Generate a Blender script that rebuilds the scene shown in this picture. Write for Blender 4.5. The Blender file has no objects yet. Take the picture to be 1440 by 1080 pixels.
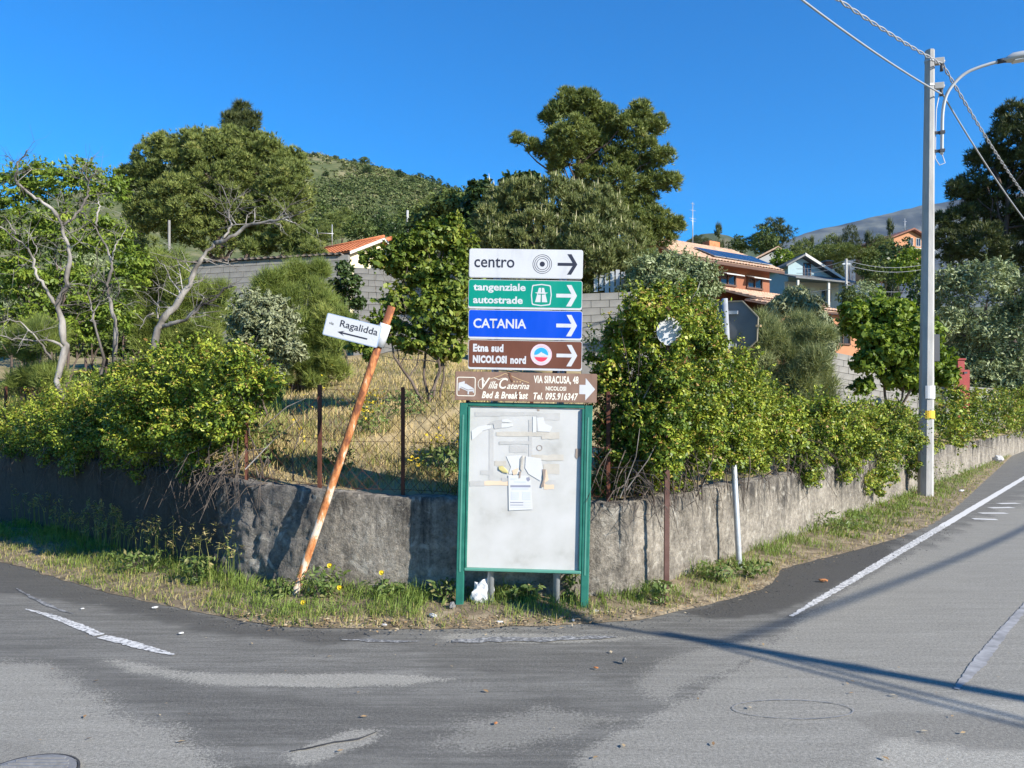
import bpy, bmesh, math, random
import numpy as np
from mathutils import Vector, Matrix, Euler, noise as mnoise

scene = bpy.context.scene
col = scene.collection
random.seed(11)
R8 = math.radians
F, CX, HY, EYE = 1080.0, 720.0, 590.0, 1.6        # focal length, centre and horizon (photo pixels), eye height

# ------------------------------------------------------------------ camera
cam_d = bpy.data.cameras.new('camera')
cam_d.sensor_width = 36.0
cam_d.lens = 27.0
cam_d.shift_y = 50.0 / 1440.0
cam_d.clip_start = 0.1
cam_d.clip_end = 30000.0
cam = bpy.data.objects.new('camera', cam_d)
cam.location = (0, 0, EYE)
cam.rotation_euler = (R8(90), 0, 0)
col.objects.link(cam)
scene.camera = cam

# ------------------------------------------------------------------ daylight
SUN_EL = R8(28)
SUN_XY = Vector((0.80, -0.60)).normalized()        # horizontal direction towards the sun (right, behind the viewer)
world = bpy.data.worlds.new('World')
scene.world = world
world.use_nodes = True
wn = world.node_tree
wn.nodes.clear()
sky = wn.nodes.new('ShaderNodeTexSky')
sky.sky_type = 'NISHITA'
sky.sun_disc = False
sky.sun_elevation = SUN_EL
sky.sun_rotation = math.atan2(SUN_XY.x, SUN_XY.y)
sky.altitude = 700
sky.air_density = 1.0
sky.dust_density = 0.15
sky.ozone_density = 2.2
hsv = wn.nodes.new('ShaderNodeHueSaturation')
hsv.inputs['Saturation'].default_value = 2.1
hsv.inputs['Value'].default_value = 1.04
hsv.inputs['Hue'].default_value = 0.508
bg = wn.nodes.new('ShaderNodeBackground')
bg.inputs['Strength'].default_value = 0.115
wo = wn.nodes.new('ShaderNodeOutputWorld')
wn.links.new(sky.outputs[0], hsv.inputs['Color'])
wn.links.new(hsv.outputs[0], bg.inputs[0])
wn.links.new(bg.outputs[0], wo.inputs[0])

sun_d = bpy.data.lights.new('sun', 'SUN')
sun_d.energy = 5.0
sun_d.angle = R8(0.28)
sun_d.color = (1.0, 0.93, 0.82)
sun = bpy.data.objects.new('sun', sun_d)
sdir = Vector((-SUN_XY.x * math.cos(SUN_EL), -SUN_XY.y * math.cos(SUN_EL), -math.sin(SUN_EL)))
sun.rotation_euler = sdir.to_track_quat('-Z', 'Y').to_euler()
sun.location = (20, -20, 30)
col.objects.link(sun)

scene.view_settings.view_transform = 'Standard'
scene.view_settings.look = 'None'
scene.view_settings.exposure = 0.95
scene.view_settings.gamma = 1.0
scene.view_settings.use_curve_mapping = False
scene.render.engine = 'CYCLES'
scene.cycles.max_bounces = 6
scene.cycles.diffuse_bounces = 3
scene.cycles.transmission_bounces = 3
scene.cycles.transparent_max_bounces = 4
scene.cycles.volume_bounces = 0

# ------------------------------------------------------------------ measuring helpers
def at(px, py, Y):
    return Vector(((px - CX) / F * Y, Y, EYE + (HY - py) / F * Y))

def gnd(px, py, z=0.0):
    Y = F * (EYE - z) / (py - HY)
    return Vector(((px - CX) / F * Y, Y, z))

# ------------------------------------------------------------------ object helpers
def tag(o, label=None, cat=None, group=None, kind=None):
    if label: o['label'] = label
    if cat: o['category'] = cat
    if group: o['group'] = group
    if kind: o['kind'] = kind
    return o

def thing(name, label, cat, loc=(0, 0, 0), group=None, rot=(0, 0, 0)):
    o = bpy.data.objects.new(name, None)
    o.empty_display_size = 0.2
    o.location = loc
    o.rotation_euler = rot
    col.objects.link(o)
    return tag(o, label, cat, group)

def world_matrix(o):
    m = Matrix.Identity(4)
    while o is not None:
        m = Matrix.LocRotScale(o.location, o.rotation_euler, o.scale) @ m
        o = o.parent
    return m

def link(name, me, mat=None, parent=None, loc=None):
    o = bpy.data.objects.new(name, me)
    if mat is not None:
        me.materials.clear()
        me.materials.append(mat)
    col.objects.link(o)
    if parent is not None:
        o.parent = parent
    if loc is not None:
        o.location = loc
    return o

def kids(o):
    return [c for c in bpy.data.objects if c.parent == o]

def copy_tree(o, loc=None, rz=None, sc=None, label=None, children=None):
    r = o.copy(); col.objects.link(r)
    if loc is not None: r.location = loc
    if rz is not None: r.rotation_euler = (0, 0, rz)
    if sc is not None: r.scale = sc if hasattr(sc, '__len__') else (sc, sc, sc)
    if label: r['label'] = label
    for ch in (children if children is not None else kids(o)):
        c = ch.copy(); col.objects.link(c); c.parent = r
    return r

def mesh_np(name, V, faces, mats=(), tint=None, smooth=False):
    """mesh from numpy arrays: V (n,3), faces (m,k)"""
    me = bpy.data.meshes.new(name)
    V = np.ascontiguousarray(V, dtype=np.float32)
    faces = np.ascontiguousarray(faces, dtype=np.int32)
    m, k = faces.shape
    me.vertices.add(len(V)); me.vertices.foreach_set('co', V.ravel())
    me.loops.add(m * k); me.loops.foreach_set('vertex_index', faces.ravel())
    me.polygons.add(m)
    me.polygons.foreach_set('loop_start', np.arange(0, m * k, k, dtype=np.int32))
    if smooth:
        me.polygons.foreach_set('use_smooth', np.ones(m, dtype=bool))
    me.update(calc_edges=True)
    if tint is not None:
        a = me.attributes.new('tint', 'FLOAT', 'FACE')
        a.data.foreach_set('value', np.ascontiguousarray(tint, dtype=np.float32))
    for t in mats: me.materials.append(t)
    return me

class MB:
    """collects simple solids in world space; build() makes ONE mesh object"""
    def __init__(s):
        s.v = []; s.f = []; s.sm = []
    def add(s, verts, faces, smooth=False):
        b = len(s.v)
        s.v += [tuple(v) for v in verts]
        s.f += [tuple(b + i for i in f) for f in faces]
        s.sm += [smooth] * len(faces)
        return s
    def box(s, c, size, rot=None, bev=0.0):
        hx, hy, hz = size[0] / 2, size[1] / 2, size[2] / 2
        M = rot if rot is not None else Matrix.Identity(3)
        c = Vector(c)
        if bev <= 0:
            vs = [c + M @ Vector((x * hx, y * hy, z * hz)) for x in (-1, 1) for y in (-1, 1) for z in (-1, 1)]
            return s.add(vs, [(0, 1, 3, 2), (4, 6, 7, 5), (0, 4, 5, 1), (2, 3, 7, 6), (0, 2, 6, 4), (1, 5, 7, 3)])
        b = bev
        bm = bmesh.new()
        bmesh.ops.create_cube(bm, size=1.0)
        for v in bm.verts: v.co = Vector((v.co.x * size[0], v.co.y * size[1], v.co.z * size[2]))
        bmesh.ops.bevel(bm, geom=bm.edges[:], offset=b, segments=1, affect='EDGES')
        bm.verts.ensure_lookup_table()
        s.add([c + M @ v.co for v in bm.verts], [[v.index for v in f.verts] for f in bm.faces])
        bm.free()
        return s
    def tube(s, pts, rad, n=8, smooth=True, cap=True):
        pts = [Vector(p) for p in pts]
        if not hasattr(rad, '__len__'): rad = [rad] * len(pts)
        rings = []
        up = None
        for i, p in enumerate(pts):
            d = (pts[min(i + 1, len(pts) - 1)] - pts[max(i - 1, 0)])
            if d.length < 1e-9: d = Vector((0, 0, 1))
            d.normalize()
            if up is None:
                up = Vector((0, 0, 1)) if abs(d.z) < 0.9 else Vector((0, 1, 0))
            x = up - d * up.dot(d)
            if x.length < 1e-6: x = d.orthogonal()
            x.normalize(); y = d.cross(x); up = x
            rings.append([p + (x * math.cos(2 * math.pi * k / n) + y * math.sin(2 * math.pi * k / n)) * rad[i] for k in range(n)])
        vs = [v for r in rings for v in r]
        fs = []
        for i in range(len(pts) - 1):
            for k in range(n):
                a = i * n + k; b = i * n + (k + 1) % n
                fs.append((a, b, b + n, a + n))
        if cap:
            fs.append(tuple(reversed(range(n))))
            fs.append(tuple(range((len(pts) - 1) * n, len(pts) * n)))
        return s.add(vs, fs, smooth)
    def prism(s, poly, vec):
        """closed 3-D polygon extruded along vec"""
        poly = [Vector(p) for p in poly]; vec = Vector(vec); n = len(poly)
        vs = poly + [p + vec for p in poly]
        fs = [tuple(range(n)), tuple(reversed(range(n, 2 * n)))]
        fs += [(i, i + n, (i + 1) % n + n, (i + 1) % n) for i in range(n)]
        return s.add(vs, fs)
    def mesh(s, name, org=None):
        me = bpy.data.meshes.new(name)
        vs = s.v if org is None else [org @ Vector(v) for v in s.v]
        me.from_pydata([tuple(v) for v in vs], [], s.f)
        me.polygons.foreach_set('use_smooth', s.sm)
        me.update()
        return me
    def build(s, name, mat, parent=None, local=False, label=None):
        org = None
        if parent is not None and not local:
            org = world_matrix(parent).inverted()
        me = s.mesh(name, org)
        bm = bmesh.new(); bm.from_mesh(me)
        bmesh.ops.recalc_face_normals(bm, faces=bm.faces[:])
        bm.to_mesh(me); bm.free()
        o = link(name, me, mat, parent)
        if label: o['label'] = label
        return o

# ------------------------------------------------------------------ materials
def nodes_of(name):
    m = bpy.data.materials.new(name)
    m.use_nodes = True
    nt = m.node_tree
    b = nt.nodes['Principled BSDF']
    return m, nt, b

def ramp_node(nt, stops):
    r = nt.nodes.new('ShaderNodeValToRGB')
    e = r.color_ramp.elements
    while len(e) > 1: e.remove(e[0])
    for i, (p, c) in enumerate(stops):
        el = e[0] if i == 0 else e.new(p)
        el.position = p
        el.color = (c[0], c[1], c[2], 1) if hasattr(c, '__len__') else (c, c, c, 1)
    return r

def coords(nt, scale=(1, 1, 1)):
    tc = nt.nodes.new('ShaderNodeTexCoord')
    mp = nt.nodes.new('ShaderNodeMapping')
    mp.inputs['Scale'].default_value = scale
    nt.links.new(tc.outputs['Object'], mp.inputs[0])
    return mp.outputs[0]

def noise_tex(nt, co, scale, detail=5, rough=0.55, dist=0.0):
    n = nt.nodes.new('ShaderNodeTexNoise')
    n.inputs['Scale'].default_value = scale
    n.inputs['Detail'].default_value = detail
    n.inputs['Roughness'].default_value = rough
    n.inputs['Distortion'].default_value = dist
    nt.links.new(co, n.inputs['Vector'])
    return n.outputs['Fac']

def mix_col(nt, fac, a, b, mode='MIX'):
    n = nt.nodes.new('ShaderNodeMix')
    n.data_type = 'RGBA'; n.blend_type = mode
    for sock, v in ((n.inputs[0], fac), (n.inputs[6], a), (n.inputs[7], b)):
        if hasattr(v, 'is_linked'): nt.links.new(v, sock)
        elif hasattr(v, '__len__'): sock.default_value = (v[0], v[1], v[2], 1)
        else: sock.default_value = v
    return n.outputs[2]

def math_n(nt, op, a, b=None, clamp=False):
    n = nt.nodes.new('ShaderNodeMath'); n.operation = op; n.use_clamp = clamp
    for i, v in enumerate((a, b)):
        if v is None: continue
        if hasattr(v, 'is_linked'): nt.links.new(v, n.inputs[i])
        else: n.inputs[i].default_value = v
    return n.outputs[0]

def bump(nt, b, h, strength=0.3, dist=0.02):
    n = nt.nodes.new('ShaderNodeBump')
    n.inputs['Strength'].default_value = strength
    n.inputs['Distance'].default_value = dist
    nt.links.new(h, n.inputs['Height'])
    nt.links.new(n.outputs[0], b.inputs['Normal'])

def attr(nt, name):
    a = nt.nodes.new('ShaderNodeAttribute'); a.attribute_name = name
    return a.outputs['Fac']

def noisy(name, stops, scale=4, rough=0.8, bmp=0.0, bscale=None, stretch=(1, 1, 1), metal=0.0, spec=0.3, detail=6, bdist=0.01):
    m, nt, b = nodes_of(name)
    co = coords(nt, stretch)
    f = noise_tex(nt, co, scale, detail)
    r = ramp_node(nt, stops); nt.links.new(f, r.inputs[0])
    nt.links.new(r.outputs[0], b.inputs['Base Color'])
    b.inputs['Roughness'].default_value = rough
    b.inputs['Metallic'].default_value = metal
    b.inputs['Specular IOR Level'].default_value = spec
    if bmp:
        h = noise_tex(nt, co, bscale or scale * 4, 6)
        bump(nt, b, h, bmp, bdist)
    return m

def paint(name, c, rough=0.5, var=0.12, scale=6, metal=0.0, spec=0.4):
    c2 = [x * (1 - var) for x in c]; c1 = [min(1, x * (1 + var * 0.5)) for x in c]
    return noisy(name, [(0.3, c2), (0.7, c1)], scale, rough, 0, metal=metal, spec=spec)

def leaf_mat(name, stops, trans=0.3, rough=0.5, spec=0.35):
    m = bpy.data.materials.new(name); m.use_nodes = True
    nt = m.node_tree
    b = nt.nodes['Principled BSDF']
    out = nt.nodes['Material Output']
    r = ramp_node(nt, stops)
    nt.links.new(attr(nt, 'tint'), r.inputs[0])
    nt.links.new(r.outputs[0], b.inputs['Base Color'])
    b.inputs['Roughness'].default_value = rough
    b.inputs['Specular IOR Level'].default_value = spec
    if trans > 0:
        t = nt.nodes.new('ShaderNodeBsdfTranslucent')
        cc = mix_col(nt, 0.6, r.outputs[0], (1.0, 1.0, 0.35), 'MULTIPLY')
        nt.links.new(cc, t.inputs['Color'])
        mx = nt.nodes.new('ShaderNodeMixShader')
        mx.inputs[0].default_value = trans
        nt.links.new(b.outputs[0], mx.inputs[1]); nt.links.new(t.outputs[0], mx.inputs[2])
        nt.links.new(mx.outputs[0], out.inputs['Surface'])
    return m

# ------------------------------------------------------------------ foliage helpers
def unit(a):
    return a / np.maximum(np.linalg.norm(a, axis=1, keepdims=True), 1e-9)

def rdirs(rng, n):
    return unit(rng.normal(size=(n, 3)))

def lumps(rng, prim, per=14, rr=(0.28, 0.5), shell=(0.55, 0.95), squash=0.8, keep=0.62):
    """split primary masses (cx,cy,cz,r) into many small leaf clumps standing out from their surfaces"""
    C, Rr, O = [], [], []
    P = np.array(prim, dtype=float)
    for (x, y, z, r) in P:
        d = rdirs(rng, per)
        rad = r * rng.uniform(shell[0], shell[1], per)[:, None]
        c = np.array([x, y, z]) + d * rad * np.array([1, 1, squash])
        ok = np.ones(per, bool)
        for (x2, y2, z2, r2) in P:
            q = np.linalg.norm((c - (x2, y2, z2)) / np.array([1, 1, squash]), axis=1)
            ok &= q > r2 * keep * 0.8
        C.append(c[ok]); O.append(d[ok]); Rr.append(r * rng.uniform(rr[0], rr[1], per)[ok])
    return np.vstack(C), np.concatenate(Rr), np.vstack(O)

def scatter(rng, C, Rr, n, low=-0.35, flat=0.75, inner=0.5):
    w = Rr ** 2
    idx = rng.choice(len(C), n, p=w / w.sum())
    d = rdirs(rng, n)
    flip = (d[:, 2] < low) & (rng.random(n) < 0.8)
    d[flip, 2] *= -1
    rad = Rr[idx] * (inner + (1 - inner) * np.sqrt(rng.random(n)))
    P = C[idx] + d * rad[:, None] * np.array([1, 1, flat])
    return P, d, idx

def fill_scatter(rng, prim, n, inner=0.7, flat=0.95, low=-0.6, k=1.0):
    """leaves through the main masses, their surface broken up by bumps and hollows"""
    pa = np.array(prim, float)
    w = pa[:, 3] ** 2
    idx = rng.choice(len(pa), n, p=w / w.sum())
    d = rdirs(rng, n)
    flip = (d[:, 2] < low) & (rng.random(n) < 0.7); d[flip, 2] *= -1
    ph = idx * 1.7
    q = d * 3.2
    bumpy = 0.84 + 0.30 * np.sin(q[:, 0] * 1.3 + ph) * np.sin(q[:, 1] * 1.7 + 2 * ph) + 0.22 * np.sin(q[:, 2] * 2.3 + q[:, 0] * 2.1 + ph * 3)
    rad = k * pa[idx, 3] * np.clip(bumpy, 0.35, 1.25) * (inner + (1 - inner) * np.sqrt(rng.random(n)))
    return pa[idx, :3] + d * rad[:, None] * np.array([1, 1, flat]), d, idx

def sprays(rng, prim, m, lo=0.25, hi=0.75, per=9, upw=0.7, back=0.75):
    """young shoots standing out of the masses, leaves set along them"""
    pa = np.array(prim, float)
    w = pa[:, 3] ** 2
    idx = rng.choice(len(pa), m, p=w / w.sum())
    d = rdirs(rng, m); neg = d[:, 2] < -0.25; d[neg, 2] *= -1
    A = unit(d + np.array([0, 0, upw]) + rng.normal(size=(m, 3)) * 0.35)
    L = rng.uniform(lo, hi, m) * pa[idx, 3]
    S0 = pa[idx, :3] + d * (pa[idx, 3] * rng.uniform(back, 0.98, m))[:, None]
    t = np.tile(np.linspace(0.05, 1, per), m)
    P = np.repeat(S0, per, 0) + np.repeat(A * L[:, None], per, 0) * t[:, None]
    P[:, 2] -= np.repeat(L, per) * 0.22 * t ** 2
    D = unit(np.repeat(A, per, 0) * 0.3 + rng.normal(size=(m * per, 3)))
    return P, D, np.repeat(idx, per), S0, S0 + A * L[:, None]

def leaf_mesh(rng, name, P, d, idx, L, W, mat, up=0.5, spread=0.8, droop=0.2, tint=None, fold=0.15, org=(0, 0, 0)):
    n = len(P)
    N = unit(d * 0.75 + np.array([0, 0, up * 0.45]) + rng.normal(size=(n, 3)) * spread * 0.6)
    A = rng.normal(size=(n, 3)) + d * 0.9
    A[:, 2] -= droop * 2
    A = unit(A - N * (A * N).sum(1, keepdims=True))
    S = np.cross(A, N)
    k_ = rng.uniform(0.5, 1.5, n); l = (L * k_ * rng.uniform(0.85, 1.15, n))[:, None]; w = (W * k_ * rng.uniform(0.7, 1.25, n))[:, None]
    V = np.empty((n, 4, 3), np.float32)
    V[:, 0] = P - A * l * 0.5
    V[:, 1] = P + S * w * 0.5 + N * w * fold
    V[:, 2] = P + A * l * 0.5
    V[:, 3] = P - S * w * 0.5 + N * w * fold
    V -= np.array(org, np.float32)
    Fc = np.arange(n * 4).reshape(n, 4)
    if tint is None: tint = rng.random(n)
    return mesh_np(name, V.reshape(-1, 3), Fc, [mat], np.clip(tint, 0, 1))

def needle_mesh(rng, name, P, d, L, W, k, mat, up=0.45, spread=0.75, tint=None, org=(0, 0, 0)):
    n = len(P)
    A0 = unit(d * 0.7 + np.array([0, 0, up]))
    A = unit(np.repeat(A0, k, 0) + rng.normal(size=(n * k, 3)) * spread * 0.65)
    B = np.repeat(P, k, 0)
    S = unit(np.cross(A, rng.normal(size=(n * k, 3))))
    l = (L * rng.uniform(0.6, 1.2, n * k))[:, None]
    V = np.empty((n * k, 3, 3), np.float32)
    V[:, 0] = B - S * W * 0.5; V[:, 1] = B + S * W * 0.5; V[:, 2] = B + A * l
    V -= np.array(org, np.float32)
    if tint is None: tint = rng.random(n)
    t = np.repeat(tint, k) + rng.normal(size=n * k) * 0.08
    return mesh_np(name, V.reshape(-1, 3), np.arange(n * k * 3).reshape(-1, 3), [mat], np.clip(t, 0, 1))

def wiggle(p0, p1, n=5, amp=0.05, rnd=random):
    p0, p1 = Vector(p0), Vector(p1); L = (p1 - p0).length
    out = []
    for i in range(n + 1):
        t = i / n; k = 4 * t * (1 - t) * amp * L
        out.append(p0.lerp(p1, t) + Vector((rnd.uniform(-k, k), rnd.uniform(-k, k), rnd.uniform(-k, k) * 0.5)))
    return out

def px_blobs(lst, Y, rng, jit=0.6):
    """masses measured on the picture at distance Y -> (x,y,z,r) with real depth"""
    out = []
    for b in lst:
        px, py, rp = b[:3]
        r = rp * Y / F
        dy = b[3] if len(b) > 3 else rng.uniform(-jit, jit) * r
        y = Y + dy
        p = at(px, py, y)
        out.append((p.x, p.y, p.z, r * y / Y))
    return out
# ================================================================== MATERIALS USED IN SEVERAL PLACES
M = {}
M['rust'] = noisy('rusty_iron', [(0.3, (0.05, 0.02, 0.014)), (0.55, (0.105, 0.038, 0.022)), (0.75, (0.07, 0.034, 0.028))], 9, 0.85, 0.3, 60)
M['galv'] = noisy('galvanised_steel', [(0.3, (0.34, 0.36, 0.38)), (0.7, (0.48, 0.50, 0.52))], 12, 0.45, 0.05, 40, metal=0.35)
def film(name, c, rough=0.38):
    c2 = [x * 0.84 for x in c]; c3 = [min(1, x * 1.04 + 0.006) for x in c]
    return noisy(name, [(0.30, c2), (0.46, c), (0.70, c3)], 7, rough, 0.04, 18, (1, 1, 0.35), detail=10, bdist=0.004)
M['white_sign'] = film('white_sign_film', (0.505, 0.51, 0.525))
M['black_film'] = paint('black_sign_film', (0.025, 0.025, 0.04), 0.4, 0.1)
M['sign_green'] = film('green_sign_film', (0.0, 0.225, 0.158))
M['sign_blue'] = film('blue_sign_film', (0.0, 0.056, 0.48))
M['sign_brown'] = film('brown_sign_film', (0.130, 0.046, 0.026))
M['faded_brown'] = noisy('faded_brown_sign_film', [(0.28, (0.155, 0.092, 0.066)), (0.42, (0.205, 0.125, 0.09)), (0.7, (0.255, 0.16, 0.118))], 9, 0.55, 0.06, 30, (1, 1, 0.4), detail=10)
M['cream_film'] = paint('cream_sign_film', (0.72, 0.68, 0.58), 0.5, 0.06)
M['tan_film'] = paint('tan_sign_film', (0.55, 0.38, 0.20), 0.5, 0.1)
M['dark_metal'] = paint('dark_grey_metal', (0.05, 0.055, 0.065), 0.5, 0.1)
M['bark'] = noisy('bark', [(0.3, (0.07, 0.05, 0.04)), (0.7, (0.17, 0.135, 0.11))], 9, 0.9, 0.5, 30, (1, 1, 0.3))
M['bark_dark'] = noisy('pine_bark', [(0.3, (0.05, 0.036, 0.03)), (0.7, (0.14, 0.10, 0.085))], 6, 0.9, 0.5, 20, (1, 1, 0.4))
M['dead_wood'] = noisy('bleached_dead_wood', [(0.32, (0.045, 0.036, 0.03)), (0.48, (0.14, 0.125, 0.11)), (0.72, (0.46, 0.43, 0.39))], 3.5, 0.85, 0.4, 30, (1, 1, 0.35))
M['twig'] = noisy('dry_twigs', [(0.35, (0.045, 0.034, 0.028)), (0.7, (0.16, 0.13, 0.105))], 8, 0.9)
M['block'] = noisy('concrete_block', [(0.3, (0.15, 0.144, 0.132)), (0.5, (0.21, 0.202, 0.186)), (0.7, (0.265, 0.255, 0.235))], 1.4, 0.9, 0.3, 40)
M['mortar'] = noisy('grey_mortar', [(0.3, (0.165, 0.158, 0.146)), (0.7, (0.235, 0.225, 0.208))], 3, 0.95, 0.3, 40)

# ================================================================== ROADSIDE WALL LINE
WALL = [(-26, 28.0), (-7.9, 11.9), (-4.2, 8.61), (-3.15, 7.68), (-2.85, 7.40), (-2.5, 7.17), (-1.7, 6.87), (-0.7, 6.64),
        (0.1, 6.56), (0.75, 6.53), (0.98, 6.59), (1.16, 6.77), (7.26, 14.67), (22.3, 34.2), (62.0, 85.7)]
WTOP = [1.6, 1.16, 1.08, 1.06, 1.04, 1.01, 0.95, 0.92, 0.90, 0.885, 0.885, 0.885, 0.90, 0.96, 1.3]
WP = np.array(WALL, float)
WS = np.concatenate([[0], np.cumsum(np.linalg.norm(np.diff(WP, axis=0), axis=1))])

def wall_pos(s):
    """point, unit front normal and top height at length s along the wall"""
    x = np.interp(s, WS, WP[:, 0]); y = np.interp(s, WS, WP[:, 1])
    e = 0.12
    tx = np.interp(s + e, WS, WP[:, 0]) - np.interp(s - e, WS, WP[:, 0])
    ty = np.interp(s + e, WS, WP[:, 1]) - np.interp(s - e, WS, WP[:, 1])
    l = np.hypot(tx, ty); tx, ty = tx / l, ty / l
    return x, y, ty, -tx, np.interp(s, WS, WTOP)

def wall_hit(px):
    """distance Y at which the sight line through picture column px meets the wall"""
    k = (px - CX) / F
    f = WP[:, 0] - k * WP[:, 1]
    for i in range(len(f) - 1):
        if f[i] <= 0 < f[i + 1]:
            t = f[i] / (f[i] - f[i + 1])
            return WP[i, 1] + t * (WP[i + 1, 1] - WP[i, 1])
    return WP[-1, 1]

def behind(X, Y):
    """distance behind (positive) or in front of (negative) the wall line"""
    X = np.asarray(X, float); Y = np.asarray(Y, float)
    best = np.full(X.shape, 1e9); sg = np.ones(X.shape); bs = np.zeros(X.shape)
    for i in range(len(WP) - 1):
        ax, ay = WP[i]; bx, by = WP[i + 1]
        dx, dy = bx - ax, by - ay; L2 = dx * dx + dy * dy
        t = np.clip(((X - ax) * dx + (Y - ay) * dy) / L2, 0, 1)
        qx, qy = X - ax - t * dx, Y - ay - t * dy
        dist = np.hypot(qx, qy)
        c = dx * qy - dy * qx
        m = dist < best - 1e-6
        best = np.where(m, dist, best); sg = np.where(m, np.where(c >= 0, 1, -1), sg)
        bs = np.where(m, WS[i] + t * math.sqrt(L2), bs)
    return best * sg, bs

def vnoise(X, Y, seed=0.0):
    s = 0
    for k, (a, b, p) in enumerate(((1.0, 0.7, 0.3), (-0.6, 1.3, 1.7), (1.9, -1.1, 4.1), (2.7, 2.2, 2.9), (-3.6, 1.5, 0.9))):
        s = s + np.sin(a * X + b * Y + p + seed + 0.9 * np.sin(0.7 * b * X - 0.5 * a * Y + p * 2)) / (1 + 0.6 * k)
    return s / 2.6

def hill_z(X, Y):
    d, s = behind(X, Y)
    d = np.maximum(d, 0)
    base = np.interp(s, WS, WTOP) - 0.12
    z = base + np.interp(d, [0, 60, 200, 400, 3000, 9000], [0, 12, 36, 46, 210, 420])
    z += vnoise(X * 0.9, Y * 0.9) * 0.05 * np.clip(d, 0, 1) + vnoise(X * 0.08, Y * 0.08, 2) * 0.25 * np.clip(d / 20, 0, 1)
    dx = X + 104.0
    sx = np.where(dx < 0, 62.0, 112.0)
    dy = Y - 352.0
    sy = np.where(dy < 0, 95.0, 200.0)
    g = np.exp(-dx ** 2 / (2 * sx ** 2) - dy ** 2 / (2 * sy ** 2))
    z += 76.0 * g + g * (vnoise(X * 0.05, Y * 0.05, 5) * 2.6 + vnoise(X * 0.16, Y * 0.16, 3) * 0.9)
    return z

def hz(x, y):
    return float(hill_z(np.array([x]), np.array([y]))[0])

# ================================================================== GROUND, HILLSIDE, MOUNTAINS
def ground_material():
    m, nt, b = nodes_of('dry_soil_and_grass')
    co = coords(nt)
    f = noise_tex(nt, co, 0.9, 8, 0.65)
    r = ramp_node(nt, [(0.3, (0.12, 0.11, 0.045)), (0.45, (0.24, 0.19, 0.10)), (0.6, (0.38, 0.30, 0.165)), (0.75, (0.33, 0.25, 0.14))])
    nt.links.new(f, r.inputs[0])
    f2 = noise_tex(nt, co, 0.045, 7, 0.7)
    r2 = ramp_node(nt, [(0.35, (0.055, 0.075, 0.03)), (0.5, (0.10, 0.115, 0.05)), (0.64, (0.22, 0.20, 0.11))])
    nt.links.new(f2, r2.inputs[0])
    geo = nt.nodes.new('ShaderNodeNewGeometry')
    sep = nt.nodes.new('ShaderNodeSeparateXYZ'); nt.links.new(geo.outputs['Position'], sep.inputs[0])
    far = math_n(nt, 'MULTIPLY', math_n(nt, 'SUBTRACT', sep.outputs['Y'], 35.0), 0.04, True)
    nt.links.new(mix_col(nt, far, r.outputs[0], r2.outputs[0]), b.inputs['Base Color'])
    b.inputs['Roughness'].default_value = 0.95
    b.inputs['Specular IOR Level'].default_value = 0.1
    bump(nt, b, noise_tex(nt, co, 14, 6), 0.5, 0.03)
    return m
M['soil'] = ground_material()

def make_hillside():
    az = np.concatenate([np.linspace(-72, -40, 34), np.linspace(-39.6, 37.35, 250)])
    k = np.tan(np.radians(az))
    rows = np.concatenate([np.linspace(0, 1, 26)[:-1] ** 1.3 * 8, np.geomspace(8, 9000, 110)])
    base = np.zeros(len(az))
    for i, kk in enumerate(k):
        f = WP[:, 0] - kk * WP[:, 1]
        hit = None
        for j in range(len(f) - 1):
            if f[j] <= 0 < f[j + 1]:
                t = f[j] / (f[j] - f[j + 1]); hit = WP[j, 1] + t * (WP[j + 1, 1] - WP[j, 1]); break
        if hit is None: hit = WP[0, 1] if f[0] > 0 else WP[-1, 1]
        base[i] = hit * 1.0 + 0.10
    Y = base[:, None] + rows[None, :] * (1 + 0 * base[:, None])
    X = Y * k[:, None]
    Z = hill_z(X, Y)
    n, mm = X.shape
    V = np.stack([X, Y, Z], -1).reshape(-1, 3)
    i, j = np.meshgrid(np.arange(n - 1), np.arange(mm - 1), indexing='ij')
    a = (i * mm + j).ravel()
    Fc = np.stack([a, a + mm, a + mm + 1, a + 1], -1)
    me = mesh_np('hillside', V, Fc, [M['soil']], smooth=True)
    return tag(link('hillside', me), kind='structure')
make_hillside()

def ridge_mountain(name, pts, Y, depth, mat, amp, x_pad, seed):
    xs = np.array([(p[0] - CX) / F * Y for p in pts]); zs = np.array([EYE + (HY - p[1]) / F * Y for p in pts])
    X1 = np.linspace(xs[0] - x_pad, xs[-1] + x_pad, 220); Y1 = np.linspace(Y - depth, Y + depth, 80)
    X, Yg = np.meshgrid(X1, Y1, indexing='ij')
    zr = np.interp(X, xs, zs, left=zs[0] * 0.5, right=zs[-1])
    t = np.abs(Yg - Y) / depth
    Z = zr * (1 - t) ** 1.15
    s = 40.0 / depth
    gul = vnoise(X * s * 0.5, Yg * s * 0.12, seed) + 0.5 * vnoise(X * s * 1.3, Yg * s * 0.3, seed + 2)
    Z += amp * gul * np.clip(t * 4, 0.1, 1) * (1 - t)
    Z -= 20
    n, mm = X.shape
    i, j = np.meshgrid(np.arange(n - 1), np.arange(mm - 1), indexing='ij')
    a = (i * mm + j).ravel()
    me = mesh_np(name, np.stack([X, Yg, Z], -1).reshape(-1, 3), np.stack([a, a + mm, a + mm + 1, a + 1], -1), [mat], smooth=True)
    return tag(link(name, me), kind='structure')

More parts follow.
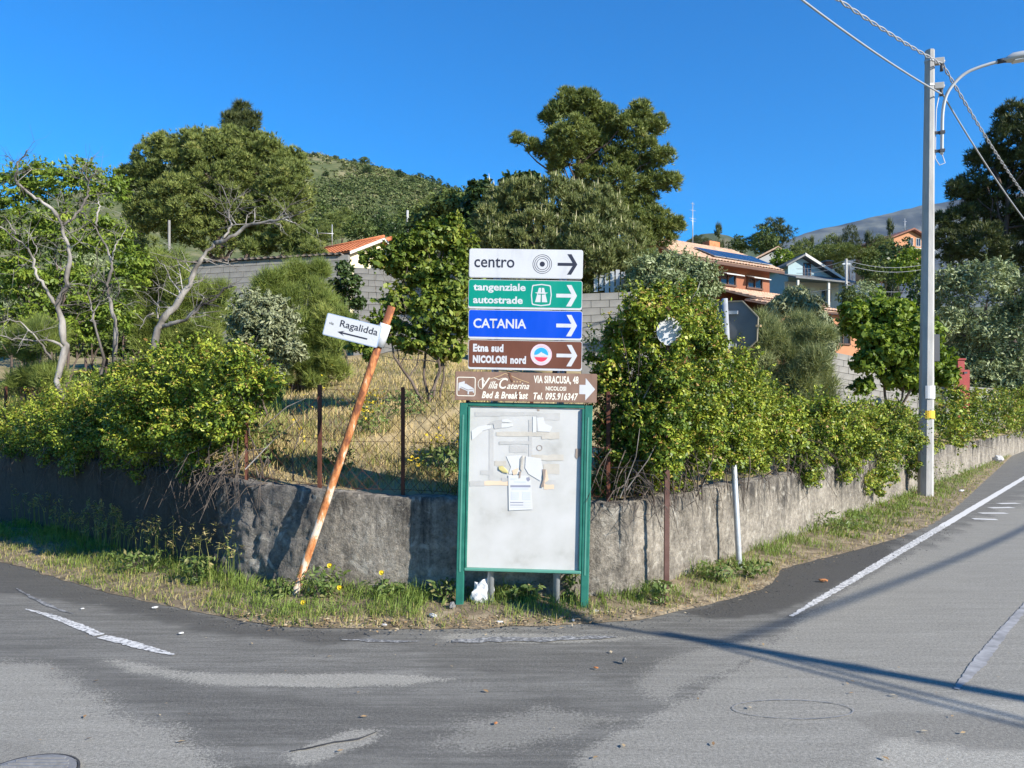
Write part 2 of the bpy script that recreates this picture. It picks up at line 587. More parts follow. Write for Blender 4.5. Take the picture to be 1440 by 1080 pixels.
M['lava'] = noisy('lava_slope', [(0.38, (0.022, 0.026, 0.036)), (0.5, (0.045, 0.05, 0.055)), (0.6, (0.115, 0.12, 0.105)), (0.68, (0.035, 0.04, 0.042))], 0.0022, 0.95, 0.0, stretch=(1, 1, 3), detail=9)
M['wooded'] = noisy('wooded_slope', [(0.38, (0.025, 0.04, 0.016)), (0.55, (0.05, 0.065, 0.03)), (0.66, (0.11, 0.10, 0.06))], 0.012, 0.95, 0.0, detail=9)
ridge_mountain('mountain', [(1060, 350), (1130, 322), (1165, 313), (1200, 305), (1245, 294), (1290, 283), (1335, 276), (1420, 266), (1550, 262), (1700, 285)], 6500, 1900, M['lava'], 55, 900, 1.0)
ridge_mountain('distant_hill', [(950, 344), (966, 326), (985, 318), (1006, 316), (1024, 320), (1045, 329), (1075, 348)], 2600, 620, M['wooded'], 9, 60, 4.0)

# plain lying under everything out to the horizon
gm = MB()
gm.add([(-9000, -600, -0.03), (9000, -600, -0.03), (9000, 9000, -0.03), (-9000, 9000, -0.03)], [(0, 1, 2, 3)])
tag(gm.build('ground', M['soil']), kind='structure')

# ------------------------------------------------------------------ road (asphalt with worn pale and dark fields)
def poly_px(pts, z=0.0):
    return np.array([gnd(x, y, z)[:2] for x, y in pts])

def sdf(P, X, Y):
    """signed distance (inside positive) from grid points to polygon P"""
    best = np.full(X.shape, 1e9); ins = np.zeros(X.shape, bool)
    n = len(P)
    for i in range(n):
        ax, ay = P[i]; bx, by = P[(i + 1) % n]
        dx, dy = bx - ax, by - ay
        t = np.clip(((X - ax) * dx + (Y - ay) * dy) / (dx * dx + dy * dy + 1e-12), 0, 1)
        best = np.minimum(best, np.hypot(X - ax - t * dx, Y - ay - t * dy))
        c = ((ay > Y) != (by > Y)) & (X < (bx - ax) * (Y - ay) / (by - ay + 1e-12) + ax)
        ins ^= c
    return np.where(ins, best, -best)

PALE = [  # worn pale fields: outline in the picture, softness (m), strength
    ([(-400, 915), (60, 930), (120, 975), (190, 1010), (270, 1045), (330, 1110), (-400, 1110)], 0.16, 0.48),
    ([(140, 925), (205, 936), (270, 946), (350, 950), (500, 947), (640, 954), (560, 965), (450, 966), (300, 963), (250, 956), (180, 944)], 0.05, 0.62),
    ([(395, 1062), (500, 1022), (545, 1028), (515, 1048), (430, 1075)], 0.04, 0.58),
    ([(600, 894), (700, 890), (820, 893), (930, 897), (800, 905), (640, 903)], 0.06, 0.48),
    ([(800, 1100), (830, 1050), (900, 1015), (960, 985), (1025, 950), (1090, 905), (1130, 868), (1185, 833), (1240, 802), (1320, 760), (1460, 682), (2600, 600), (2600, 1110)], 0.07, 0.43),
    ([(640, 1020), (760, 1000), (860, 1010), (800, 1040), (640, 1060)], 0.14, 0.31),
    ([(930, 930), (1010, 905), (1080, 898), (1100, 912), (1000, 950), (930, 985), (900, 960)], 0.10, 0.33),
    ([(1245, 1040), (1290, 1048), (1400, 1060), (1500, 1050), (1500, 1100), (1230, 1100)], 0.03, 0.78),
    ([(1320, 985), (1480, 996), (1480, 1016), (1400, 1006), (1330, 996)], 0.03, 0.74),
]
DARK = [
    ([(-200, 770), (0, 786), (60, 806), (150, 832), (270, 862), (400, 884), (560, 890), (460, 905), (300, 890), (140, 852), (20, 835), (-200, 810)], 0.12, 0.7),
    ([(960, 862), (1040, 838), (1090, 800), (1180, 768), (1300, 738), (1240, 790), (1180, 822), (1090, 862), (1010, 872)], 0.10, 0.9),
    ([(-100, 880), (240, 960), (500, 985), (760, 975), (900, 1000), (760, 1090), (300, 1040), (150, 960)], 0.25, 0.35),
    ([(560, 905), (900, 905), (980, 930), (880, 960), (620, 940)], 0.2, 0.35),
    ([(1195, 1010), (1250, 1002), (1340, 1003), (1480, 1015), (1480, 1058), (1400, 1056), (1300, 1050), (1240, 1035)], 0.04, 0.75),
    ([(-60, 1030), (30, 1042), (75, 1060), (95, 1085), (-60, 1100)], 0.06, 0.75),
    ([(1040, 1000), (1440, 860), (1446, 872), (1180, 985), (1040, 1012)], 0.12, 0.0),
]
def smooth01(x): x = np.clip(x, 0, 1); return x * x * (3 - 2 * x)

def make_road():
    xs = np.concatenate([np.linspace(-60, -9, 30), np.arange(-8.9, 9, 0.085), np.linspace(9, 70, 60)])
    ys = np.concatenate([np.linspace(-25, 2.6, 24), np.arange(2.7, 9.2, 0.07), np.linspace(9.3, 90, 130)])
    X, Y = np.meshgrid(xs, ys, indexing='ij')
    pale = np.zeros(X.shape); dark = np.zeros(X.shape); pk = np.zeros(X.shape); dk = np.zeros(X.shape)
    for P, soft, k in PALE:
        q = smooth01(sdf(poly_px(P), X, Y) / (3.0 * soft) + 0.5); pale = np.maximum(pale, q); pk = np.where(q > 0.02, np.maximum(pk, k), pk)
    for P, soft, k in DARK:
        q = smooth01(sdf(poly_px(P), X, Y) / (3.0 * soft) + 0.5); dark = np.maximum(dark, q * (k > 0)); dk = np.where(q > 0.02, np.maximum(dk, k), dk)
    Z = 0.0012 * vnoise(X * 1.1, Y * 1.1)
    n, mm = X.shape
    i, j = np.meshgrid(np.arange(n - 1), np.arange(mm - 1), indexing='ij')
    a = (i * mm + j).ravel()
    me = mesh_np('road', np.stack([X, Y, Z], -1).reshape(-1, 3), np.stack([a, a + mm, a + mm + 1, a + 1], -1), smooth=True)
    for nm, v in (('pale', pale), ('dark', dark), ('pale_k', pk), ('dark_k', dk)):
        at_ = me.attributes.new(nm, 'FLOAT', 'POINT'); at_.data.foreach_set('value', v.ravel().astype(np.float32))
    m, nt, b = nodes_of('worn_asphalt')
    co = coords(nt)
    wob = noise_tex(nt, co, 3.2, 8, 0.7)
    strk = noise_tex(nt, coords(nt, (0.45, 3.0, 1)), 2.4, 12, 0.78, 0.5)
    grit = noise_tex(nt, co, 170, 3, 0.7)
    grit2 = noise_tex(nt, co, 55, 4, 0.7)
    base = ramp_node(nt, [(0.28, 0.095), (0.45, 0.13), (0.58, 0.165), (0.74, 0.20)])
    nt.links.new(strk, base.inputs[0])
    strk2 = noise_tex(nt, coords(nt, (0.5, 9.0, 1)), 2.2, 9, 0.75, 0.3)
    edge = math_n(nt, 'MULTIPLY', math_n(nt, 'SUBTRACT', wob, 0.5), 2.3)
    def mask(nm):
        v = attr(nt, nm)
        on = math_n(nt, 'MULTIPLY', v, 6.0, True)
        w = math_n(nt, 'ADD', math_n(nt, 'MULTIPLY', edge, 0.75), math_n(nt, 'ADD', math_n(nt, 'MULTIPLY', math_n(nt, 'SUBTRACT', grit2, 0.5), 1.5), math_n(nt, 'MULTIPLY', math_n(nt, 'SUBTRACT', grit, 0.5), 0.9)))
        s = math_n(nt, 'ADD', math_n(nt, 'MULTIPLY', math_n(nt, 'ADD', math_n(nt, 'SUBTRACT', v, 0.5), w), 3.2), 0.5, True)
        return math_n(nt, 'MULTIPLY', math_n(nt, 'MULTIPLY', s, on), attr(nt, nm + '_k'), True)
    sr = ramp_node(nt, [(0.36, 0.70), (0.5, 1.0), (0.62, 1.38)]); nt.links.new(strk2, sr.inputs[0])
    c = mix_col(nt, 0.6, base.outputs[0], sr.outputs[0], 'MULTIPLY')
    c = mix_col(nt, mask('dark'), c, (0.062, 0.061, 0.062))
    c = mix_col(nt, mask('pale'), c, (0.335, 0.33, 0.318))
    g = ramp_node(nt, [(0.25, 0.4), (0.5, 1.0), (0.75, 1.7)]); nt.links.new(grit, g.inputs[0])
    g2 = ramp_node(nt, [(0.32, 0.62), (0.68, 1.38)]); nt.links.new(grit2, g2.inputs[0])
    c = mix_col(nt, 1.0, c, (1.06, 1.02, 0.90), 'MULTIPLY')
    c = mix_col(nt, 0.85, c, g.outputs[0], 'MULTIPLY')
    c = mix_col(nt, 0.8, c, g2.outputs[0], 'MULTIPLY')
    nt.links.new(c, b.inputs['Base Color'])
    b.inputs['Roughness'].default_value = 0.85
    b.inputs['Specular IOR Level'].default_value = 0.25
    bump(nt, b, math_n(nt, 'ADD', grit, grit2), 0.45, 0.006)
    me.materials.append(m)
    return tag(link('road', me), kind='structure')
make_road()

# ------------------------------------------------------------------ painted road markings
def marking_material(name, wear, c=(0.62, 0.61, 0.58)):
    m, nt, b = nodes_of(name)
    co = coords(nt)
    f = noise_tex(nt, co, 26, 8, 0.75)
    r = ramp_node(nt, [(wear - 0.07, (0.12, 0.12, 0.12)), (wear + 0.05, c)])
    nt.links.new(f, r.inputs[0]); nt.links.new(r.outputs[0], b.inputs['Base Color'])
    b.inputs['Roughness'].default_value = 0.75
    bump(nt, b, f, 0.2, 0.004)
    return m
M['line_good'] = marking_material('road_paint', 0.34)
M['line_worn'] = marking_material('worn_road_paint', 0.47)
M['line_ghost'] = marking_material('almost_gone_road_paint', 0.55, (0.38, 0.375, 0.36))

def strip(name, pts, widths, mat, z, jag=0.012, step=0.06, label=None):
    """ragged painted stripe along ground points"""
    pts = [Vector((p[0], p[1], 0)) for p in pts]
    dense, wd = [], []
    for i in range(len(pts) - 1):
        L = (pts[i + 1] - pts[i]).length; k = max(2, int(L / step))
        for j in range(k):
            t = j / k; dense.append(pts[i].lerp(pts[i + 1], t)); wd.append(widths[i] * (1 - t) + widths[i + 1] * t)
    dense.append(pts[-1]); wd.append(widths[-1])
    vs, fs = [], []
    for i, p in enumerate(dense):
        d = (dense[min(i + 1, len(dense) - 1)] - dense[max(i - 1, 0)]).normalized()
        n = Vector((-d.y, d.x, 0))
        w = wd[i] / 2
        vs.append(p + n * (w + random.uniform(-jag, jag)) + Vector((0, 0, z)))
        vs.append(p - n * (w + random.uniform(-jag, jag)) + Vector((0, 0, z)))
    for i in range(len(dense) - 1):
        fs.append((2 * i, 2 * i + 1, 2 * i + 3, 2 * i + 2))
    mb = MB(); mb.add(vs, fs)
    o = mb.build(name, mat)
    tag(o, label, None, None, 'structure')
    return o

u_road = Vector((0.622, 0.783))
p0 = Vector(gnd(1150, 845)[:2])
strip('road_edge_line', [p0 + u_road * t for t in (-0.7, 0, 2, 4, 6)], [0.03, 0.07, 0.10, 0.11, 0.12], M['line_worn'], 0.0055, 0.008, 0.03)
strip('road_edge_line', [p0 + u_road * t for t in (6, 12, 25, 45, 90)], [0.12, 0.13, 0.14, 0.15, 0.16], M['line_good'], 0.0055, 0.006, 0.2)
for (a, b_) in (((1368, 730), (1402, 731)), ((1378, 722), (1415, 722)), ((1392, 714.5), (1424, 714)), ((1404, 708.5), (1432, 708))):
    strip('road_marking_bar', [gnd(*a), gnd(*b_)], [0.16, 0.16], M['line_good'], 0.0055, 0.008)
strip('road_edge_line', [gnd(x, y) for x, y in ((36, 857), (70, 866), (110, 881), (140, 894))], [0.02, 0.06, 0.08, 0.08], M['line_worn'], 0.0055, 0.007, 0.025)
strip('road_edge_line', [gnd(x, y) for x, y in ((142, 896), (170, 902), (205, 912), (244, 922))], [0.08, 0.09, 0.08, 0.03], M['line_worn'], 0.0055, 0.007, 0.025)
strip('road_edge_line', [gnd(x, y) for x, y in ((22, 828), (50, 843), (78, 856), (102, 864))], [0.02, 0.035, 0.04, 0.02], M['line_ghost'], 0.0055, 0.01)
strip('road_stop_line', [gnd(x, y) for x, y in ((636, 902), (700, 901), (760, 900), (815, 898), (870, 897))], [0.05, 0.12, 0.10, 0.10, 0.05], M['line_ghost'], 0.0055, 0.03)
strip('road_stop_line', [gnd(x, y) for x, y in ((480, 900), (520, 901), (590, 903))], [0.03, 0.06, 0.03], M['line_ghost'], 0.0055, 0.02)
# lengthwise joint between two asphalt lanes
M['tar'] = noisy('dark_tar_joint', [(0.3, 0.03), (0.7, 0.07)], 14, 0.7)
M['pale_joint'] = noisy('pale_worn_joint', [(0.35, 0.20), (0.65, 0.36)], 8, 0.85)
strip('asphalt_joint', [gnd(x, y) for x, y in ((1345, 970), (1375, 935), (1410, 890), (1440, 856), (1480, 815), (1600, 730))], [0.03, 0.08, 0.07, 0.06, 0.06, 0.06], M['pale_joint'], 0.0050, 0.006, 0.03)
strip('asphalt_crack', [gnd(x, y) for x, y in ((408, 1058), (440, 1052), (470, 1045), (505, 1040), (530, 1030))], [0.006, 0.02, 0.015, 0.02, 0.008], M['tar'], 0.0052, 0.004, 0.03)
M['faint_cut'] = noisy('faint_saw_cut', [(0.4, 0.19), (0.6, 0.27)], 5, 0.8)
# cut rings round the buried and the visible manholes
def ground_ring(name, px, py, rx, mat, w, z, oval=0.42):
    c = gnd(px, py); r = rx * c.y / F
    pts = [Vector((c.x + r * math.cos(t), c.y + r * math.sin(t) * oval, 0)) for t in np.linspace(0, 2 * math.pi, 60)]
    return strip(name, pts, [w] * len(pts), mat, z, 0.003, 0.05)
ground_ring('asphalt_ring_cut', 1115, 998, 84, M['faint_cut'], 0.006, 0.0055)

def manhole():
    c = gnd(36, 1093)
    t = thing('manhole_cover', 'round dark grey manhole cover cut by the bottom left picture corner', 'manhole cover', c)
    mb = MB()
    r = 0.20
    n = 40
    ring = lambda rr, z: [Vector((c.x + rr * math.cos(2 * math.pi * k / n), c.y + rr * math.sin(2 * math.pi * k / n), z)) for k in range(n)]
    a, b_, e = ring(r, 0.004), ring(r, 0.016), ring(r * 0.86, 0.018)
    mb.add(a + b_ + e, [(k, (k + 1) % n, n + (k + 1) % n, n + k) for k in range(n)] + [(n + k, n + (k + 1) % n, 2 * n + (k + 1) % n, 2 * n + k) for k in range(n)] + [tuple(range(2 * n, 3 * n))])
    for i in range(-5, 6):
        w = math.sqrt(max(0.02, 1 - (i / 6) ** 2)) * r * 0.8
        mb.box((c.x, c.y + i * r / 6.5, 0.021), (2 * w, 0.012, 0.006))
    mb.build('cover', noisy('cast_iron', [(0.3, 0.16), (0.7, 0.24)], 30, 0.6, 0.2, 80), t)
    fr = MB()
    a, b_, e = ring(r * 1.07, 0.003), ring(r * 1.07, 0.014), ring(r * 1.02, 0.015)
    fr.add(a + b_ + e, [(k, (k + 1) % n, n + (k + 1) % n, n + k) for k in range(n)] + [(n + k, n + (k + 1) % n, 2 * n + (k + 1) % n, 2 * n + k) for k in range(n)])
    fr.build('frame', M['tar'], t)
manhole()
# ================================================================== ROADSIDE WALL
def wall_material():
    m, nt, b = nodes_of('weathered_rendered_wall')
    co = coords(nt)
    big = noise_tex(nt, co, 1.5, 8, 0.65)
    fine = noise_tex(nt, co, 15, 10, 0.78)
    r = ramp_node(nt, [(0.37, (0.065, 0.058, 0.05)), (0.45, (0.165, 0.147, 0.122)), (0.53, (0.265, 0.237, 0.196)), (0.63, (0.42, 0.38, 0.32))])
    nt.links.new(math_n(nt, 'ADD', math_n(nt, 'MULTIPLY', big, 0.42), math_n(nt, 'MULTIPLY', fine, 0.58)), r.inputs[0])
    # black run-off streaks from the top (attribute: 0 at the foot, 1 at the top)
    hgt = attr(nt, 'height')
    stk0 = noise_tex(nt, coords(nt, (4.6, 4.6, 0.6)), 1.5, 9, 0.78, 0.4)
    stk = math_n(nt, 'ADD', math_n(nt, 'MULTIPLY', stk0, 0.72), math_n(nt, 'MULTIPLY', noise_tex(nt, co, 1.1, 5, 0.6), 0.42))
    s1 = math_n(nt, 'MULTIPLY', math_n(nt, 'SUBTRACT', math_n(nt, 'ADD', stk, math_n(nt, 'MULTIPLY', hgt, 0.24)), 0.712), 7.0, True)
    c = mix_col(nt, math_n(nt, 'MULTIPLY', s1, 0.85), r.outputs[0], (0.022, 0.022, 0.024))
    rough = attr(nt, 'rough')
    c = mix_col(nt, math_n(nt, 'MULTIPLY', rough, 0.55), c, (0.10, 0.10, 0.105))
    pit = noise_tex(nt, co, 34, 5, 0.65)
    pp_ = math_n(nt, 'MULTIPLY', math_n(nt, 'SUBTRACT', pit, 0.585), 9.0, True)
    c = mix_col(nt, math_n(nt, 'MULTIPLY', pp_, 0.7), c, (0.05, 0.045, 0.04))
    pale_ = noise_tex(nt, co, 5.5, 4, 0.6, 1.2)
    pl_ = math_n(nt, 'MULTIPLY', math_n(nt, 'SUBTRACT', pale_, 0.585), 12.0, True)
    c = mix_col(nt, math_n(nt, 'MULTIPLY', pl_, 0.55), c, (0.46, 0.43, 0.37))
    # old lava stone stretch at the left: dark stains plus its shade, painted almost black
    gr = math_n(nt, 'MULTIPLY', attr(nt, 'stain_shade'), math_n(nt, 'ADD', 0.66, math_n(nt, 'MULTIPLY', big, 0.4)), True)
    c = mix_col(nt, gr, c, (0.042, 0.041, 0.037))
    nt.links.new(c, b.inputs['Base Color'])
    b.inputs['Roughness'].default_value = 0.95
    b.inputs['Specular IOR Level'].default_value = 0.15
    h = math_n(nt, 'ADD', fine, math_n(nt, 'MULTIPLY', noise_tex(nt, co, 45, 6, 0.7), 0.5))
    bump(nt, b, h, 0.9, 0.03)
    return m
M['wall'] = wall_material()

def fbm(x, y, z):
    return mnoise.fractal(Vector((x, y, z)), 0.9, 2.1, 5)

def make_wall():
    sL = WS[1] - 4.0; sA = WS[2]; sB = WS[11] + 2.0; sC = WS[11] + 12; sE = WS[-1]
    s = np.concatenate([np.arange(WS[0], sL, 0.5), np.arange(sL, sA, 0.06), np.arange(sA, sB, 0.024), np.arange(sB, sC, 0.05), np.geomspace(sC, sE, 150)])
    nz = 34
    V, H, Rg, Gr = [], [], [], []
    for q in s:
        x, y, nx, ny, top = [float(v) for v in wall_pos(q)]
        rough = float(np.clip(1 - abs(q - (WS[4] + 0.35)) / 1.1, 0, 1)) ** 0.7
        stain_shade = float(np.clip((WS[4] + 0.25 - q) / 0.35, 0, 1)); g0 = len(V)  # left stretch that carries dark stains and painted shade
        tw = top + 0.022 * fbm(x * 2.2, y * 2.2, 3) + 0.012 * fbm(x * 9, y * 9, 1)
        for k in range(nz):
            z = -0.1 + (tw + 0.1) * k / (nz - 1)
            f = fbm(x * 3.1, y * 3.1, z * 3.6) * 0.8 + 0.6 * fbm(x * 13, y * 13, z * 14) + 0.35 * fbm(x * 27, y * 27, z * 25)
            cr = abs(mnoise.noise(Vector((x * 1.9 + 0.25 * f, y * 1.9, z * 2.3))))
            crack = -0.03 * max(0, 1 - cr / 0.035) * (0.35 + 0.65 * rough)
            dd = f * (0.010 + 0.026 * rough) + crack
            if rough > 0.05:
                cell = mnoise.cell(Vector((x * 4.2, y * 4.2, z * 5.0)))
                dd += 0.012 * rough * (cell - 0.5)
            if z < 0.13 + 0.02 * f and WS[11] + 4 < q < WS[11] + 26: dd += 0.045
            if k == nz - 1: dd -= 0.012
            V.append((x + nx * dd, y + ny * dd, z)); H.append(max(0, z) / top); Rg.append(rough)
        V.append((x - nx * 0.12, y - ny * 0.12, tw + 0.006 + 0.01 * fbm(x * 5, y * 5, 9))); H.append(0.5); Rg.append(rough)
        V.append((x - nx * 0.26, y - ny * 0.26, tw)); H.append(0.5); Rg.append(rough)
        V.append((x - nx * 0.26, y - ny * 0.26, -0.1)); H.append(0.0); Rg.append(0)
        Gr += [stain_shade] * (len(V) - g0)
    m = nz + 3; n = len(s)
    i, j = np.meshgrid(np.arange(n - 1), np.arange(m - 1), indexing='ij')
    a = (i * m + j).ravel()
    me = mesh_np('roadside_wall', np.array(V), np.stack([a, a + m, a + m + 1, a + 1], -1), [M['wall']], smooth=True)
    for nm, v in (('height', H), ('rough', Rg), ('stain_shade', Gr)):
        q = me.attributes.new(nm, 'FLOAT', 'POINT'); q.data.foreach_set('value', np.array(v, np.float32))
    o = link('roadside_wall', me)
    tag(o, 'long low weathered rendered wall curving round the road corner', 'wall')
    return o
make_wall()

# ================================================================== VERGE AND GRASS
EDGE_PX = [(-260, 768), (-40, 783), (30, 797), (75, 812), (150, 834), (270, 860), (390, 882), (480, 884), (600, 886), (720, 882), (820, 878), (900, 872), (945, 862), (1000, 850), (1050, 836), (1085, 822), (1100, 800), (1140, 790), (1200, 775), (1260, 758), (1310, 738), (1335, 722), (1360, 700), (1390, 672), (1412, 652), (1424, 640)]
EDGE = np.array([gnd(x, y)[:2] for x, y in EDGE_PX])

def verge_z(t): return 0.016 + 0.085 * t ** 1.2

def make_verge():
    # rows from the road edge to the foot of the wall
    E, Wl = [], []
    d = np.concatenate([[0], np.cumsum(np.linalg.norm(np.diff(EDGE, axis=0), axis=1))])
    q = np.concatenate([np.arange(0, d[-1], 0.06), [d[-1]]])
    ex = np.interp(q, d, EDGE[:, 0]); ey = np.interp(q, d, EDGE[:, 1])
    _, s = behind(ex, ey)
    s = np.maximum.accumulate(s)
    wx, wy, nx, ny, _ = wall_pos(s)
    m = 10
    V = []
    for i in range(len(q)):
        jx, jy = 0.03 * mnoise.noise(Vector((q[i] * 4, 0, 0))), 0.05 * mnoise.noise(Vector((q[i] * 4, 5, 0)))
        for k in range(m):
            t = k / (m - 1)
            x = (ex[i] + jx) * (1 - t) + (wx[i] - nx[i] * 0.03) * t; y = (ey[i] + jy) * (1 - t) + (wy[i] - ny[i] * 0.03) * t
            V.append((x, y, verge_z(t) + (0.012 * fbm(x * 3, y * 3, 0) if k else -0.012)))
    n = len(q)
    i, j = np.meshgrid(np.arange(n - 1), np.arange(m - 1), indexing='ij')
    a = (i * m + j).ravel()
    mt = noisy('verge_soil', [(0.3, (0.10, 0.08, 0.05)), (0.5, (0.20, 0.155, 0.10)), (0.7, (0.34, 0.275, 0.18))], 7, 0.95, 0.6, 50, bdist=0.02)
    me = mesh_np('verge', np.array(V), np.stack([a, a + 1, a + m + 1, a + m], -1), [mt], smooth=True)
    tag(link('verge', me), kind='structure')
    return (ex, ey, wx, wy, q)
VG = make_verge()

M['grass'] = leaf_mat('grass_blades', [(0.0, (0.48, 0.38, 0.19)), (0.25, (0.40, 0.35, 0.14)), (0.45, (0.21, 0.25, 0.055)), (0.75, (0.135, 0.20, 0.038)), (1.0, (0.22, 0.30, 0.07))], 0.3, 0.6, 0.2)
M['dry_grass'] = leaf_mat('dry_grass_blades', [(0.0, (0.55, 0.43, 0.22)), (0.45, (0.46, 0.36, 0.165)), (0.7, (0.32, 0.28, 0.10)), (1.0, (0.17, 0.20, 0.05))], 0.25, 0.7, 0.15)

def blade_mesh(rng, name, P, h, w, lean, mat, tint):
    n = len(P)
    a = rng.uniform(0, 2 * np.pi, n)
    D = np.stack([np.cos(a), np.sin(a), np.zeros(n)], -1)
    S = np.stack([-np.sin(a + 0.8), np.cos(a + 0.8), np.zeros(n)], -1)
    h = h[:, None]; ln = (lean * rng.uniform(0.2, 1.4, n))[:, None]
    up = np.array([0, 0, 1.0])
    w = w * rng.uniform(0.6, 1.3, n)[:, None] if np.ndim(w) == 0 else w[:, None]
    V = np.empty((n, 5, 3), np.float32)
    mid = P + up * h * 0.6 + D * h * ln * 0.35
    V[:, 0] = P - S * w / 2; V[:, 1] = P + S * w / 2
    V[:, 2] = mid + S * w * 0.4; V[:, 3] = mid - S * w * 0.4
    V[:, 4] = P + up * h * (1 - 0.25 * ln) + D * h * ln
    base = (np.arange(n) * 5)[:, None]
    tris = np.concatenate([base + np.array([[0, 1, 2]]), base + np.array([[0, 2, 3]]), base + np.array([[3, 2, 4]])], 1).reshape(-1, 3)
    return mesh_np(name, V.reshape(-1, 3), tris, [mat], np.repeat(np.clip(tint, 0, 1), 3))

def make_verge_grass():
    rng = np.random.default_rng(5)
    ex, ey, wx, wy, q = VG
    n = 42000
    # more blades near the viewer
    dist = np.hypot(ex, ey)
    wgt = 1.0 / np.maximum(dist, 5) ** 1.2
    wid = np.hypot(wx - ex, wy - ey)
    i = rng.choice(len(q), n, p=wgt * wid / (wgt * wid).sum())
    t = rng.random(n) ** 0.85
    f = (i + rng.random(n)).clip(0, len(q) - 1.001)
    i0 = f.astype(int); fr = f - i0
    L = lambda A: A[i0] * (1 - fr) + A[np.minimum(i0 + 1, len(q) - 1)] * fr
    x = L(ex) * (1 - t) + L(wx) * t; y = L(ey) * (1 - t) + L(wy) * t
    cl = vnoise(x * 5.5, y * 5.5, 1); cl2 = vnoise(x * 1.7, y * 1.7, 3)
    # bare trodden patches, thicker in the left and by the posts
    px = CX + F * x / y
    dens = 0.55 + 0.45 * cl + 0.15 * cl2 + 0.25 * (px < 600) - 0.25 * ((px > 640) & (px < 1000) & (t < 0.5)) - 0.2 * ((px > 1120) & (t < 0.4))
    keep = rng.random(n) < np.clip(dens, 0.04, 1)
    x, y, t, cl, cl2, px = [v[keep] for v in (x, y, t, cl, cl2, px)]
    n = len(x)
    green = 0.52 + 0.30 * cl + 0.15 * cl2 + rng.normal(size=n) * 0.22 + 0.20 + 0.12 * (t > 0.6) - 0.28 * (t < 0.3) - 0.2 * ((px < 330) & (t > 0.25) & (t < 0.7)) - 0.12 * (px > 830)
    h = (0.035 + 0.065 * np.clip(0.5 + cl * 0.7, 0, 1.3) * (0.3 + 1.25 * t)) * rng.uniform(0.4, 1.7, n)
    P = np.stack([x, y, verge_z(t) - 0.008], -1)
    w = np.where(y > 10, 0.011, 0.0062)
    me = blade_mesh(rng, 'verge_grass', P, h, w * rng.uniform(0.6, 1.3, n), 0.9, M['grass'], green)
    tag(link('verge_grass', me), 'green and straw coloured grass along the foot of the roadside wall', 'grass', None, 'stuff')
    # tall seeding stalks at the left, in front of the shaded wall
    rng = np.random.default_rng(8)
    n = 210
    pxs = np.concatenate([rng.uniform(20, 330, 120), rng.normal(130, 45, 60), rng.uniform(-60, 420, 30)])
    P, hh = [], []
    for p in pxs:
        wy_ = wall_hit(p); yy = wy_ - rng.uniform(0.05, 0.55)
        P.append(((p - CX) / F * yy, yy, 0.05)); hh.append(rng.uniform(0.18, 0.62) if p < 340 else rng.uniform(0.1, 0.25))
    P = np.array(P); hh = np.array(hh)
    me = blade_mesh(rng, 'tall_grass_stalks', P, hh, np.full(n, 0.006), 0.22, M['grass'], rng.uniform(0.3, 0.75, n))
    st = link('tall_grass_stalks', me)
    tag(st, 'tall seeding grass stalks in front of the shaded wall under the left bush', 'grass', None, 'stuff')
    hd = []
    for p, h in zip(P, hh):
        if h > 0.25:
            for k in range(9): hd.append(p + np.array([rng.normal() * 0.012, rng.normal() * 0.012, h * rng.uniform(0.8, 1.02)]))
    hd = np.array(hd); d = rdirs(rng, len(hd)); d[:, 2] = abs(d[:, 2]) + 1; d = unit(d)
    me = leaf_mesh(rng, 'seed_head', hd, d, None, 0.05, 0.012, M['grass'], 0.1, 0.4, -0.5, rng.uniform(0.05, 0.5, len(hd)))
    link('seed_head', me, parent=st)
    # greener growth on the slope behind the left bush
    rng = np.random.default_rng(16)
    n = 27000
    yy = 9 + 26 * rng.random(n) ** 1.4; pp = rng.uniform(-150, 400, n); x = (pp - CX) / F * yy
    d_, s_ = behind(x, yy); ok = d_ > 0.35; x, yy = x[ok], yy[ok]; n = len(x)
    c2 = vnoise(x * 2.0, yy * 2.0, 9)
    P = np.stack([x, yy, hill_z(x, yy) - 0.01], -1)
    me = blade_mesh(rng, 'slope_grass', P, (0.16 + 0.16 * np.clip(c2, 0, 1)) * rng.uniform(0.5, 1.8, n), 0.012 + 0.0012 * (yy - 9), 0.8, M['grass'], 0.5 + 0.3 * c2 + rng.normal(size=n) * 0.2)
    tag(link('slope_grass', me), 'rank green grass on the slope behind the left bush and bare trees', 'grass', None, 'stuff')
    # field behind the fence
    rng = np.random.default_rng(6)
    n = 44000
    yy = 6.7 + 17 * rng.random(n) ** 1.6
    pp = rng.uniform(300, 700, n)
    far = rng.random(n) < 0.25
    pp[far] = rng.uniform(-100, 1250, far.sum())
    x = (pp - CX) / F * yy
    d, s = behind(x, yy)
    ok = d > 0.3
    x, yy, pp = x[ok], yy[ok], pp[ok]
    cl = vnoise(x * 2.3, yy * 2.3, 4); cl2 = vnoise(x * 7, yy * 7, 2)
    ok = rng.random(len(x)) < np.clip(0.55 + 0.5 * cl2, 0.08, 1)
    x, yy, cl, cl2 = x[ok], yy[ok], cl[ok], cl2[ok]
    n = len(x)
    P = np.stack([x, yy, hill_z(x, yy) - 0.01], -1)
    hgt = (0.06 + 0.10 * np.clip(0.5 + 0.6 * cl2, 0, 1)) * rng.uniform(0.5, 1.5, n)
    me = blade_mesh(rng, 'field_grass', P, hgt, 0.007 + 0.0007 * (yy - 6), 0.9, M['dry_grass'], 0.50 + 0.34 * cl + rng.normal(size=n) * 0.22)
    tag(link('field_grass', me), 'dry straw coloured grass in the field behind the chain link fence', 'grass', None, 'stuff')
make_verge_grass()

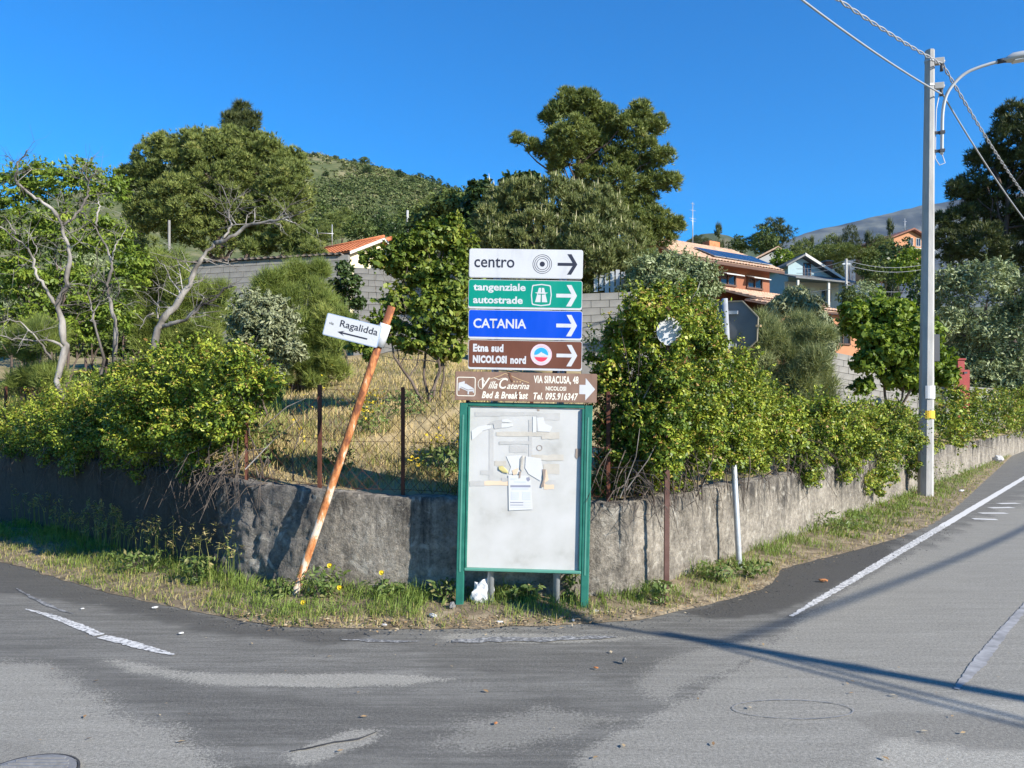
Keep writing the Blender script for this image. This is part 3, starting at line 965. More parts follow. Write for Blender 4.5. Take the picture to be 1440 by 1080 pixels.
# broad-leaved weeds against the wall foot and by the posts
M['weed'] = leaf_mat('weed_leaves', [(0, (0.08, 0.13, 0.03)), (0.5, (0.13, 0.19, 0.045)), (0.8, (0.19, 0.25, 0.07)), (1, (0.26, 0.24, 0.10))], 0.3)
def weed(px, py, w, h, n, label, name='weed', Y=None, dy=0.25):
    rng = np.random.default_rng(int(px * 7 + py))
    Y = Y or (gnd(px, py).y)
    c = gnd(px, py); z0 = 0.05
    c = Vector(((px - CX) / F * Y, Y, z0))
    t = thing(name, label, 'weed', c)
    W, H = w * Y / F, h * Y / F
    u = rng.random(n) ** 0.7
    a = rng.uniform(0, 2 * np.pi, n); rad = W * 0.5 * np.sqrt(rng.random(n)) * (0.5 + 0.6 * u)
    P = np.stack([c.x + rad * np.cos(a), c.y + rad * np.sin(a) * 0.8, c.z + H * u], -1)
    d = unit(np.stack([np.cos(a), np.sin(a), 0.5 + 0 * a], -1))
    me = leaf_mesh(rng, 'leaves', P, d, None, 0.055, 0.020, M['weed'], 0.5, 0.9, 0.1, rng.random(n), org=c)
    link('leaves', me, parent=t)
    mb = MB()
    for k in range(max(4, n // 40)):
        a = random.uniform(0, 6.28); r = W * 0.4 * random.random()
        mb.tube([c + Vector((r * 0.3 * math.cos(a), r * 0.3 * math.sin(a), -0.05)), c + Vector((r * math.cos(a), r * math.sin(a), H * random.uniform(0.5, 1)))], [0.004, 0.002], 4, cap=False)
    mb.build('stem', M['twig'], t)
for i, (px, py, w, h, n, lb) in enumerate([
    (455, 852, 70, 42, 260, 'bushy green weed just right of the leaning rusty pole foot'),
    (395, 850, 40, 26, 150, 'low green weed left of the leaning rusty pole foot'),
    (545, 852, 70, 26, 220, 'spreading green weed between the leaning pole and the notice board'),
    (625, 858, 40, 34, 150, 'green weed at the left green board post'),
    (722, 858, 40, 26, 120, 'small weed under the board between its grey posts, left one'),
    (748, 858, 36, 28, 120, 'small weed under the board close to the right grey post'),
    (800, 858, 34, 44, 120, 'weed growing between right grey post and right green post'),
    (928, 858, 34, 30, 150, 'grey green weed at the foot of the brown stake'),
    (1010, 825, 70, 26, 260, 'pale green weeds left of the stop sign pole foot'),
    (1060, 818, 50, 20, 180, 'low weeds right of the stop sign pole foot'),
    (280, 830, 50, 40, 200, 'tall green weed at the rough dark wall corner'),
    (195, 812, 80, 30, 240, 'green weeds on the verge under the left bush'),
    (1180, 752, 90, 26, 260, 'grassy weeds beside the bright part of the right wall'),
    (1330, 690, 60, 40, 220, 'leafy weed on the verge just right of the utility pole')]):
    weed(px, py, w, h, n, lb)

# yellow dandelion-like flowers on thin stalks
M['yellow'] = paint('yellow_petals', (0.72, 0.52, 0.01), 0.6, 0.15)
M['stalk'] = paint('green_stalk', (0.10, 0.15, 0.03), 0.7, 0.1)
def flower(px, py, py0, label, Y):
    c = at(px, py0, Y)
    t = thing('yellow_flower', label, 'flower', c, 'yellow flowers on the verge')
    p = at(px, py, Y)
    MB().tube([c, c.lerp(p, 0.5) + Vector((0.01, 0, 0)), p], 0.0025, 5).build('stem', M['stalk'], t)
    mb = MB(); n = 14
    for k in range(n):
        a = 2 * math.pi * k / n
        d = Vector((math.cos(a), -0.55 + 0.1 * math.sin(3 * a), math.sin(a))).normalized()
        s = Vector((-math.sin(a), 0, math.cos(a))) * 0.005
        mb.add([p - s, p + d * 0.022 + s * 0.8 + Vector((0, -0.004, 0)), p + d * 0.027, p + d * 0.022 - s * 0.8], [(0, 1, 2, 3)])
    mb.tube([p + Vector((0, 0.006, 0)), p + Vector((0, -0.012, 0))], [0.008, 0.009], 8)
    mb.build('flower_head', M['yellow'], t)
flower(464, 795, 850, 'yellow flower on a tall stalk right of the leaning pole', 6.62)
flower(537, 805, 858, 'yellow flower against the wall between leaning pole and board', 6.5)
flower(427, 847, 862, 'low yellow flower just beside the foot of the leaning pole', 6.4)
flower(478, 826, 856, 'small half hidden yellow flower in the weeds right of the pole', 6.6)
# ================================================================== NOTICE BOARD WITH DIRECTION SIGNS
def flat_text(name, body, box, mat, parent, y=0.0, bold=0.0, shear=0.0, spacing=1.0, thick=0.0008):
    """lettering fitted into box (x0, z0, x1, z1) of the parent's local plane, facing -Y"""
    cu = bpy.data.curves.new(name, 'FONT')
    cu.body = body; cu.size = 1.0; cu.offset = bold; cu.shear = shear; cu.space_character = spacing
    cu.resolution_u = 3
    tmp = bpy.data.objects.new(name + '_outline', cu); col.objects.link(tmp)
    bpy.context.view_layer.update()
    me = bpy.data.meshes.new_from_object(tmp.evaluated_get(bpy.context.evaluated_depsgraph_get()))
    bpy.data.objects.remove(tmp); bpy.data.curves.remove(cu)
    n = len(me.vertices); v = np.empty(n * 3, np.float32); me.vertices.foreach_get('co', v); v = v.reshape(-1, 3)
    lo, hi = v.min(0), v.max(0)
    x0, z0, x1, z1 = box
    out = np.empty_like(v)
    out[:, 0] = x0 + (v[:, 0] - lo[0]) / (hi[0] - lo[0]) * (x1 - x0)
    out[:, 2] = z0 + (v[:, 1] - lo[1]) / (hi[1] - lo[1]) * (z1 - z0)
    out[:, 1] = y
    me.vertices.foreach_set('co', out.ravel()); me.update()
    me.name = name
    return link(name, me, mat, parent)

def rrect(x0, z0, x1, z1, r, n=5):
    P = []
    for cx, cz, a0 in ((x1 - r, z1 - r, 0), (x0 + r, z1 - r, 90), (x0 + r, z0 + r, 180), (x1 - r, z0 + r, 270)):
        for k in range(n + 1):
            a = R8(a0 + 90 * k / n); P.append((cx + r * math.cos(a), cz + r * math.sin(a)))
    return P

def plate(name, poly, y_front, thick, mat, parent, label=None):
    mb = MB(); mb.prism([(x, y_front, z) for x, z in poly], (0, thick, 0))
    return mb.build(name, mat, parent, local=True, label=label)

def ring_flat(name, cx, cz, r0, r1, y, mat, parent, n=44):
    mb = MB(); vs = []
    for k in range(n):
        a = 2 * math.pi * k / n
        vs += [(cx + r0 * math.cos(a), y, cz + r0 * math.sin(a)), (cx + r1 * math.cos(a), y, cz + r1 * math.sin(a))]
    mb.add(vs, [(2 * k, 2 * k + 1, (2 * k + 3) % (2 * n), (2 * k + 2) % (2 * n)) for k in range(n)])
    return mb.build(name, mat, parent, local=True)

def arrow_poly(x0, x1, zc, h, t):
    """shaft with an open chevron head: outline"""
    k = t * 0.62
    tip = x1
    bx = x1 - h * 0.93
    return [[(x0, zc - t / 2), (tip - t * 1.1, zc - t / 2), (tip - t * 1.1, zc + t / 2), (x0, zc + t / 2)],
            [(tip, zc), (tip - t * 1.25, zc), (bx - 0.2 * t, zc + h), (bx + 1.15 * t, zc + h)],
            [(tip - t * 1.25, zc), (tip, zc), (bx + 1.15 * t, zc - h), (bx - 0.2 * t, zc - h)]]

def flat_polys(name, polys, y, mat, parent, thick=0.001):
    mb = MB()
    for i, p in enumerate(polys):
        yy = y - 0.0002 * i
        mb.prism([(x, yy, z) for x, z in p], (0, thick, 0))
    return mb.build(name, mat, parent, local=True)

SY = 6.33                                   # distance of the sign faces
S = SY / F                                  # metres per picture pixel there
base = at(737, 862, SY); base.z = 0.03
ROLL = R8(1.25)
board = thing('notice_board', 'green framed white notice board carrying a stack of road direction signs', 'sign', base, None, (0, ROLL, R8(-2.0)))
MI = world_matrix(board).inverted()
def lp(px, py):
    v = MI @ at(px, py, SY); return v.x, v.z

# --- green posts, frame, grey poles
M['post_green'] = noisy('green_painted_steel', [(0.27, (0.10, 0.05, 0.03)), (0.31, (0.012, 0.105, 0.078)), (0.7, (0.028, 0.16, 0.12))], 9, 0.45, 0.05, 60)
M['rail_green'] = paint('pale_green_frame', (0.09, 0.26, 0.20), 0.4, 0.1)
xl, zt = lp(651, 566); xr, _ = lp(826.5, 570)
xl = (lp(651, 566)[0] + lp(646, 858)[0]) / 2; xr = (lp(827, 570)[0] + lp(822, 858)[0]) / 2
for x in (xl, xr):
    mb = MB(); mb.box((x, 0.03, (zt - 0.12) / 2), (0.066, 0.06, zt + 0.12), bev=0.006)
    o = mb.build('green_post', M['post_green'], board, local=True)
    sl = MB(); sl.box((x, -0.002, zt / 2 + 0.1), (0.012, 0.004, zt - 0.4)); sl.build('groove', M['rail_green'], o, local=True)
zb = lp(735, 805)[1]
ztop = lp(735, 567)[1]
fx0, fx1 = xl + 0.0335, xr - 0.0335
mb = MB()
mb.box(((fx0 + fx1) / 2, 0.028, ztop - 0.015), (fx1 - fx0, 0.05, 0.035), bev=0.005)
mb.build('top_rail', M['post_green'], board, local=True)
mb = MB(); mb.box(((fx0 + fx1) / 2, 0.024, zb + 0.012), (fx1 - fx0, 0.055, 0.026), bev=0.005)
mb.build('bottom_rail', M['rail_green'], board, local=True)
for x, nm in ((fx0 + 0.011, 'side_rail'), (fx1 - 0.011, 'side_rail')):
    mb = MB(); mb.box((x, 0.022, (zb + ztop) / 2 - 0.004), (0.02, 0.05, ztop - zb - 0.062), bev=0.004)
    mb.build(nm, M['post_green'], board, local=True)
M['board_white'] = noisy('weathered_white_board', [(0.28, (0.36, 0.35, 0.325)), (0.42, (0.455, 0.45, 0.43)), (0.55, (0.49, 0.485, 0.47)), (0.7, (0.52, 0.515, 0.505))], 3.5, 0.5, detail=9)
px0, px1 = fx0 + 0.021, fx1 - 0.021
face = plate('board_panel', [(px0, zb + 0.026), (px1, zb + 0.026), (px1, ztop - 0.034), (px0, ztop - 0.034)], 0.022, 0.02, M['board_white'], board)
for px in (688.5, 782.5):
    x, _ = lp(px, 835)
    mb = MB(); mb.tube([(x, 0.085, -0.12), (x, 0.085, lp(px, 352)[1] - 0.03)], 0.030, 14)
    mb.build('grey_post', M['galv'], board, local=True)

# --- torn paper and tape remains on the white panel
M['tape'] = noisy('old_beige_tape', [(0.3, (0.40, 0.37, 0.32)), (0.7, (0.50, 0.465, 0.41))], 10, 0.5)
M['tape_grey'] = noisy('old_grey_tape', [(0.3, (0.37, 0.365, 0.35)), (0.7, (0.46, 0.45, 0.435))], 8, 0.5)
M['paper'] = paint('white_paper', (0.55, 0.55, 0.55), 0.7, 0.04)
M['paper_old'] = paint('yellowed_paper', (0.55, 0.47, 0.20), 0.7, 0.12)
M['paper_brown'] = paint('brown_torn_paper', (0.30, 0.24, 0.20), 0.8, 0.15)
M['pinkpaper'] = paint('peach_torn_paper', (0.66, 0.50, 0.36), 0.8, 0.1)
def scrap(pts, mat, lift=0.0015, curl=0.0, name='torn_paper'):
    """pts in the close-up's pixels (6x, origin 640,560)"""
    P = []
    for i, (cx_, cy_) in enumerate(pts):
        x, z = lp(640 + cx_ / 6.0, 560 + cy_ / 6.0)
        P.append((x, 0.0215 - lift - curl * (i % 2), z))
    mb = MB(); mb.prism(P, (0, 0.0006, 0))
    return mb.build(name, mat, board, local=True)
def band(x0, y0, x1, y1, mat, lift=0.0015, name='tape_strip'):
    r = lambda: random.uniform(-4, 4)
    n = 6; top = [(x0 + (x1 - x0) * k / n, y0 + r()) for k in range(n + 1)]; bot = [(x1 - (x1 - x0) * k / n, y1 + r()) for k in range(n + 1)]
    return scrap(top + bot, mat, lift, 0, name)
band(165, 115, 690, 150, M['tape_grey']); band(690, 128, 885, 185, M['tape_grey'], 0.0012)
band(285, 250, 322, 700, M['tape_grey']); band(345, 285, 880, 322, M['tape'], 0.0021); band(730, 300, 880, 345, M['tape'], 0.0027)
band(620, 180, 650, 620, M['tape_grey'], 0.0018); band(370, 365, 640, 390, M['tape_grey'], 0.0024); band(680, 160, 705, 280, M['tape_grey'], 0.0021)
band(455, 400, 610, 460, M['tape_grey'], 0.0012); band(640, 478, 915, 525, M['tape'], 0.0024); band(330, 530, 430, 570, M['tape'], 0.0012)
band(120, 700, 245, 745, M['tape_grey'], 0.0018); band(245, 700, 460, 740, M['pinkpaper'], 0.0021); band(745, 555, 880, 640, M['tape'], 0.0012)
band(750, 715, 835, 770, M['pinkpaper'], 0.0015); band(210, 610, 285, 650, M['tape_grey'], 0.0012); band(390, 675, 450, 705, M['tape_grey'], 0.0026); band(760, 690, 850, 730, M['tape_grey'], 0.0021)
scrap([(135, 275), (190, 240), (260, 225), (300, 235), (300, 255), (230, 275), (180, 320), (140, 352)], M['paper'], 0.004)
scrap([(395, 180), (440, 175), (485, 195), (460, 205), (395, 200)], M['paper'], 0.004)
scrap([(390, 215), (485, 215), (490, 235), (430, 248), (390, 250)], M['paper'], 0.004)
scrap([(265, 225), (310, 195), (395, 178), (395, 250), (330, 260), (320, 215)], M['tape_grey'], 0.0033)
scrap([(655, 155), (682, 155), (684, 285), (655, 290)], M['paper'], 0.0035)
scrap([(690, 165), (745, 160), (760, 215), (820, 240), (800, 285), (700, 280)], M['paper'], 0.003)
scrap([(1018, 425), (1062, 425), (1058, 480), (1030, 515), (1012, 495)], M['paper_brown'], 0.003)
scrap([(365, 575), (400, 572), (440, 610), (450, 635), (400, 628), (368, 600)], M['paper_old'], 0.006, 0.004)
scrap([(430, 490), (560, 480), (570, 590), (545, 640), (450, 640), (470, 580)], M['paper'], 0.003)
scrap([(550, 510), (572, 482), (590, 490), (572, 520), (570, 620), (550, 600)], M['tape'], 0.008, 0.003)
scrap([(595, 490), (725, 510), (740, 600), (720, 700), (620, 640), (590, 590)], M['paper'], 0.0036)
scrap([(735, 600), (765, 600), (765, 660), (745, 752), (720, 750), (745, 680)], M['paper_brown'], 0.007, 0.004)
scrap([(745, 600), (770, 605), (790, 690), (755, 715)], M['pinkpaper'], 0.005)
scrap([(480, 610), (535, 588), (520, 640), (490, 650)], M['pinkpaper'], 0.006)
scrap([(540, 620), (555, 615), (550, 675), (536, 678)], M['paper_brown'], 0.008)
ring_flat('rust_ring', *lp(640 + 712 / 6, 560 + 420 / 6), 0.019, 0.024, 0.0195, M['paper_brown'], board)
scrap([(690, 90), (712, 90), (712, 108), (696, 108)], M['paper_brown'], 0.002)
# flyer
fl = scrap([(448, 650), (610, 655), (640, 690), (655, 940), (452, 950)], M['paper'], 0.006, 0, 'flyer')
M['flyer_ink'] = paint('blue_grey_print', (0.50, 0.53, 0.66), 0.7, 0.1)
M['flyer_dark'] = paint('dark_grey_print', (0.24, 0.25, 0.32), 0.7, 0.1)
def ink(x0, y0, x1, y1, mat):
    P = [(*lp(640 + a / 6, 560 + b / 6),) for a, b in ((x0, y0), (x1, y0), (x1, y1), (x0, y1))]
    mb = MB(); mb.prism([(x, 0.0146, z) for x, z in P], (0, 0.0004, 0))
    mb.build('print', mat, fl, local=True)
for q in ((470, 675, 520, 690), (500, 700, 600, 716)): ink(*q, M['flyer_ink'])
ink(466, 735, 636, 752, M['flyer_dark']); ink(480, 757, 620, 772, M['flyer_ink'])
for k in range(4): ink(472, 792 + k * 18, 538, 805 + k * 18, M['flyer_ink']); ink(566, 792 + k * 18, 636, 805 + k * 18, M['flyer_ink'])
ink(465, 878, 575, 885, M['flyer_dark']); ink(465, 900, 575, 906, M['flyer_dark']); ink(580, 880, 640, 884, M['flyer_ink']); ink(580, 900, 640, 904, M['flyer_ink']); ink(465, 918, 640, 922, M['flyer_ink'])
scrap([(600, 672), (625, 665), (634, 690), (615, 705), (602, 692)], M['flyer_dark'], 0.0065)

# --- the stacked direction panels (sizes in picture pixels around each panel's middle)
def sign_panel(cpx, cpy, w, h, mat, edge, label, bottom_strip=True, r=3.2, rot=0.0):
    x, z = lp(cpx, cpy)
    o = bpy.data.objects.new('sign_panel', None); o.empty_display_size = 0.1
    W, H = w * S, h * S
    mb = MB(); mb.prism([(a, 0.0, b) for a, b in rrect(-W / 2, -H / 2, W / 2, H / 2, r * S)], (0, 0.022, 0))
    me = mb.mesh('sign_panel')
    o = link('sign_panel', me, edge, board, (x, -0.022, z))
    o.rotation_euler = (0, rot, 0)
    o['label'] = label
    bot = 2.9 * S if bottom_strip else 0.7 * S
    f = 0.7 * S
    mb = MB(); mb.prism([(a, -0.0016, b) for a, b in rrect(-W / 2 + f, -H / 2 + bot, W / 2 - f, H / 2 - f, r * S * 0.8)], (0, 0.0012, 0))
    mb.build('sign_face', mat, o, local=True)
    for dx in (-50.5, 43.5):
        c = MB(); c.box((dx * S, 0.030, 0), (0.10, 0.012, 0.05)); c.build('clamp', M['galv'], o, local=True)
    return o
def T(o, name, body, x0, y0, x1, y1, mat, **k):      # y grows downwards, pixels from the panel middle
    flat_text(name, body, (x0 * S, -y1 * S, x1 * S, -y0 * S), mat, o, -0.0022, **k)
def A(o, x0, x1, yc, h, t, mat):
    flat_polys('arrow', arrow_poly(x0 * S, x1 * S, -yc * S, h * S, t * S), -0.0026, mat, o)

o = sign_panel(739.6, 371.6, 159.5, 40.5, M['white_sign'], M['white_sign'], 'white panel reading centro with target symbol', False)
T(o, 'lettering', 'centro', -72.5, -7.8, -16, 6.2, M['black_film'], bold=0.012)
for r in (13.5, 11.0, 8.2): ring_flat('target_ring', 23 * S, -0.3 * S, (r - 0.75) * S, r * S, -0.0022, M['black_film'], o)
ring_flat('target_dot', 23 * S, -0.3 * S, 0.0001, 3.6 * S, -0.0022, M['black_film'], o)
A(o, 44.5, 72, 0.2, 14.3, 4.2, M['black_film'])

o = sign_panel(738.6, 415.0, 159.5, 41.0, M['sign_green'], M['white_sign'], 'green motorway panel reading tangenziale autostrade')
T(o, 'lettering', 'tangenziale', -73, -15.2, 0.5, -1.8, M['white_sign'], bold=0.028)
T(o, 'lettering', 'autostrade', -73, 2.8, -3.2, 13.2, M['white_sign'], bold=0.028)
def motorway(o, cx, cy):
    outer = [(-12, 14), (0, 15.6), (12, 14), (13.2, 12.5), (14.6, 0), (13.2, -12.5), (12, -14), (0, -15.6), (-12, -14), (-13.2, -12.5), (-14.6, 0), (-13.2, 12.5)]
    mb = MB(); n = len(outer); k = 0.90
    vs = [((cx + a) * S, -0.0022, (-cy + b) * S) for a, b in outer] + [((cx + a * k) * S, -0.0022, (-cy + b * k) * S) for a, b in outer]
    mb.add(vs, [(i, (i + 1) % n, n + (i + 1) % n, n + i) for i in range(n)])
    mb.build('motorway_emblem_border', M['white_sign'], o, local=True)
    P = lambda L: [((cx + a) * S, (-cy + b) * S) for a, b in L]
    flat_polys('motorway_emblem', [P([(-8.6, -10), (-1.0, -10), (-0.5, 10), (-3.6, 10)]), P([(1.0, -10), (8.6, -10), (3.6, 10), (0.5, 10)]), P([(-9.5, 3.2), (-6, 2.0), (6, 2.0), (9.5, 3.2), (6, 3.6), (-6, 3.6)])], -0.0026, M['white_sign'], o)
    flat_polys('motorway_bridge_gap', [P([(-4.8, 0.6), (4.8, 0.6), (4.6, 1.7), (-4.6, 1.7)])], -0.0034, M['sign_green'], o)  # green gap printed below the bridge bar
motorway(o, 22.6, 0.2)
A(o, 43.5, 72.5, 0.6, 15, 5.2, M['white_sign'])

o = sign_panel(738.6, 457.4, 159.5, 41.0, M['sign_blue'], M['white_sign'], 'blue panel reading CATANIA')
T(o, 'lettering', 'CATANIA', -72.8, -8.0, 1.5, 5.4, M['white_sign'], bold=0.022)
A(o, 43.5, 72.5, 0.0, 15, 5.2, M['white_sign'])

o = sign_panel(738.4, 499.9, 159.5, 41.5, M['sign_brown'], M['white_sign'], 'brown panel reading Etna sud NICOLOSI nord')
T(o, 'lettering', 'Etna sud', -73.2, -14.8, -30.5, -3.6, M['white_sign'], bold=0.05, spacing=1.1)
T(o, 'lettering', 'NICOLOSI', -73.2, 1.2, -25.5, 12.2, M['white_sign'], bold=0.065, spacing=1.12)
T(o, 'lettering', 'nord', -20.5, 1.2, 1.5, 12.4, M['white_sign'], bold=0.05, spacing=1.1)
def volcano_disc(o, cx, cy):
    M['emblem_pink'] = paint('pink_print', (0.72, 0.45, 0.52), 0.5, 0.05)
    M['emblem_blue'] = paint('sky_blue_print', (0.02, 0.30, 0.70), 0.5, 0.05)
    M['emblem_red'] = paint('red_print', (0.72, 0.04, 0.08), 0.5, 0.05)
    C = lambda r, a: ((cx + r * math.cos(R8(a))) * S, (-cy + r * math.sin(R8(a))) * S)
    flat_polys('round_emblem', [[C(15, a) for a in range(0, 360, 8)]], -0.0022, M['white_sign'], o, 0.0005)
    ring_flat('emblem_border', cx * S, -cy * S, 14.0 * S, 14.9 * S, -0.0030, M['emblem_pink'], o)
    flat_polys('emblem_sky', [[C(9.8, a) for a in range(-5, 186, 6)]], -0.0030, M['emblem_blue'], o, 0.0005)
    flat_polys('emblem_lava', [[C(9.8, a) for a in range(200, 341, 6)]], -0.0030, M['emblem_red'], o, 0.0005)
    P = lambda L: [((cx + a) * S, (-cy + b) * S) for a, b in L]
    flat_polys('emblem_mountain', [P([(-9.6, -3.4), (-5, -2.6), (0, -1.6), (5, -2.8), (9.6, -3.2), (9.4, -1), (6, 0.4), (3.2, 2), (1.6, 2.4), (0, 4), (-2, 2.2), (-5, 0.2), (-9.4, -1.2)])], -0.0036, M['white_sign'], o, 0.0005)
    mb = MB()
    for k in range(26):                                  # the fine lettering round the rim, read as small marks
        a = 20 + 140 * k / 25 if k < 18 else 240 + 60 * (k - 18) / 7
        c = Vector((*C(12.1, a), 0)); rot = Matrix.Rotation(-R8(a - 90), 3, 'Y')
        mb.box((c.x, -0.0031, c.y), (0.9 * S, 0.0004, 1.7 * S), rot)
    mb.build('emblem_rim_lettering', M['emblem_pink'], o, local=True)['kind'] = 'stuff'
volcano_disc(o, 22.6, -1.2)
A(o, 44, 73, -0.6, 15, 5.0, M['white_sign'])

# --- the faded bed and breakfast panel
o = sign_panel(739.4, 544.4, 199, 40.5, M['faded_brown'], M['faded_brown'], 'faded brown bed and breakfast panel with right arrow', False, 1.6)
def line_poly(pts, w):
    out = []
    for (a, b), (c, d) in zip(pts[:-1], pts[1:]):
        L = math.hypot(c - a, d - b); nx, ny = -(d - b) / L * w / 2, (c - a) / L * w / 2
        out.append([((a + nx) * S, -(b + ny) * S), ((c + nx) * S, -(d + ny) * S), ((c - nx) * S, -(d - ny) * S), ((a - nx) * S, -(b - ny) * S)])
    return out
def frame_sq(o, x0, y0, x1, y1, w, r):
    a = rrect(x0 * S, -y1 * S, x1 * S, -y0 * S, r * S); b = rrect((x0 + w) * S, -(y1 - w) * S, (x1 - w) * S, -(y0 + w) * S, (r - w) * S)
    n = len(a); mb = MB()
    mb.add([(p, -0.0022, q) for p, q in a] + [(p, -0.0022, q) for p, q in b], [(i, (i + 1) % n, n + (i + 1) % n, n + i) for i in range(n)])
    mb.build('bed_symbol_border', M['cream_film'], o, local=True)
frame_sq(o, -97, -12.5, -70.5, 14.5, 1.1, 3)
q = lambda L: [(a * S, -b * S) for a, b in L]
flat_polys('bed_symbol', [q([(-94.5, -4), (-86, -6.5), (-85.5, 0), (-94.5, 4.5)]), q([(-92, 0), (-84, -3), (-73, 3.5), (-73, 7.5), (-80.5, 8), (-92, 3)]), q([(-94.5, 3), (-93.2, 3), (-93.2, 7), (-94.5, 7)]), q([(-81.5, 6), (-79.5, 6), (-79.5, 12), (-81.5, 12)]), q([(-74, 5), (-72.6, 5), (-72.6, 9.5), (-74, 9.5)])], -0.0022, M['white_sign'], o)
flat_polys('bed_symbol_fold', line_poly([(-91, 1.6), (-81, 5.8), (-73.5, 4.4)], 0.5), -0.0040, M['faded_brown'], o)
flat_polys('roof_line', line_poly([(-52, -10), (-45, -12.2), (-36, -15), (-29.5, -18.6), (-20, -15), (-10, -10.6), (4.5, -6)], 0.8), -0.0022, M['tan_film'], o)
T(o, 'lettering', 'V', -62, -12.0, -50, 3.4, M['cream_film'], bold=0.012, shear=0.35)
T(o, 'lettering', 'illa', -52.5, -7.2, -39.5, 3.2, M['cream_film'], bold=0.014, shear=0.45)
T(o, 'lettering', 'C', -37.5, -12.0, -25, 3.2, M['cream_film'], bold=0.012, shear=0.35)
T(o, 'lettering', 'aterina', -26.5, -5.4, 5, 3.2, M['cream_film'], bold=0.014, shear=0.45)
sw = [(-62 + 9 * math.cos(a) * 0.55, -3 - 7 * math.sin(a)) for a in np.linspace(0.4, 5.0, 12)]
flat_polys('flourish', line_poly(sw, 0.7), -0.0022, M['cream_film'], o)
flat_polys('flourish', line_poly([(-49, -10.5), (-45, -12), (-41, -11), (-38, -9.2), (-33, -11.5), (-28, -12)], 0.7), -0.0022, M['cream_film'], o)
for k in range(3):
    flat_polys('star', [[((-16.5 + k * 4.3 + 1.6 * (1 if j % 2 == 0 else 0.42) * math.sin(j * math.pi / 5)) * S, (7.2 + 1.6 * (1 if j % 2 == 0 else 0.42) * math.cos(j * math.pi / 5)) * S) for j in range(10)]], -0.0022, M['tan_film'], o)
T(o, 'lettering', 'Bed & Breakfast', -61.5, 7.0, 3.5, 17.0, M['cream_film'], bold=0.03, shear=0.28, spacing=1.05)
T(o, 'lettering', 'VIA SIRACUSA, 48', 11, -16.4, 73.5, -4.0, M['cream_film'], bold=0.03, spacing=1.06)
T(o, 'lettering', 'NICOLOSI', 28, -1.6, 56.5, 4.3, M['cream_film'], bold=0.03, spacing=1.06)
T(o, 'lettering', 'Tel. 095.916347', 11, 7.2, 73.5, 17.5, M['cream_film'], bold=0.03, shear=0.22, spacing=1.06)
flat_polys('arrow', [q([(75, -4.6), (83.5, -4.6), (83.5, -14.2), (97, 1.4), (83.5, 17.2), (83.5, 8.4), (75, 8.4)])], -0.0022, M['white_sign'], o)
M['rust_stain'] = noisy('rust_stain', [(0.35, (0.10, 0.045, 0.03)), (0.65, (0.20, 0.10, 0.06))], 30, 0.9)
flat_polys('rust_stain', [q([(-25.5, -19.5), (-22, -19.5), (-19.5, -13), (-18, -7), (-19.8, -6), (-22, -11)]), q([(-11, 5.5), (-9.6, 5.5), (-8.8, 12), (-9.2, 20), (-11.6, 20), (-10.9, 13)])], -0.0048, M['rust_stain'], o, 0.0006)

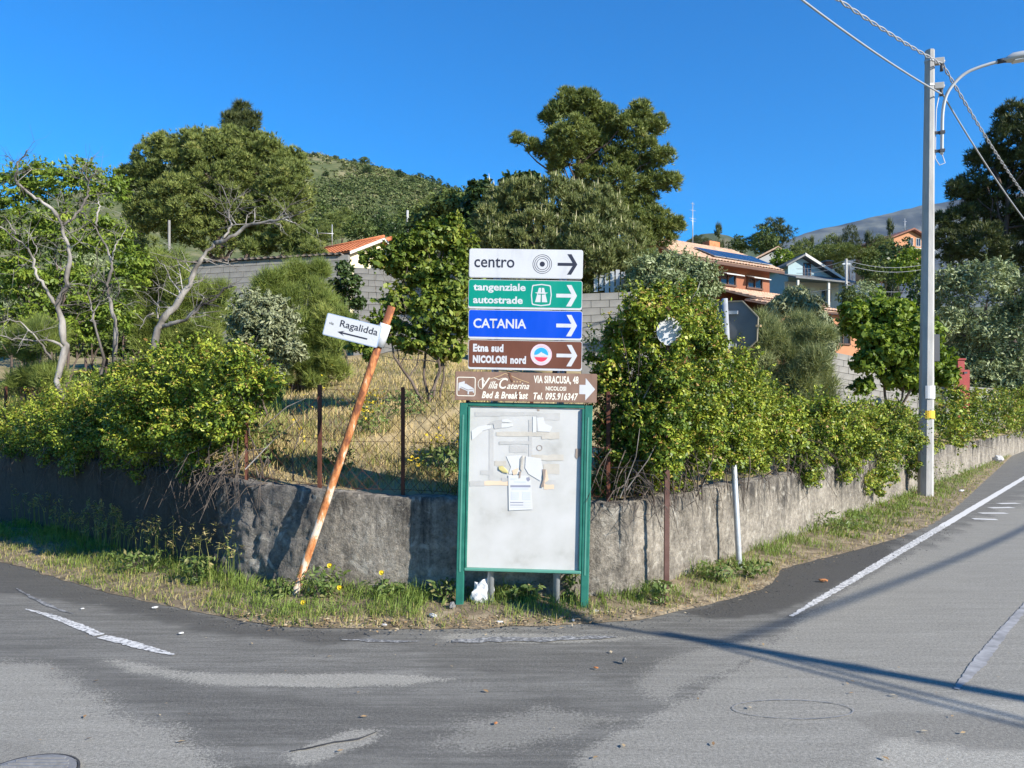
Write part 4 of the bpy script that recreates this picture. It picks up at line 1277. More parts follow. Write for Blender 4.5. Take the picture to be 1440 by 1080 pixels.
# ================================================================== LEANING STREET NAME POLE
def leaning_pole():
    Y = 6.72
    a = at(412, 842, Y); b = at(551, 431, Y - 0.10)
    t = thing('street_name_pole', 'rusty orange and white leaning pole with via Ragalidda street sign', 'street sign', a)
    m, nt, bs = nodes_of('peeling_rusty_paint')
    co = coords(nt, (1, 1, 0.35))
    f = noise_tex(nt, co, 16, 8, 0.7)
    r = ramp_node(nt, [(0.36, (0.16, 0.05, 0.02)), (0.46, (0.42, 0.15, 0.045)), (0.54, (0.52, 0.24, 0.10)), (0.60, (0.60, 0.50, 0.40))])
    tc = nt.nodes.new('ShaderNodeTexCoord'); sp = nt.nodes.new('ShaderNodeSeparateXYZ'); nt.links.new(tc.outputs['Object'], sp.inputs[0])
    low = math_n(nt, 'MULTIPLY', math_n(nt, 'SUBTRACT', 0.95, sp.outputs['Z']), 0.09)
    nt.links.new(math_n(nt, 'ADD', f, low), r.inputs[0]); nt.links.new(r.outputs[0], bs.inputs['Base Color'])
    bs.inputs['Roughness'].default_value = 0.8; bump(nt, bs, f, 0.4, 0.01)
    pts = [a + Vector((-0.03, 0, -0.1)), a, a.lerp(b, 0.35) + Vector((0.004, 0, 0)), a.lerp(b, 0.7), b]
    MB().tube(pts, [0.036, 0.036, 0.035, 0.035, 0.034], 16).build('pole', m, t)
    ax = (b - a).normalized()
    c0 = at(455, 467, Y - 0.14); c1 = at(538, 489, Y - 0.14)          # plate, left middle -> right end
    # corners in the picture: (460,440) (546,461) (532,489)... left end lower (453,470)
    TL, TR, BR, BL = at(461, 440, Y - 0.15), at(539, 459, Y - 0.15), at(528, 489, Y - 0.15), at(453, 470, Y - 0.15)
    ex = ((TR - TL) + (BR - BL)).normalized(); n = Vector((0, -1, 0)); ez = ((TL - BL) + (TR - BR)); ez = (ez - ex * ez.dot(ex)).normalized()
    cen = (TL + TR + BR + BL) / 4
    W = ((TR - TL).length + (BR - BL).length) / 2; H = ((TL - BL).length + (TR - BR).length) / 2
    rot = Matrix((ex, ex.cross(ez) * -1, ez)).transposed()
    pl = thing('street_name_plate', None, None)
    del_me = MB(); del_me.prism([(x, 0, z) for x, z in rrect(-W / 2, -H / 2, W / 2, H / 2, 0.012)], (0, 0.02, 0))
    me = del_me.mesh('street_name_plate')
    bpy.data.objects.remove(pl)
    pl = link('street_name_plate', me, paint('blue_grey_sign_edge', (0.30, 0.38, 0.52), 0.4, 0.1), t)
    y_ax = ez.cross(ex)
    Rm = Matrix((ex, y_ax, ez)).transposed()
    pl.rotation_euler = Rm.to_euler()
    pl.location = cen - a
    mb = MB(); f_ = 0.006; mb.prism([(x, -0.0014, z) for x, z in rrect(-W / 2 + f_, -H / 2 + f_, W / 2 - f_, H / 2 - f_, 0.008)], (0, 0.001, 0))
    mb.build('plate_face', paint('dull_white_film', (0.50, 0.51, 0.52), 0.4, 0.06), pl, local=True)
    flat_text('lettering', 'via', (-W * 0.43, H * 0.02, -W * 0.345, H * 0.15), M['black_film'], pl, -0.0022, bold=0.01)
    flat_text('lettering', 'Ragalidda', (-W * 0.235, -H * 0.07, W * 0.455, H * 0.335), M['black_film'], pl, -0.0022, bold=0.012)
    zz = -H * 0.22
    flat_polys('arrow', [[(-W * 0.25, zz), (-W * 0.12, zz + H * 0.12), (-W * 0.16, zz + H * 0.035), (W * 0.30, zz + H * 0.035), (W * 0.30, zz - H * 0.035), (-W * 0.16, zz - H * 0.035), (-W * 0.12, zz - H * 0.12)]], -0.0022, M['black_film'], pl)
    ca, cb = at(537.0, 489, Y - 0.1), at(545, 459, Y - 0.1)
    ca, cb = a.lerp(b, 0.865), a.lerp(b, 0.94)
    MB().tube([ca, cb], 0.050, 16).build('clamp', paint('white_clamp', (0.62, 0.63, 0.65), 0.4, 0.08), t)
leaning_pole()

# ================================================================== BROWN STAKE WITH ROUND SIGN, STOP SIGN SEEN FROM BEHIND
def brown_stake():
    Y = 6.68
    a = at(937, 852, Y); a.z = 0.02; b = at(939, 440, Y)
    t = thing('round_sign_post', 'brown rusty square stake with a round white sign hidden among leaves', 'road sign', a)
    mb = MB(); n = 6
    mb.box((a + b) / 2, (0.042, 0.042, (b - a).length + 0.1), Matrix.Rotation(math.atan2(b.x - a.x, b.z - a.z), 3, 'Y'))
    mb.build('stake', noisy('brown_painted_stake', [(0.3, (0.085, 0.04, 0.032)), (0.7, (0.15, 0.085, 0.07))], 7, 0.7, 0.2, 50), t)
    c = at(941, 466, Y - 0.06); r = 0.108
    poly = [(c.x + r * math.cos(k * math.pi / 16), c.y, c.z + r * 1.12 * math.sin(k * math.pi / 16)) for k in range(32)]
    mb = MB(); mb.prism(poly, (0, 0.012, 0)); mb.build('round_plate', M['white_sign'], t)
brown_stake()

def stop_sign():
    Y = 7.95
    a = at(1040, 812, Y); a.z = 0.03; b = at(1019, 420, Y)
    t = thing('stop_sign', 'grey backed octagonal road sign on a leaning galvanised pole, seen from behind', 'road sign', a)
    MB().tube([a - Vector((0, 0, 0.1)), a, b], 0.030, 14).build('pole', M['galv'], t)
    c = at(1026, 463, Y + 0.06); R = 0.318
    yaw = R8(-32); tilt = R8(3)
    Rm = Euler((0, tilt, yaw)).to_matrix()
    poly = [c + Rm @ Vector((R * 1.0 * math.cos(R8(22.5 + 45 * k)), 0, R * math.sin(R8(22.5 + 45 * k)))) for k in range(8)]
    mb = MB(); mb.prism(poly, Rm @ Vector((0, 0.006, 0))); pl = mb.build('octagon_plate', noisy('dull_grey_sign_back', [(0.3, (0.12, 0.125, 0.135)), (0.7, (0.16, 0.165, 0.175))], 5, 0.55), t)
    rim = MB()
    inner = [c + Rm @ Vector((R * 0.965 * math.cos(R8(22.5 + 45 * k)), 0, R * 0.965 * math.sin(R8(22.5 + 45 * k)))) for k in range(8)]
    for k in range(8):
        k2 = (k + 1) % 8; o_ = Rm @ Vector((0, -0.018, 0))
        rim.prism([poly[k] - o_ * 0.0, poly[k2], inner[k2], inner[k]], o_)
    rim.build('rim', paint('tan_edge', (0.30, 0.25, 0.17), 0.6, 0.15), pl)
    for dz in (-0.17, 0.17):
        m = MB(); m.box(c + Rm @ Vector((0.03, -0.03, dz)), (0.11, 0.02, 0.035), Rm); m.build('bracket', M['galv'], t)
    m = MB(); m.box(c + Rm @ Vector((0.30, -0.02, 0.03)), (0.05, 0.03, 0.02), Rm); m.build('clip', M['tan_film'], pl)
stop_sign()

# ================================================================== CHAIN LINK FENCE ON THE WALL
def fence():
    s0, s1 = WS[1] - 1.5, WS[11] + 1.2
    x, y, nx, ny, top = [float(v) for v in wall_pos(s0)]
    f = thing('chain_link_fence', 'rusty stake and wire mesh fence standing on top of the corner wall', 'fence', (x, y, top))
    H = 0.93; off = -0.15
    def P(s, z):
        x, y, nx, ny, top = [float(v) for v in wall_pos(s)]
        return Vector((x + nx * off, y + ny * off, top + z))
    # stakes where the picture shows them
    for px in (2, 336, 441, 561, 655, 745, 862):
        k = (px - CX) / F
        ss = np.linspace(WS[1] - 3, WS[11] + 2, 1500); X, Yy, _, _, _ = wall_pos(ss)
        X = X - _ * 0
        q = ss[np.argmin(np.abs((X + 0) - k * (Yy + 0.15)))]
        a = P(q, -0.03); b = P(q, H + 0.03); b.x += random.uniform(-0.015, 0.015)
        mb = MB(); mb.box((a + b) / 2, (0.032, 0.032, (b - a).length), Matrix.Rotation(random.uniform(-0.3, 0.3), 3, 'Z')); mb.build('post', M['rust'], f)
    # wire diamonds
    mb = MB(); d = 0.062
    n = int((s1 - s0) / d); m = int(H / d)
    grid = {}
    for i in range(n + 1):
        for j in range(m + 1):
            p = P(s0 + i * d, j * d * 0.98 + 0.02)
            sag = 0.012 * math.sin(i * 0.7 + j)
            grid[i, j] = p + Vector((0, sag, 0.006 * math.sin(i * 1.3)))
    def wire(p, q, r=0.0022):
        dd = (q - p).normalized(); x = dd.orthogonal().normalized() * r; y = dd.cross(x)
        mb.add([p + x, p - x * 0.5 + y * 0.87, p - x * 0.5 - y * 0.87, q + x, q - x * 0.5 + y * 0.87, q - x * 0.5 - y * 0.87], [(0, 1, 4, 3), (1, 2, 5, 4), (2, 0, 3, 5)])
    for i in range(n):
        for j in range(m):
            if (i + j) % 2 == 0: wire(grid[i, j], grid[i + 1, j + 1])
            else: wire(grid[i + 1, j], grid[i, j + 1])
    o = mb.build('wire_mesh', M['rust'], f); o['kind'] = 'stuff'
    for z in (0.04, H * 0.5, H):
        mb2 = MB(); mb2.tube([P(s0 + (s1 - s0) * k / 60, z) + Vector((0, 0, 0.008 * math.sin(k))) for k in range(61)], 0.0022, 5); mb2.build('tension_wire', M['rust'], f)
fence()
# ================================================================== FOLIAGE MATERIALS
M['lf_hedge'] = leaf_mat('hedge_leaves', [(0.0, (0.040, 0.076, 0.011)), (0.35, (0.109, 0.170, 0.019)), (0.6, (0.233, 0.306, 0.032)), (0.80, (0.380, 0.417, 0.050)), (0.92, (0.380, 0.291, 0.072)), (1.0, (0.285, 0.145, 0.054))], 0.2, 0.45, 0.3)
M['lf_yellow'] = leaf_mat('fresh_green_leaves', [(0.0, (0.055, 0.09, 0.015)), (0.4, (0.135, 0.195, 0.026)), (0.8, (0.27, 0.31, 0.05)), (1.0, (0.33, 0.26, 0.07))], 0.28, 0.5)
M['lf_bright'] = leaf_mat('bright_green_leaves', [(0.0, (0.088, 0.143, 0.017)), (0.5, (0.175, 0.252, 0.028)), (1.0, (0.297, 0.370, 0.049))], 0.34, 0.5)
M['lf_ash'] = leaf_mat('ash_like_leaves', [(0.0, (0.086, 0.146, 0.021)), (0.5, (0.183, 0.261, 0.032)), (1.0, (0.344, 0.397, 0.059))], 0.34, 0.5)
M['lf_olive'] = leaf_mat('olive_leaves', [(0.0, (0.110, 0.145, 0.060)), (0.5, (0.229, 0.278, 0.125)), (1.0, (0.417, 0.471, 0.246))], 0.15, 0.5, 0.4)
M['lf_grey'] = leaf_mat('grey_green_leaves', [(0.0, (0.116, 0.133, 0.067)), (0.5, (0.231, 0.254, 0.133)), (1.0, (0.385, 0.408, 0.239))], 0.15, 0.5, 0.4)
M['lf_dark'] = leaf_mat('dark_green_leaves', [(0.0, (0.025, 0.047, 0.013)), (0.5, (0.050, 0.086, 0.021)), (1.0, (0.094, 0.133, 0.032))], 0.22, 0.45)
M['lf_tamarisk'] = leaf_mat('tamarisk_sprays', [(0.0, (0.119, 0.140, 0.054)), (0.5, (0.238, 0.266, 0.102)), (1.0, (0.378, 0.392, 0.168))], 0.2, 0.6)
M['lf_broom'] = leaf_mat('broom_shoots', [(0.0, (0.097, 0.133, 0.028)), (0.5, (0.174, 0.223, 0.045)), (1.0, (0.292, 0.321, 0.077))], 0.2, 0.6)
M['nd_pine'] = leaf_mat('pine_needles', [(0.0, (0.059, 0.084, 0.021)), (0.45, (0.142, 0.179, 0.043)), (0.8, (0.239, 0.271, 0.071)), (1.0, (0.342, 0.331, 0.106))], 0.15, 0.55, 0.3)
M['nd_dark'] = leaf_mat('dark_pine_needles', [(0.0, (0.030, 0.044, 0.014)), (0.5, (0.067, 0.085, 0.024)), (1.0, (0.131, 0.144, 0.042))], 0.12, 0.55, 0.3)
M['nd_front'] = leaf_mat('fresh_pine_needles', [(0.0, (0.054, 0.074, 0.023)), (0.45, (0.149, 0.177, 0.056)), (0.8, (0.252, 0.269, 0.097)), (1.0, (0.347, 0.336, 0.141))], 0.15, 0.55, 0.3)
M['candle'] = paint('pale_pine_shoots', (0.40, 0.38, 0.22), 0.7, 0.2)
M['lf_far'] = leaf_mat('far_tree_leaves', [(0.0, (0.045, 0.073, 0.021)), (0.5, (0.103, 0.141, 0.037)), (1.0, (0.197, 0.237, 0.065))], 0.15, 0.6, 0.2)

def ground_root(px, Y):
    x = (px - CX) / F * Y
    return Vector((x, Y, hz(x, Y)))

def limbs(mb, base, top, masses, r0, r1, rng, n_limb=10, start=0.45, wig=0.05, sides=9):
    trunk = wiggle(base - Vector((0, 0, 0.3)), top, 7, wig)
    rad = [r0 * (1 - t) + r1 * t for t in np.linspace(0, 1, len(trunk))]; rad[0] *= 1.25
    mb.tube(trunk, rad, sides)
    P = list(masses); rng.shuffle(P)
    for m in P[:n_limb]:
        c = Vector(m[:3])
        t = rng.uniform(start, 0.95)
        a = base.lerp(top, t)
        if a.z > c.z - 0.05 * (top.z - base.z): t = max(0.25, t - 0.25); a = base.lerp(top, t)
        i = min(len(trunk) - 2, int(t * (len(trunk) - 1) * 0.999 + 0.3)); a = trunk[i].lerp(trunk[i + 1], 0.3)
        rr = rad[i] * 0.5
        mb.tube(wiggle(a, c, 5, 0.08), [rr, rr * 0.85, rr * 0.7, rr * 0.5, rr * 0.35, rr * 0.2], 6, cap=False)

def broad_tree(name, label, cat, base_px, Y, blobs, n, L, W, mat, bark='bark', r0=0.12, seed=1, per=14, rr=(0.28, 0.5), stems=1, group=None,
               jit=0.6, low=-0.35, flat=0.75, droop=0.2, up=0.7, spread=0.6, crown='crown', shell=(0.55, 0.95), tintfn=None, root=None, top_px=None, n_limb=10, inner=0.5, squash=0.8, fill=0.22):
    rng = np.random.default_rng(seed)
    base = root if root is not None else ground_root(base_px, Y)
    t = thing(name, label, cat, base, group)
    prim = px_blobs(blobs, Y, rng, jit)
    C, Rr, O = lumps(rng, prim, per, rr, shell, squash)
    P, d, idx = scatter(rng, C, Rr, int(n * (1 - fill)), low, flat, inner)
    if fill > 0:
        P2, d2, i2 = fill_scatter(rng, prim, n - len(P), 0.6, 0.95)
        P3, d3, i3, sa, sb = sprays(rng, prim, int(n / 70), 0.2, 0.65, 8, 0.55)
        P = np.vstack([P, P2, P3]); d = np.vstack([d, d2, d3]); idx = np.concatenate([idx, i2, i3])
    n = len(P)
    ct = rng.normal(size=len(C)) * 0.14
    tint = 0.45 + ct[idx] + rng.normal(size=n) * 0.18
    if tintfn is not None: tint = tintfn(P, d, tint, rng)
    me = leaf_mesh(rng, crown, P, d, idx, L, W, mat, up, spread, droop, tint, org=base)
    link(crown, me, parent=t)
    if r0 > 0:
        mb = MB()
        zc = sum(p[2] for p in prim) / len(prim); xc = sum(p[0] for p in prim) / len(prim); yc = sum(p[1] for p in prim) / len(prim)
        zt = max(p[2] for p in prim)
        for k in range(stems):
            top = Vector((xc, yc, zc * 0.45 + zt * 0.55))
            b = base.copy()
            if stems > 1:
                m = prim[int(k * len(prim) / stems) % len(prim)]
                top = Vector((m[0], m[1], m[2])); b = b + Vector((random.uniform(-1, 1), random.uniform(-0.6, 0.6), 0)) * r0 * 2.2
            limbs(mb, b, top, prim, r0 * (1 if stems == 1 else random.uniform(0.6, 1)), r0 * 0.25, rng, max(2, n_limb // stems))
        mb.build('trunk', M[bark], t)
    return t

def pine_tree(name, label, base_px, Y, blobs, n, L, W, k, mat, r0=0.3, seed=1, per=16, rr=(0.22, 0.42), jit=0.7, low=-0.15, flat=0.6, up=0.5, top_px=None, group=None, candles=0, shell=(0.6, 1.0), cat='tree', n_limb=14, spread=0.75, root=None, squash=0.8, fillf=0.14):
    rng = np.random.default_rng(seed)
    base = root if root is not None else ground_root(base_px, Y)
    t = thing(name, label, cat, base, group)
    prim = px_blobs(blobs, Y, rng, jit)
    C, Rr, O = lumps(rng, prim, per, rr, shell, squash)
    P, d, idx = scatter(rng, C, Rr, int(n * (1 - fillf)), low, flat, 0.45)
    P2, d2, i2 = fill_scatter(rng, prim, n - len(P), 0.35, 0.9)
    P = np.vstack([P, P2]); d = np.vstack([d, d2]); idx = np.concatenate([idx, i2])
    ct = rng.normal(size=len(C)) * 0.12
    me = needle_mesh(rng, 'crown', P, d, L, W, k, mat, up, spread, 0.48 + ct[idx] + rng.normal(size=n) * 0.12, org=base)
    link('crown', me, parent=t)
    if candles:
        mb = MB()
        i = np.where((d[:, 2] > 0.55))[0]; rng.shuffle(i)
        for q in i[:candles]:
            p = Vector(P[q]); h = L * rng.uniform(1.0, 1.9)
            e = p + Vector((rng.normal() * 0.06 * h, rng.normal() * 0.06 * h, h))
            r = W * 0.75
            mb.add([p + Vector((r, 0, 0)), p + Vector((-r * .5, r * .87, 0)), p + Vector((-r * .5, -r * .87, 0)), e], [(0, 1, 3), (1, 2, 3), (2, 0, 3)])
        o = mb.build('shoots', M['candle'], t); o['kind'] = 'stuff'
    mb = MB()
    if top_px is None:
        xc = sum(p[0] for p in prim) / len(prim); yc = sum(p[1] for p in prim) / len(prim); top = Vector((xc, yc, sorted(p[2] for p in prim)[int(len(prim) * 0.7)]))
    else: top = at(top_px[0], top_px[1], Y)
    limbs(mb, base, top, prim, r0, r0 * 0.3, rng, n_limb, 0.4)
    mb.build('trunk', M['bark_dark'], t)
    return t

# ================================================================== BUSHES ON THE ROADSIDE WALL
def red_tips(P, d, tint, rng):
    hi = (d[:, 2] > 0.1) & (rng.random(len(P)) < 0.38)
    return np.where(hi, rng.uniform(0.66, 1.0, len(P)), np.minimum(tint, 0.80))

def wall_bush(name, label, cat, blobs, n, L, W, seed, back=0.10, per=34, group=None, twigs=60, mat='lf_hedge', hang=0.5, carve=None):
    rng = np.random.default_rng(seed)
    prim = []
    for bl in blobs:
        px, py, rp = bl[:3]
        Yw = wall_hit(px)
        r = rp * Yw / F
        y = Yw + (bl[3] if len(bl) > 3 else back + rng.uniform(-0.25, 0.35) * r)
        p = at(px, py, y); prim.append((p.x, p.y, p.z, r * y / Yw))
    mid = prim[len(prim) // 2]
    base = Vector((mid[0], mid[1], hz(mid[0], mid[1] + 0.3)))
    t = thing(name, label, cat, base, group)
    C, Rr, O = lumps(rng, prim, per, (0.14, 0.30), (0.70, 1.08), 0.95, 0.55)
    P, d, idx = scatter(rng, C, Rr, int(n * 0.60), -0.35, 0.9, 0.5)
    P2, d2, i2 = fill_scatter(rng, prim, n - len(P), 0.3, 1.0, -0.7, 0.86)
    P3, d3, i3, sa, sb = sprays(rng, prim, int(n / 80), 0.25, 0.85, 9, 0.75)
    P = np.vstack([P, P2, P3]); d = np.vstack([d, d2, d3]); idx = np.concatenate([idx, i2, i3])
    if carve is not None:      # a gap in the leaves round something standing in them
      for cc, cr, pr in carve:
        near = (np.hypot((P[:, 0] / P[:, 1] - cc.x / cc.y) * cc.y, P[:, 2] - cc.z) < cr) & (P[:, 1] < cc.y + 0.05) & (rng.random(len(P)) < pr)
        P, d, idx = P[~near], d[~near], idx[~near]
    # do not bury leaves in the wall
    dist, s = behind(P[:, 0], P[:, 1])
    top = np.interp(s, WS, WTOP)
    inside = (dist > -0.03) & (dist < 0.3) & (P[:, 2] < top)
    P = P[~inside]; d = d[~inside]; idx = idx[~inside]; n = len(P)
    ct = rng.normal(size=len(C) + 500) * 0.15
    tint = red_tips(P, d, 0.40 + ct[idx] + rng.normal(size=n) * 0.2, rng)
    me = leaf_mesh(rng, 'leaves', P, d, idx, L, W, M[mat], 0.9, 0.55, 0.15, tint, 0.18, org=base)
    link('leaves', me, parent=t)
    mb = MB()
    for k in range(twigs):
        c = Vector(prim[rng.integers(len(prim))][:3]); r = prim[rng.integers(len(prim))][3]
        if rng.random() < hang:       # bare shoots hanging down over the wall face
            Yw = wall_hit(CX + F * c.x / c.y)
            a = Vector((c.x, Yw + 0.05, np.interp(WS[5], WS, WTOP) + rng.uniform(0.0, 0.35)))
            e = a + Vector((rng.uniform(-0.3, 0.3), rng.uniform(-0.42, -0.1), -rng.uniform(0.1, 0.5)))
            m_ = a.lerp(e, 0.5) + Vector((0, -0.08, 0.08))
            mb.tube([a, m_, e], [0.006, 0.004, 0.002], 4, cap=False)
            for q in range(2):
                b = m_.lerp(e, rng.uniform(0, 0.8)); mb.tube([b, b + Vector((rng.uniform(-.15, .15), rng.uniform(-.08, .05), -rng.uniform(0.03, .16)))], [0.003, 0.0012], 3, cap=False)
        else:
            e = c + Vector(rdirs(rng, 1)[0]) * r * 0.95
            a = Vector((c.x + rng.uniform(-.2, .2), c.y + 0.1, hz(c.x, c.y + 0.3)))
            mb.tube(wiggle(a, e, 4, 0.08), [0.008, 0.007, 0.006, 0.004, 0.002], 5, cap=False)
    mb.build('branches', M['twig'], t)['kind'] = 'stuff'
    return t

wall_bush('flowering_hedge_bush', 'big glossy green bush hanging over the shaded left part of wall', 'bush',
    [(300, 540, 52), (250, 552, 58), (345, 552, 46), (200, 560, 55), (150, 570, 48), (100, 586, 44), (60, 600, 40), (28, 615, 38), (240, 612, 50), (292, 622, 46),
     (180, 618, 48), (322, 606, 36), (130, 622, 42), (80, 625, 38), (352, 528, 34), (380, 540, 20), (280, 508, 32), (330, 508, 28), (235, 520, 32), (272, 660, 24), (200, 605, 48, -.3), (255, 615, 42, -.3), (130, 610, 45, -.35), (310, 590, 34, -.25), (-40, 622, 40), (-90, 630, 40), (205, 655, 26), (110, 650, 26)],
    140000, 0.033, 0.018, 21, twigs=150, hang=0.72)
wall_bush('flowering_hedge_bush', 'tallest glossy green hedge bush right beside the notice board', 'bush',
    [(868, 500, 44, .38), (925, 470, 50), (985, 468, 42), (905, 436, 32), (955, 428, 26), (1008, 500, 42), (1035, 545, 42), (882, 560, 48, .3), (940, 560, 60), (1000, 580, 52), (878, 625, 40, .3), (930, 640, 40),
     (1045, 600, 42), (985, 648, 34), (1050, 648, 30), (1075, 570, 30), (880, 470, 30, .35), (852, 540, 24, .4), (852, 600, 24, .4), (1010, 625, 40), (930, 408, 14), (968, 404, 12), (868, 655, 36, .55), (905, 675, 36, .55), (850, 690, 28, .5), (945, 690, 28, .5), (938, 530, 38, -.45), (942, 590, 42, -.5), (935, 640, 32, -.5), (905, 600, 36, -.05), (978, 600, 42, -.45), (1030, 620, 36, -.4), (1036, 560, 36, -.4), (995, 540, 36, -.4), (1000, 452, 22, -.25), (994, 482, 26, -.3)],
    140000, 0.033, 0.018, 22, -0.12, twigs=110, hang=0.75, carve=((at(941, 466, 6.62), 0.10, 0.8), (at(1048, 460, 7.9), 0.22, 0.93), (at(1024, 452, 7.9), 0.13, 0.85), (at(1022, 480, 7.9), 0.10, 0.7)))
wall_bush('flowering_hedge_bush', 'long low glossy hedge on the wall between stop sign and utility pole', 'bush',
    [(1100, 612, 40), (1150, 600, 42), (1200, 610, 44), (1250, 612, 42), (1285, 620, 34), (1125, 652, 32), (1180, 657, 30), (1235, 652, 34), (1210, 584, 22), (1160, 582, 20), (1255, 584, 20), (1105, 580, 22), (1225, 680, 22), (1130, 668, 24), (1080, 622, 28), (1215, 677, 18), (1275, 652, 24)],
    88000, 0.043, 0.023, 23, 0.05, twigs=100, hang=0.75)
wall_bush('flowering_hedge_bush', 'farthest part of the glossy hedge beyond the utility pole', 'bush',
    [(1325, 582, 30), (1360, 575, 28), (1395, 578, 28), (1425, 580, 26), (1345, 605, 22), (1356, 608, 24), (1340, 620, 18), (1385, 603, 20), (1415, 600, 18), (1340, 555, 18), (1450, 585, 28), (1480, 588, 28), (1370, 558, 16), (1405, 560, 16), (1436, 600, 18), (1440, 562, 18)],
    32000, 0.088, 0.046, 24, 0.15, twigs=50, hang=0.5)

# long loose shoots standing out of the bush beside the board
def loose_shoots():
    rng = np.random.default_rng(31)
    spec = [((905, 560), (945, 470)), ((880, 690), (925, 620)), ((872, 700), (900, 600)), ((985, 690), (1000, 640)), ((960, 440), (985, 395)), ((1003, 520), (965, 430)), ((370, 600), (430, 560)), ((345, 660), (420, 590))]
    lst = []
    for k, (a, b) in enumerate(spec):
        Ya = wall_hit(a[0]) - 0.15
        p, q = at(*a, Ya), at(*b, Ya + 0.1)
        lst.append((p, q))
    return lst
SH = loose_shoots()
sh = thing('loose_shoots', 'long pale arching shoots sticking out of the bush by the board', 'plant stems', SH[0][0])
for p, q in SH:
    MB().tube([p, p.lerp(q, 0.5) + Vector((0.04, -0.06, 0.05)), q], [0.006, 0.005, 0.002], 5, cap=False).build('stem', M['dead_wood'], sh)

# ================================================================== DEAD TREES
def dead_tree(label, base_px, Y, branches, seed, twigs=30, r_scale=1.0):
    rng = np.random.default_rng(seed)
    a = at(base_px[0], base_px[1], Y)
    root = Vector((a.x, Y, min(a.z, hz(a.x, Y))))
    t = thing('dead_tree', label, 'tree', root, 'bare dead trees behind the left bush')
    mb = MB(); tw = MB()
    first = True
    for pts, r0, r1, dy in branches:
        n = len(pts)
        P = [at(p[0], p[1], Y + dy * i / max(1, n - 1)) for i, p in enumerate(pts)]
        if first: P[0] = root - Vector((0, 0, 0.2)); first = False
        Q = [P[0]]
        for i in range(n - 1):
            for fr in (0.25, 0.5, 0.75):
                Q.append(P[i].lerp(P[i + 1], fr) + Vector(rng.normal(size=3) * 0.045 * (P[i + 1] - P[i]).length))
            Q.append(P[i + 1])
        R = [(r0 * (1 - u) ** 1.1 + r1 * 0.6 * u) * 0.80 * r_scale * rng.uniform(0.78, 1.22) for u in np.linspace(0, 1, len(Q))]
        mb.tube(Q, R, 9)
        for k in range(max(1, int(twigs * len(pts) / 22))):
            i = rng.integers(len(Q) // 3, len(Q)); p = Q[i]
            d = Vector(rdirs(rng, 1)[0]); d.z = d.z * 0.6 + 0.15; d.y *= 0.6; d.normalize()
            L = rng.uniform(0.12, 0.5) * (1 if i < len(Q) - 2 else 0.4)
            q = p + d * L; mid = p.lerp(q, 0.5) + Vector(rng.normal(size=3) * 0.16 * L)
            rr = min(R[i] * 0.4, 0.0075)
            tw.tube([p, mid, q], [rr, rr * 0.7, rr * 0.3], 5, cap=False)
            for _ in range(3):
                d2 = Vector(rdirs(rng, 1)[0]); e_ = mid + (d * 0.6 + d2 * 0.6) * L * 0.7; tw.tube([mid, mid.lerp(e_, 0.5) + d2 * 0.1 * L, e_], [rr * 0.5, rr * 0.35, rr * 0.2], 4, cap=False)
    mb.build('trunk', M['dead_wood'], t); tw.build('twig', M['dead_wood'], t)['kind'] = 'stuff'

dead_tree('tall forked dead tree at left with a hooked top branch against the sky', (105, 500), 11.0, [
    ([(105, 505), (92, 490), (88, 470), (80, 430), (95, 400), (98, 370), (96, 345), (88, 318), (82, 305)], 0.062, 0.04, 0.0),
    ([(82, 305), (60, 285), (38, 270), (24, 258), (21, 248), (25, 238), (24, 228), (36, 216), (38, 211)], 0.032, 0.012, -0.3),
    ([(88, 318), (105, 305), (115, 290), (124, 275), (125, 255), (117, 245), (115, 238), (121, 228)], 0.026, 0.012, 0.3),
    ([(125, 253), (134, 243), (135, 232)], 0.013, 0.007, 0.0),
    ([(84, 306), (86, 300), (94, 298), (112, 297)], 0.012, 0.007, -0.1),
    ([(88, 300), (82, 288), (80, 280)], 0.009, 0.005, 0.0),
    ([(80, 430), (66, 408), (50, 385), (48, 365), (40, 350), (20, 335), (-8, 318)], 0.036, 0.018, -0.4),
    ([(22, 330), (12, 312), (4, 302)], 0.014, 0.008, 0.0),
    ([(48, 362), (52, 350), (44, 335), (34, 322)], 0.012, 0.006, 0.1),
    ([(92, 490), (75, 480), (40, 478), (10, 474), (-15, 472)], 0.024, 0.012, -0.3),
    ([(72, 505), (60, 485), (45, 468), (28, 452), (10, 450), (-10, 458)], 0.02, 0.01, -0.5)], 3, 44)
dead_tree('slender bleached dead tree second from left with a crooked stem', (166, 478), 11.4, [
    ([(166, 490), (163, 470), (160, 445), (154, 420), (150, 400), (158, 378), (155, 362), (145, 340), (135, 320), (120, 303), (111, 296)], 0.042, 0.012, 0.2),
    ([(137, 318), (137, 302), (141, 290), (137, 282), (139, 276)], 0.018, 0.012, 0.2),
    ([(158, 366), (162, 345), (172, 330), (178, 320), (174, 306)], 0.012, 0.005, 0.3),
    ([(162, 420), (168, 410), (166, 395), (160, 380)], 0.014, 0.006, -0.2),
    ([(178, 320), (184, 318)], 0.006, 0.004, 0.0)], 4, 30)
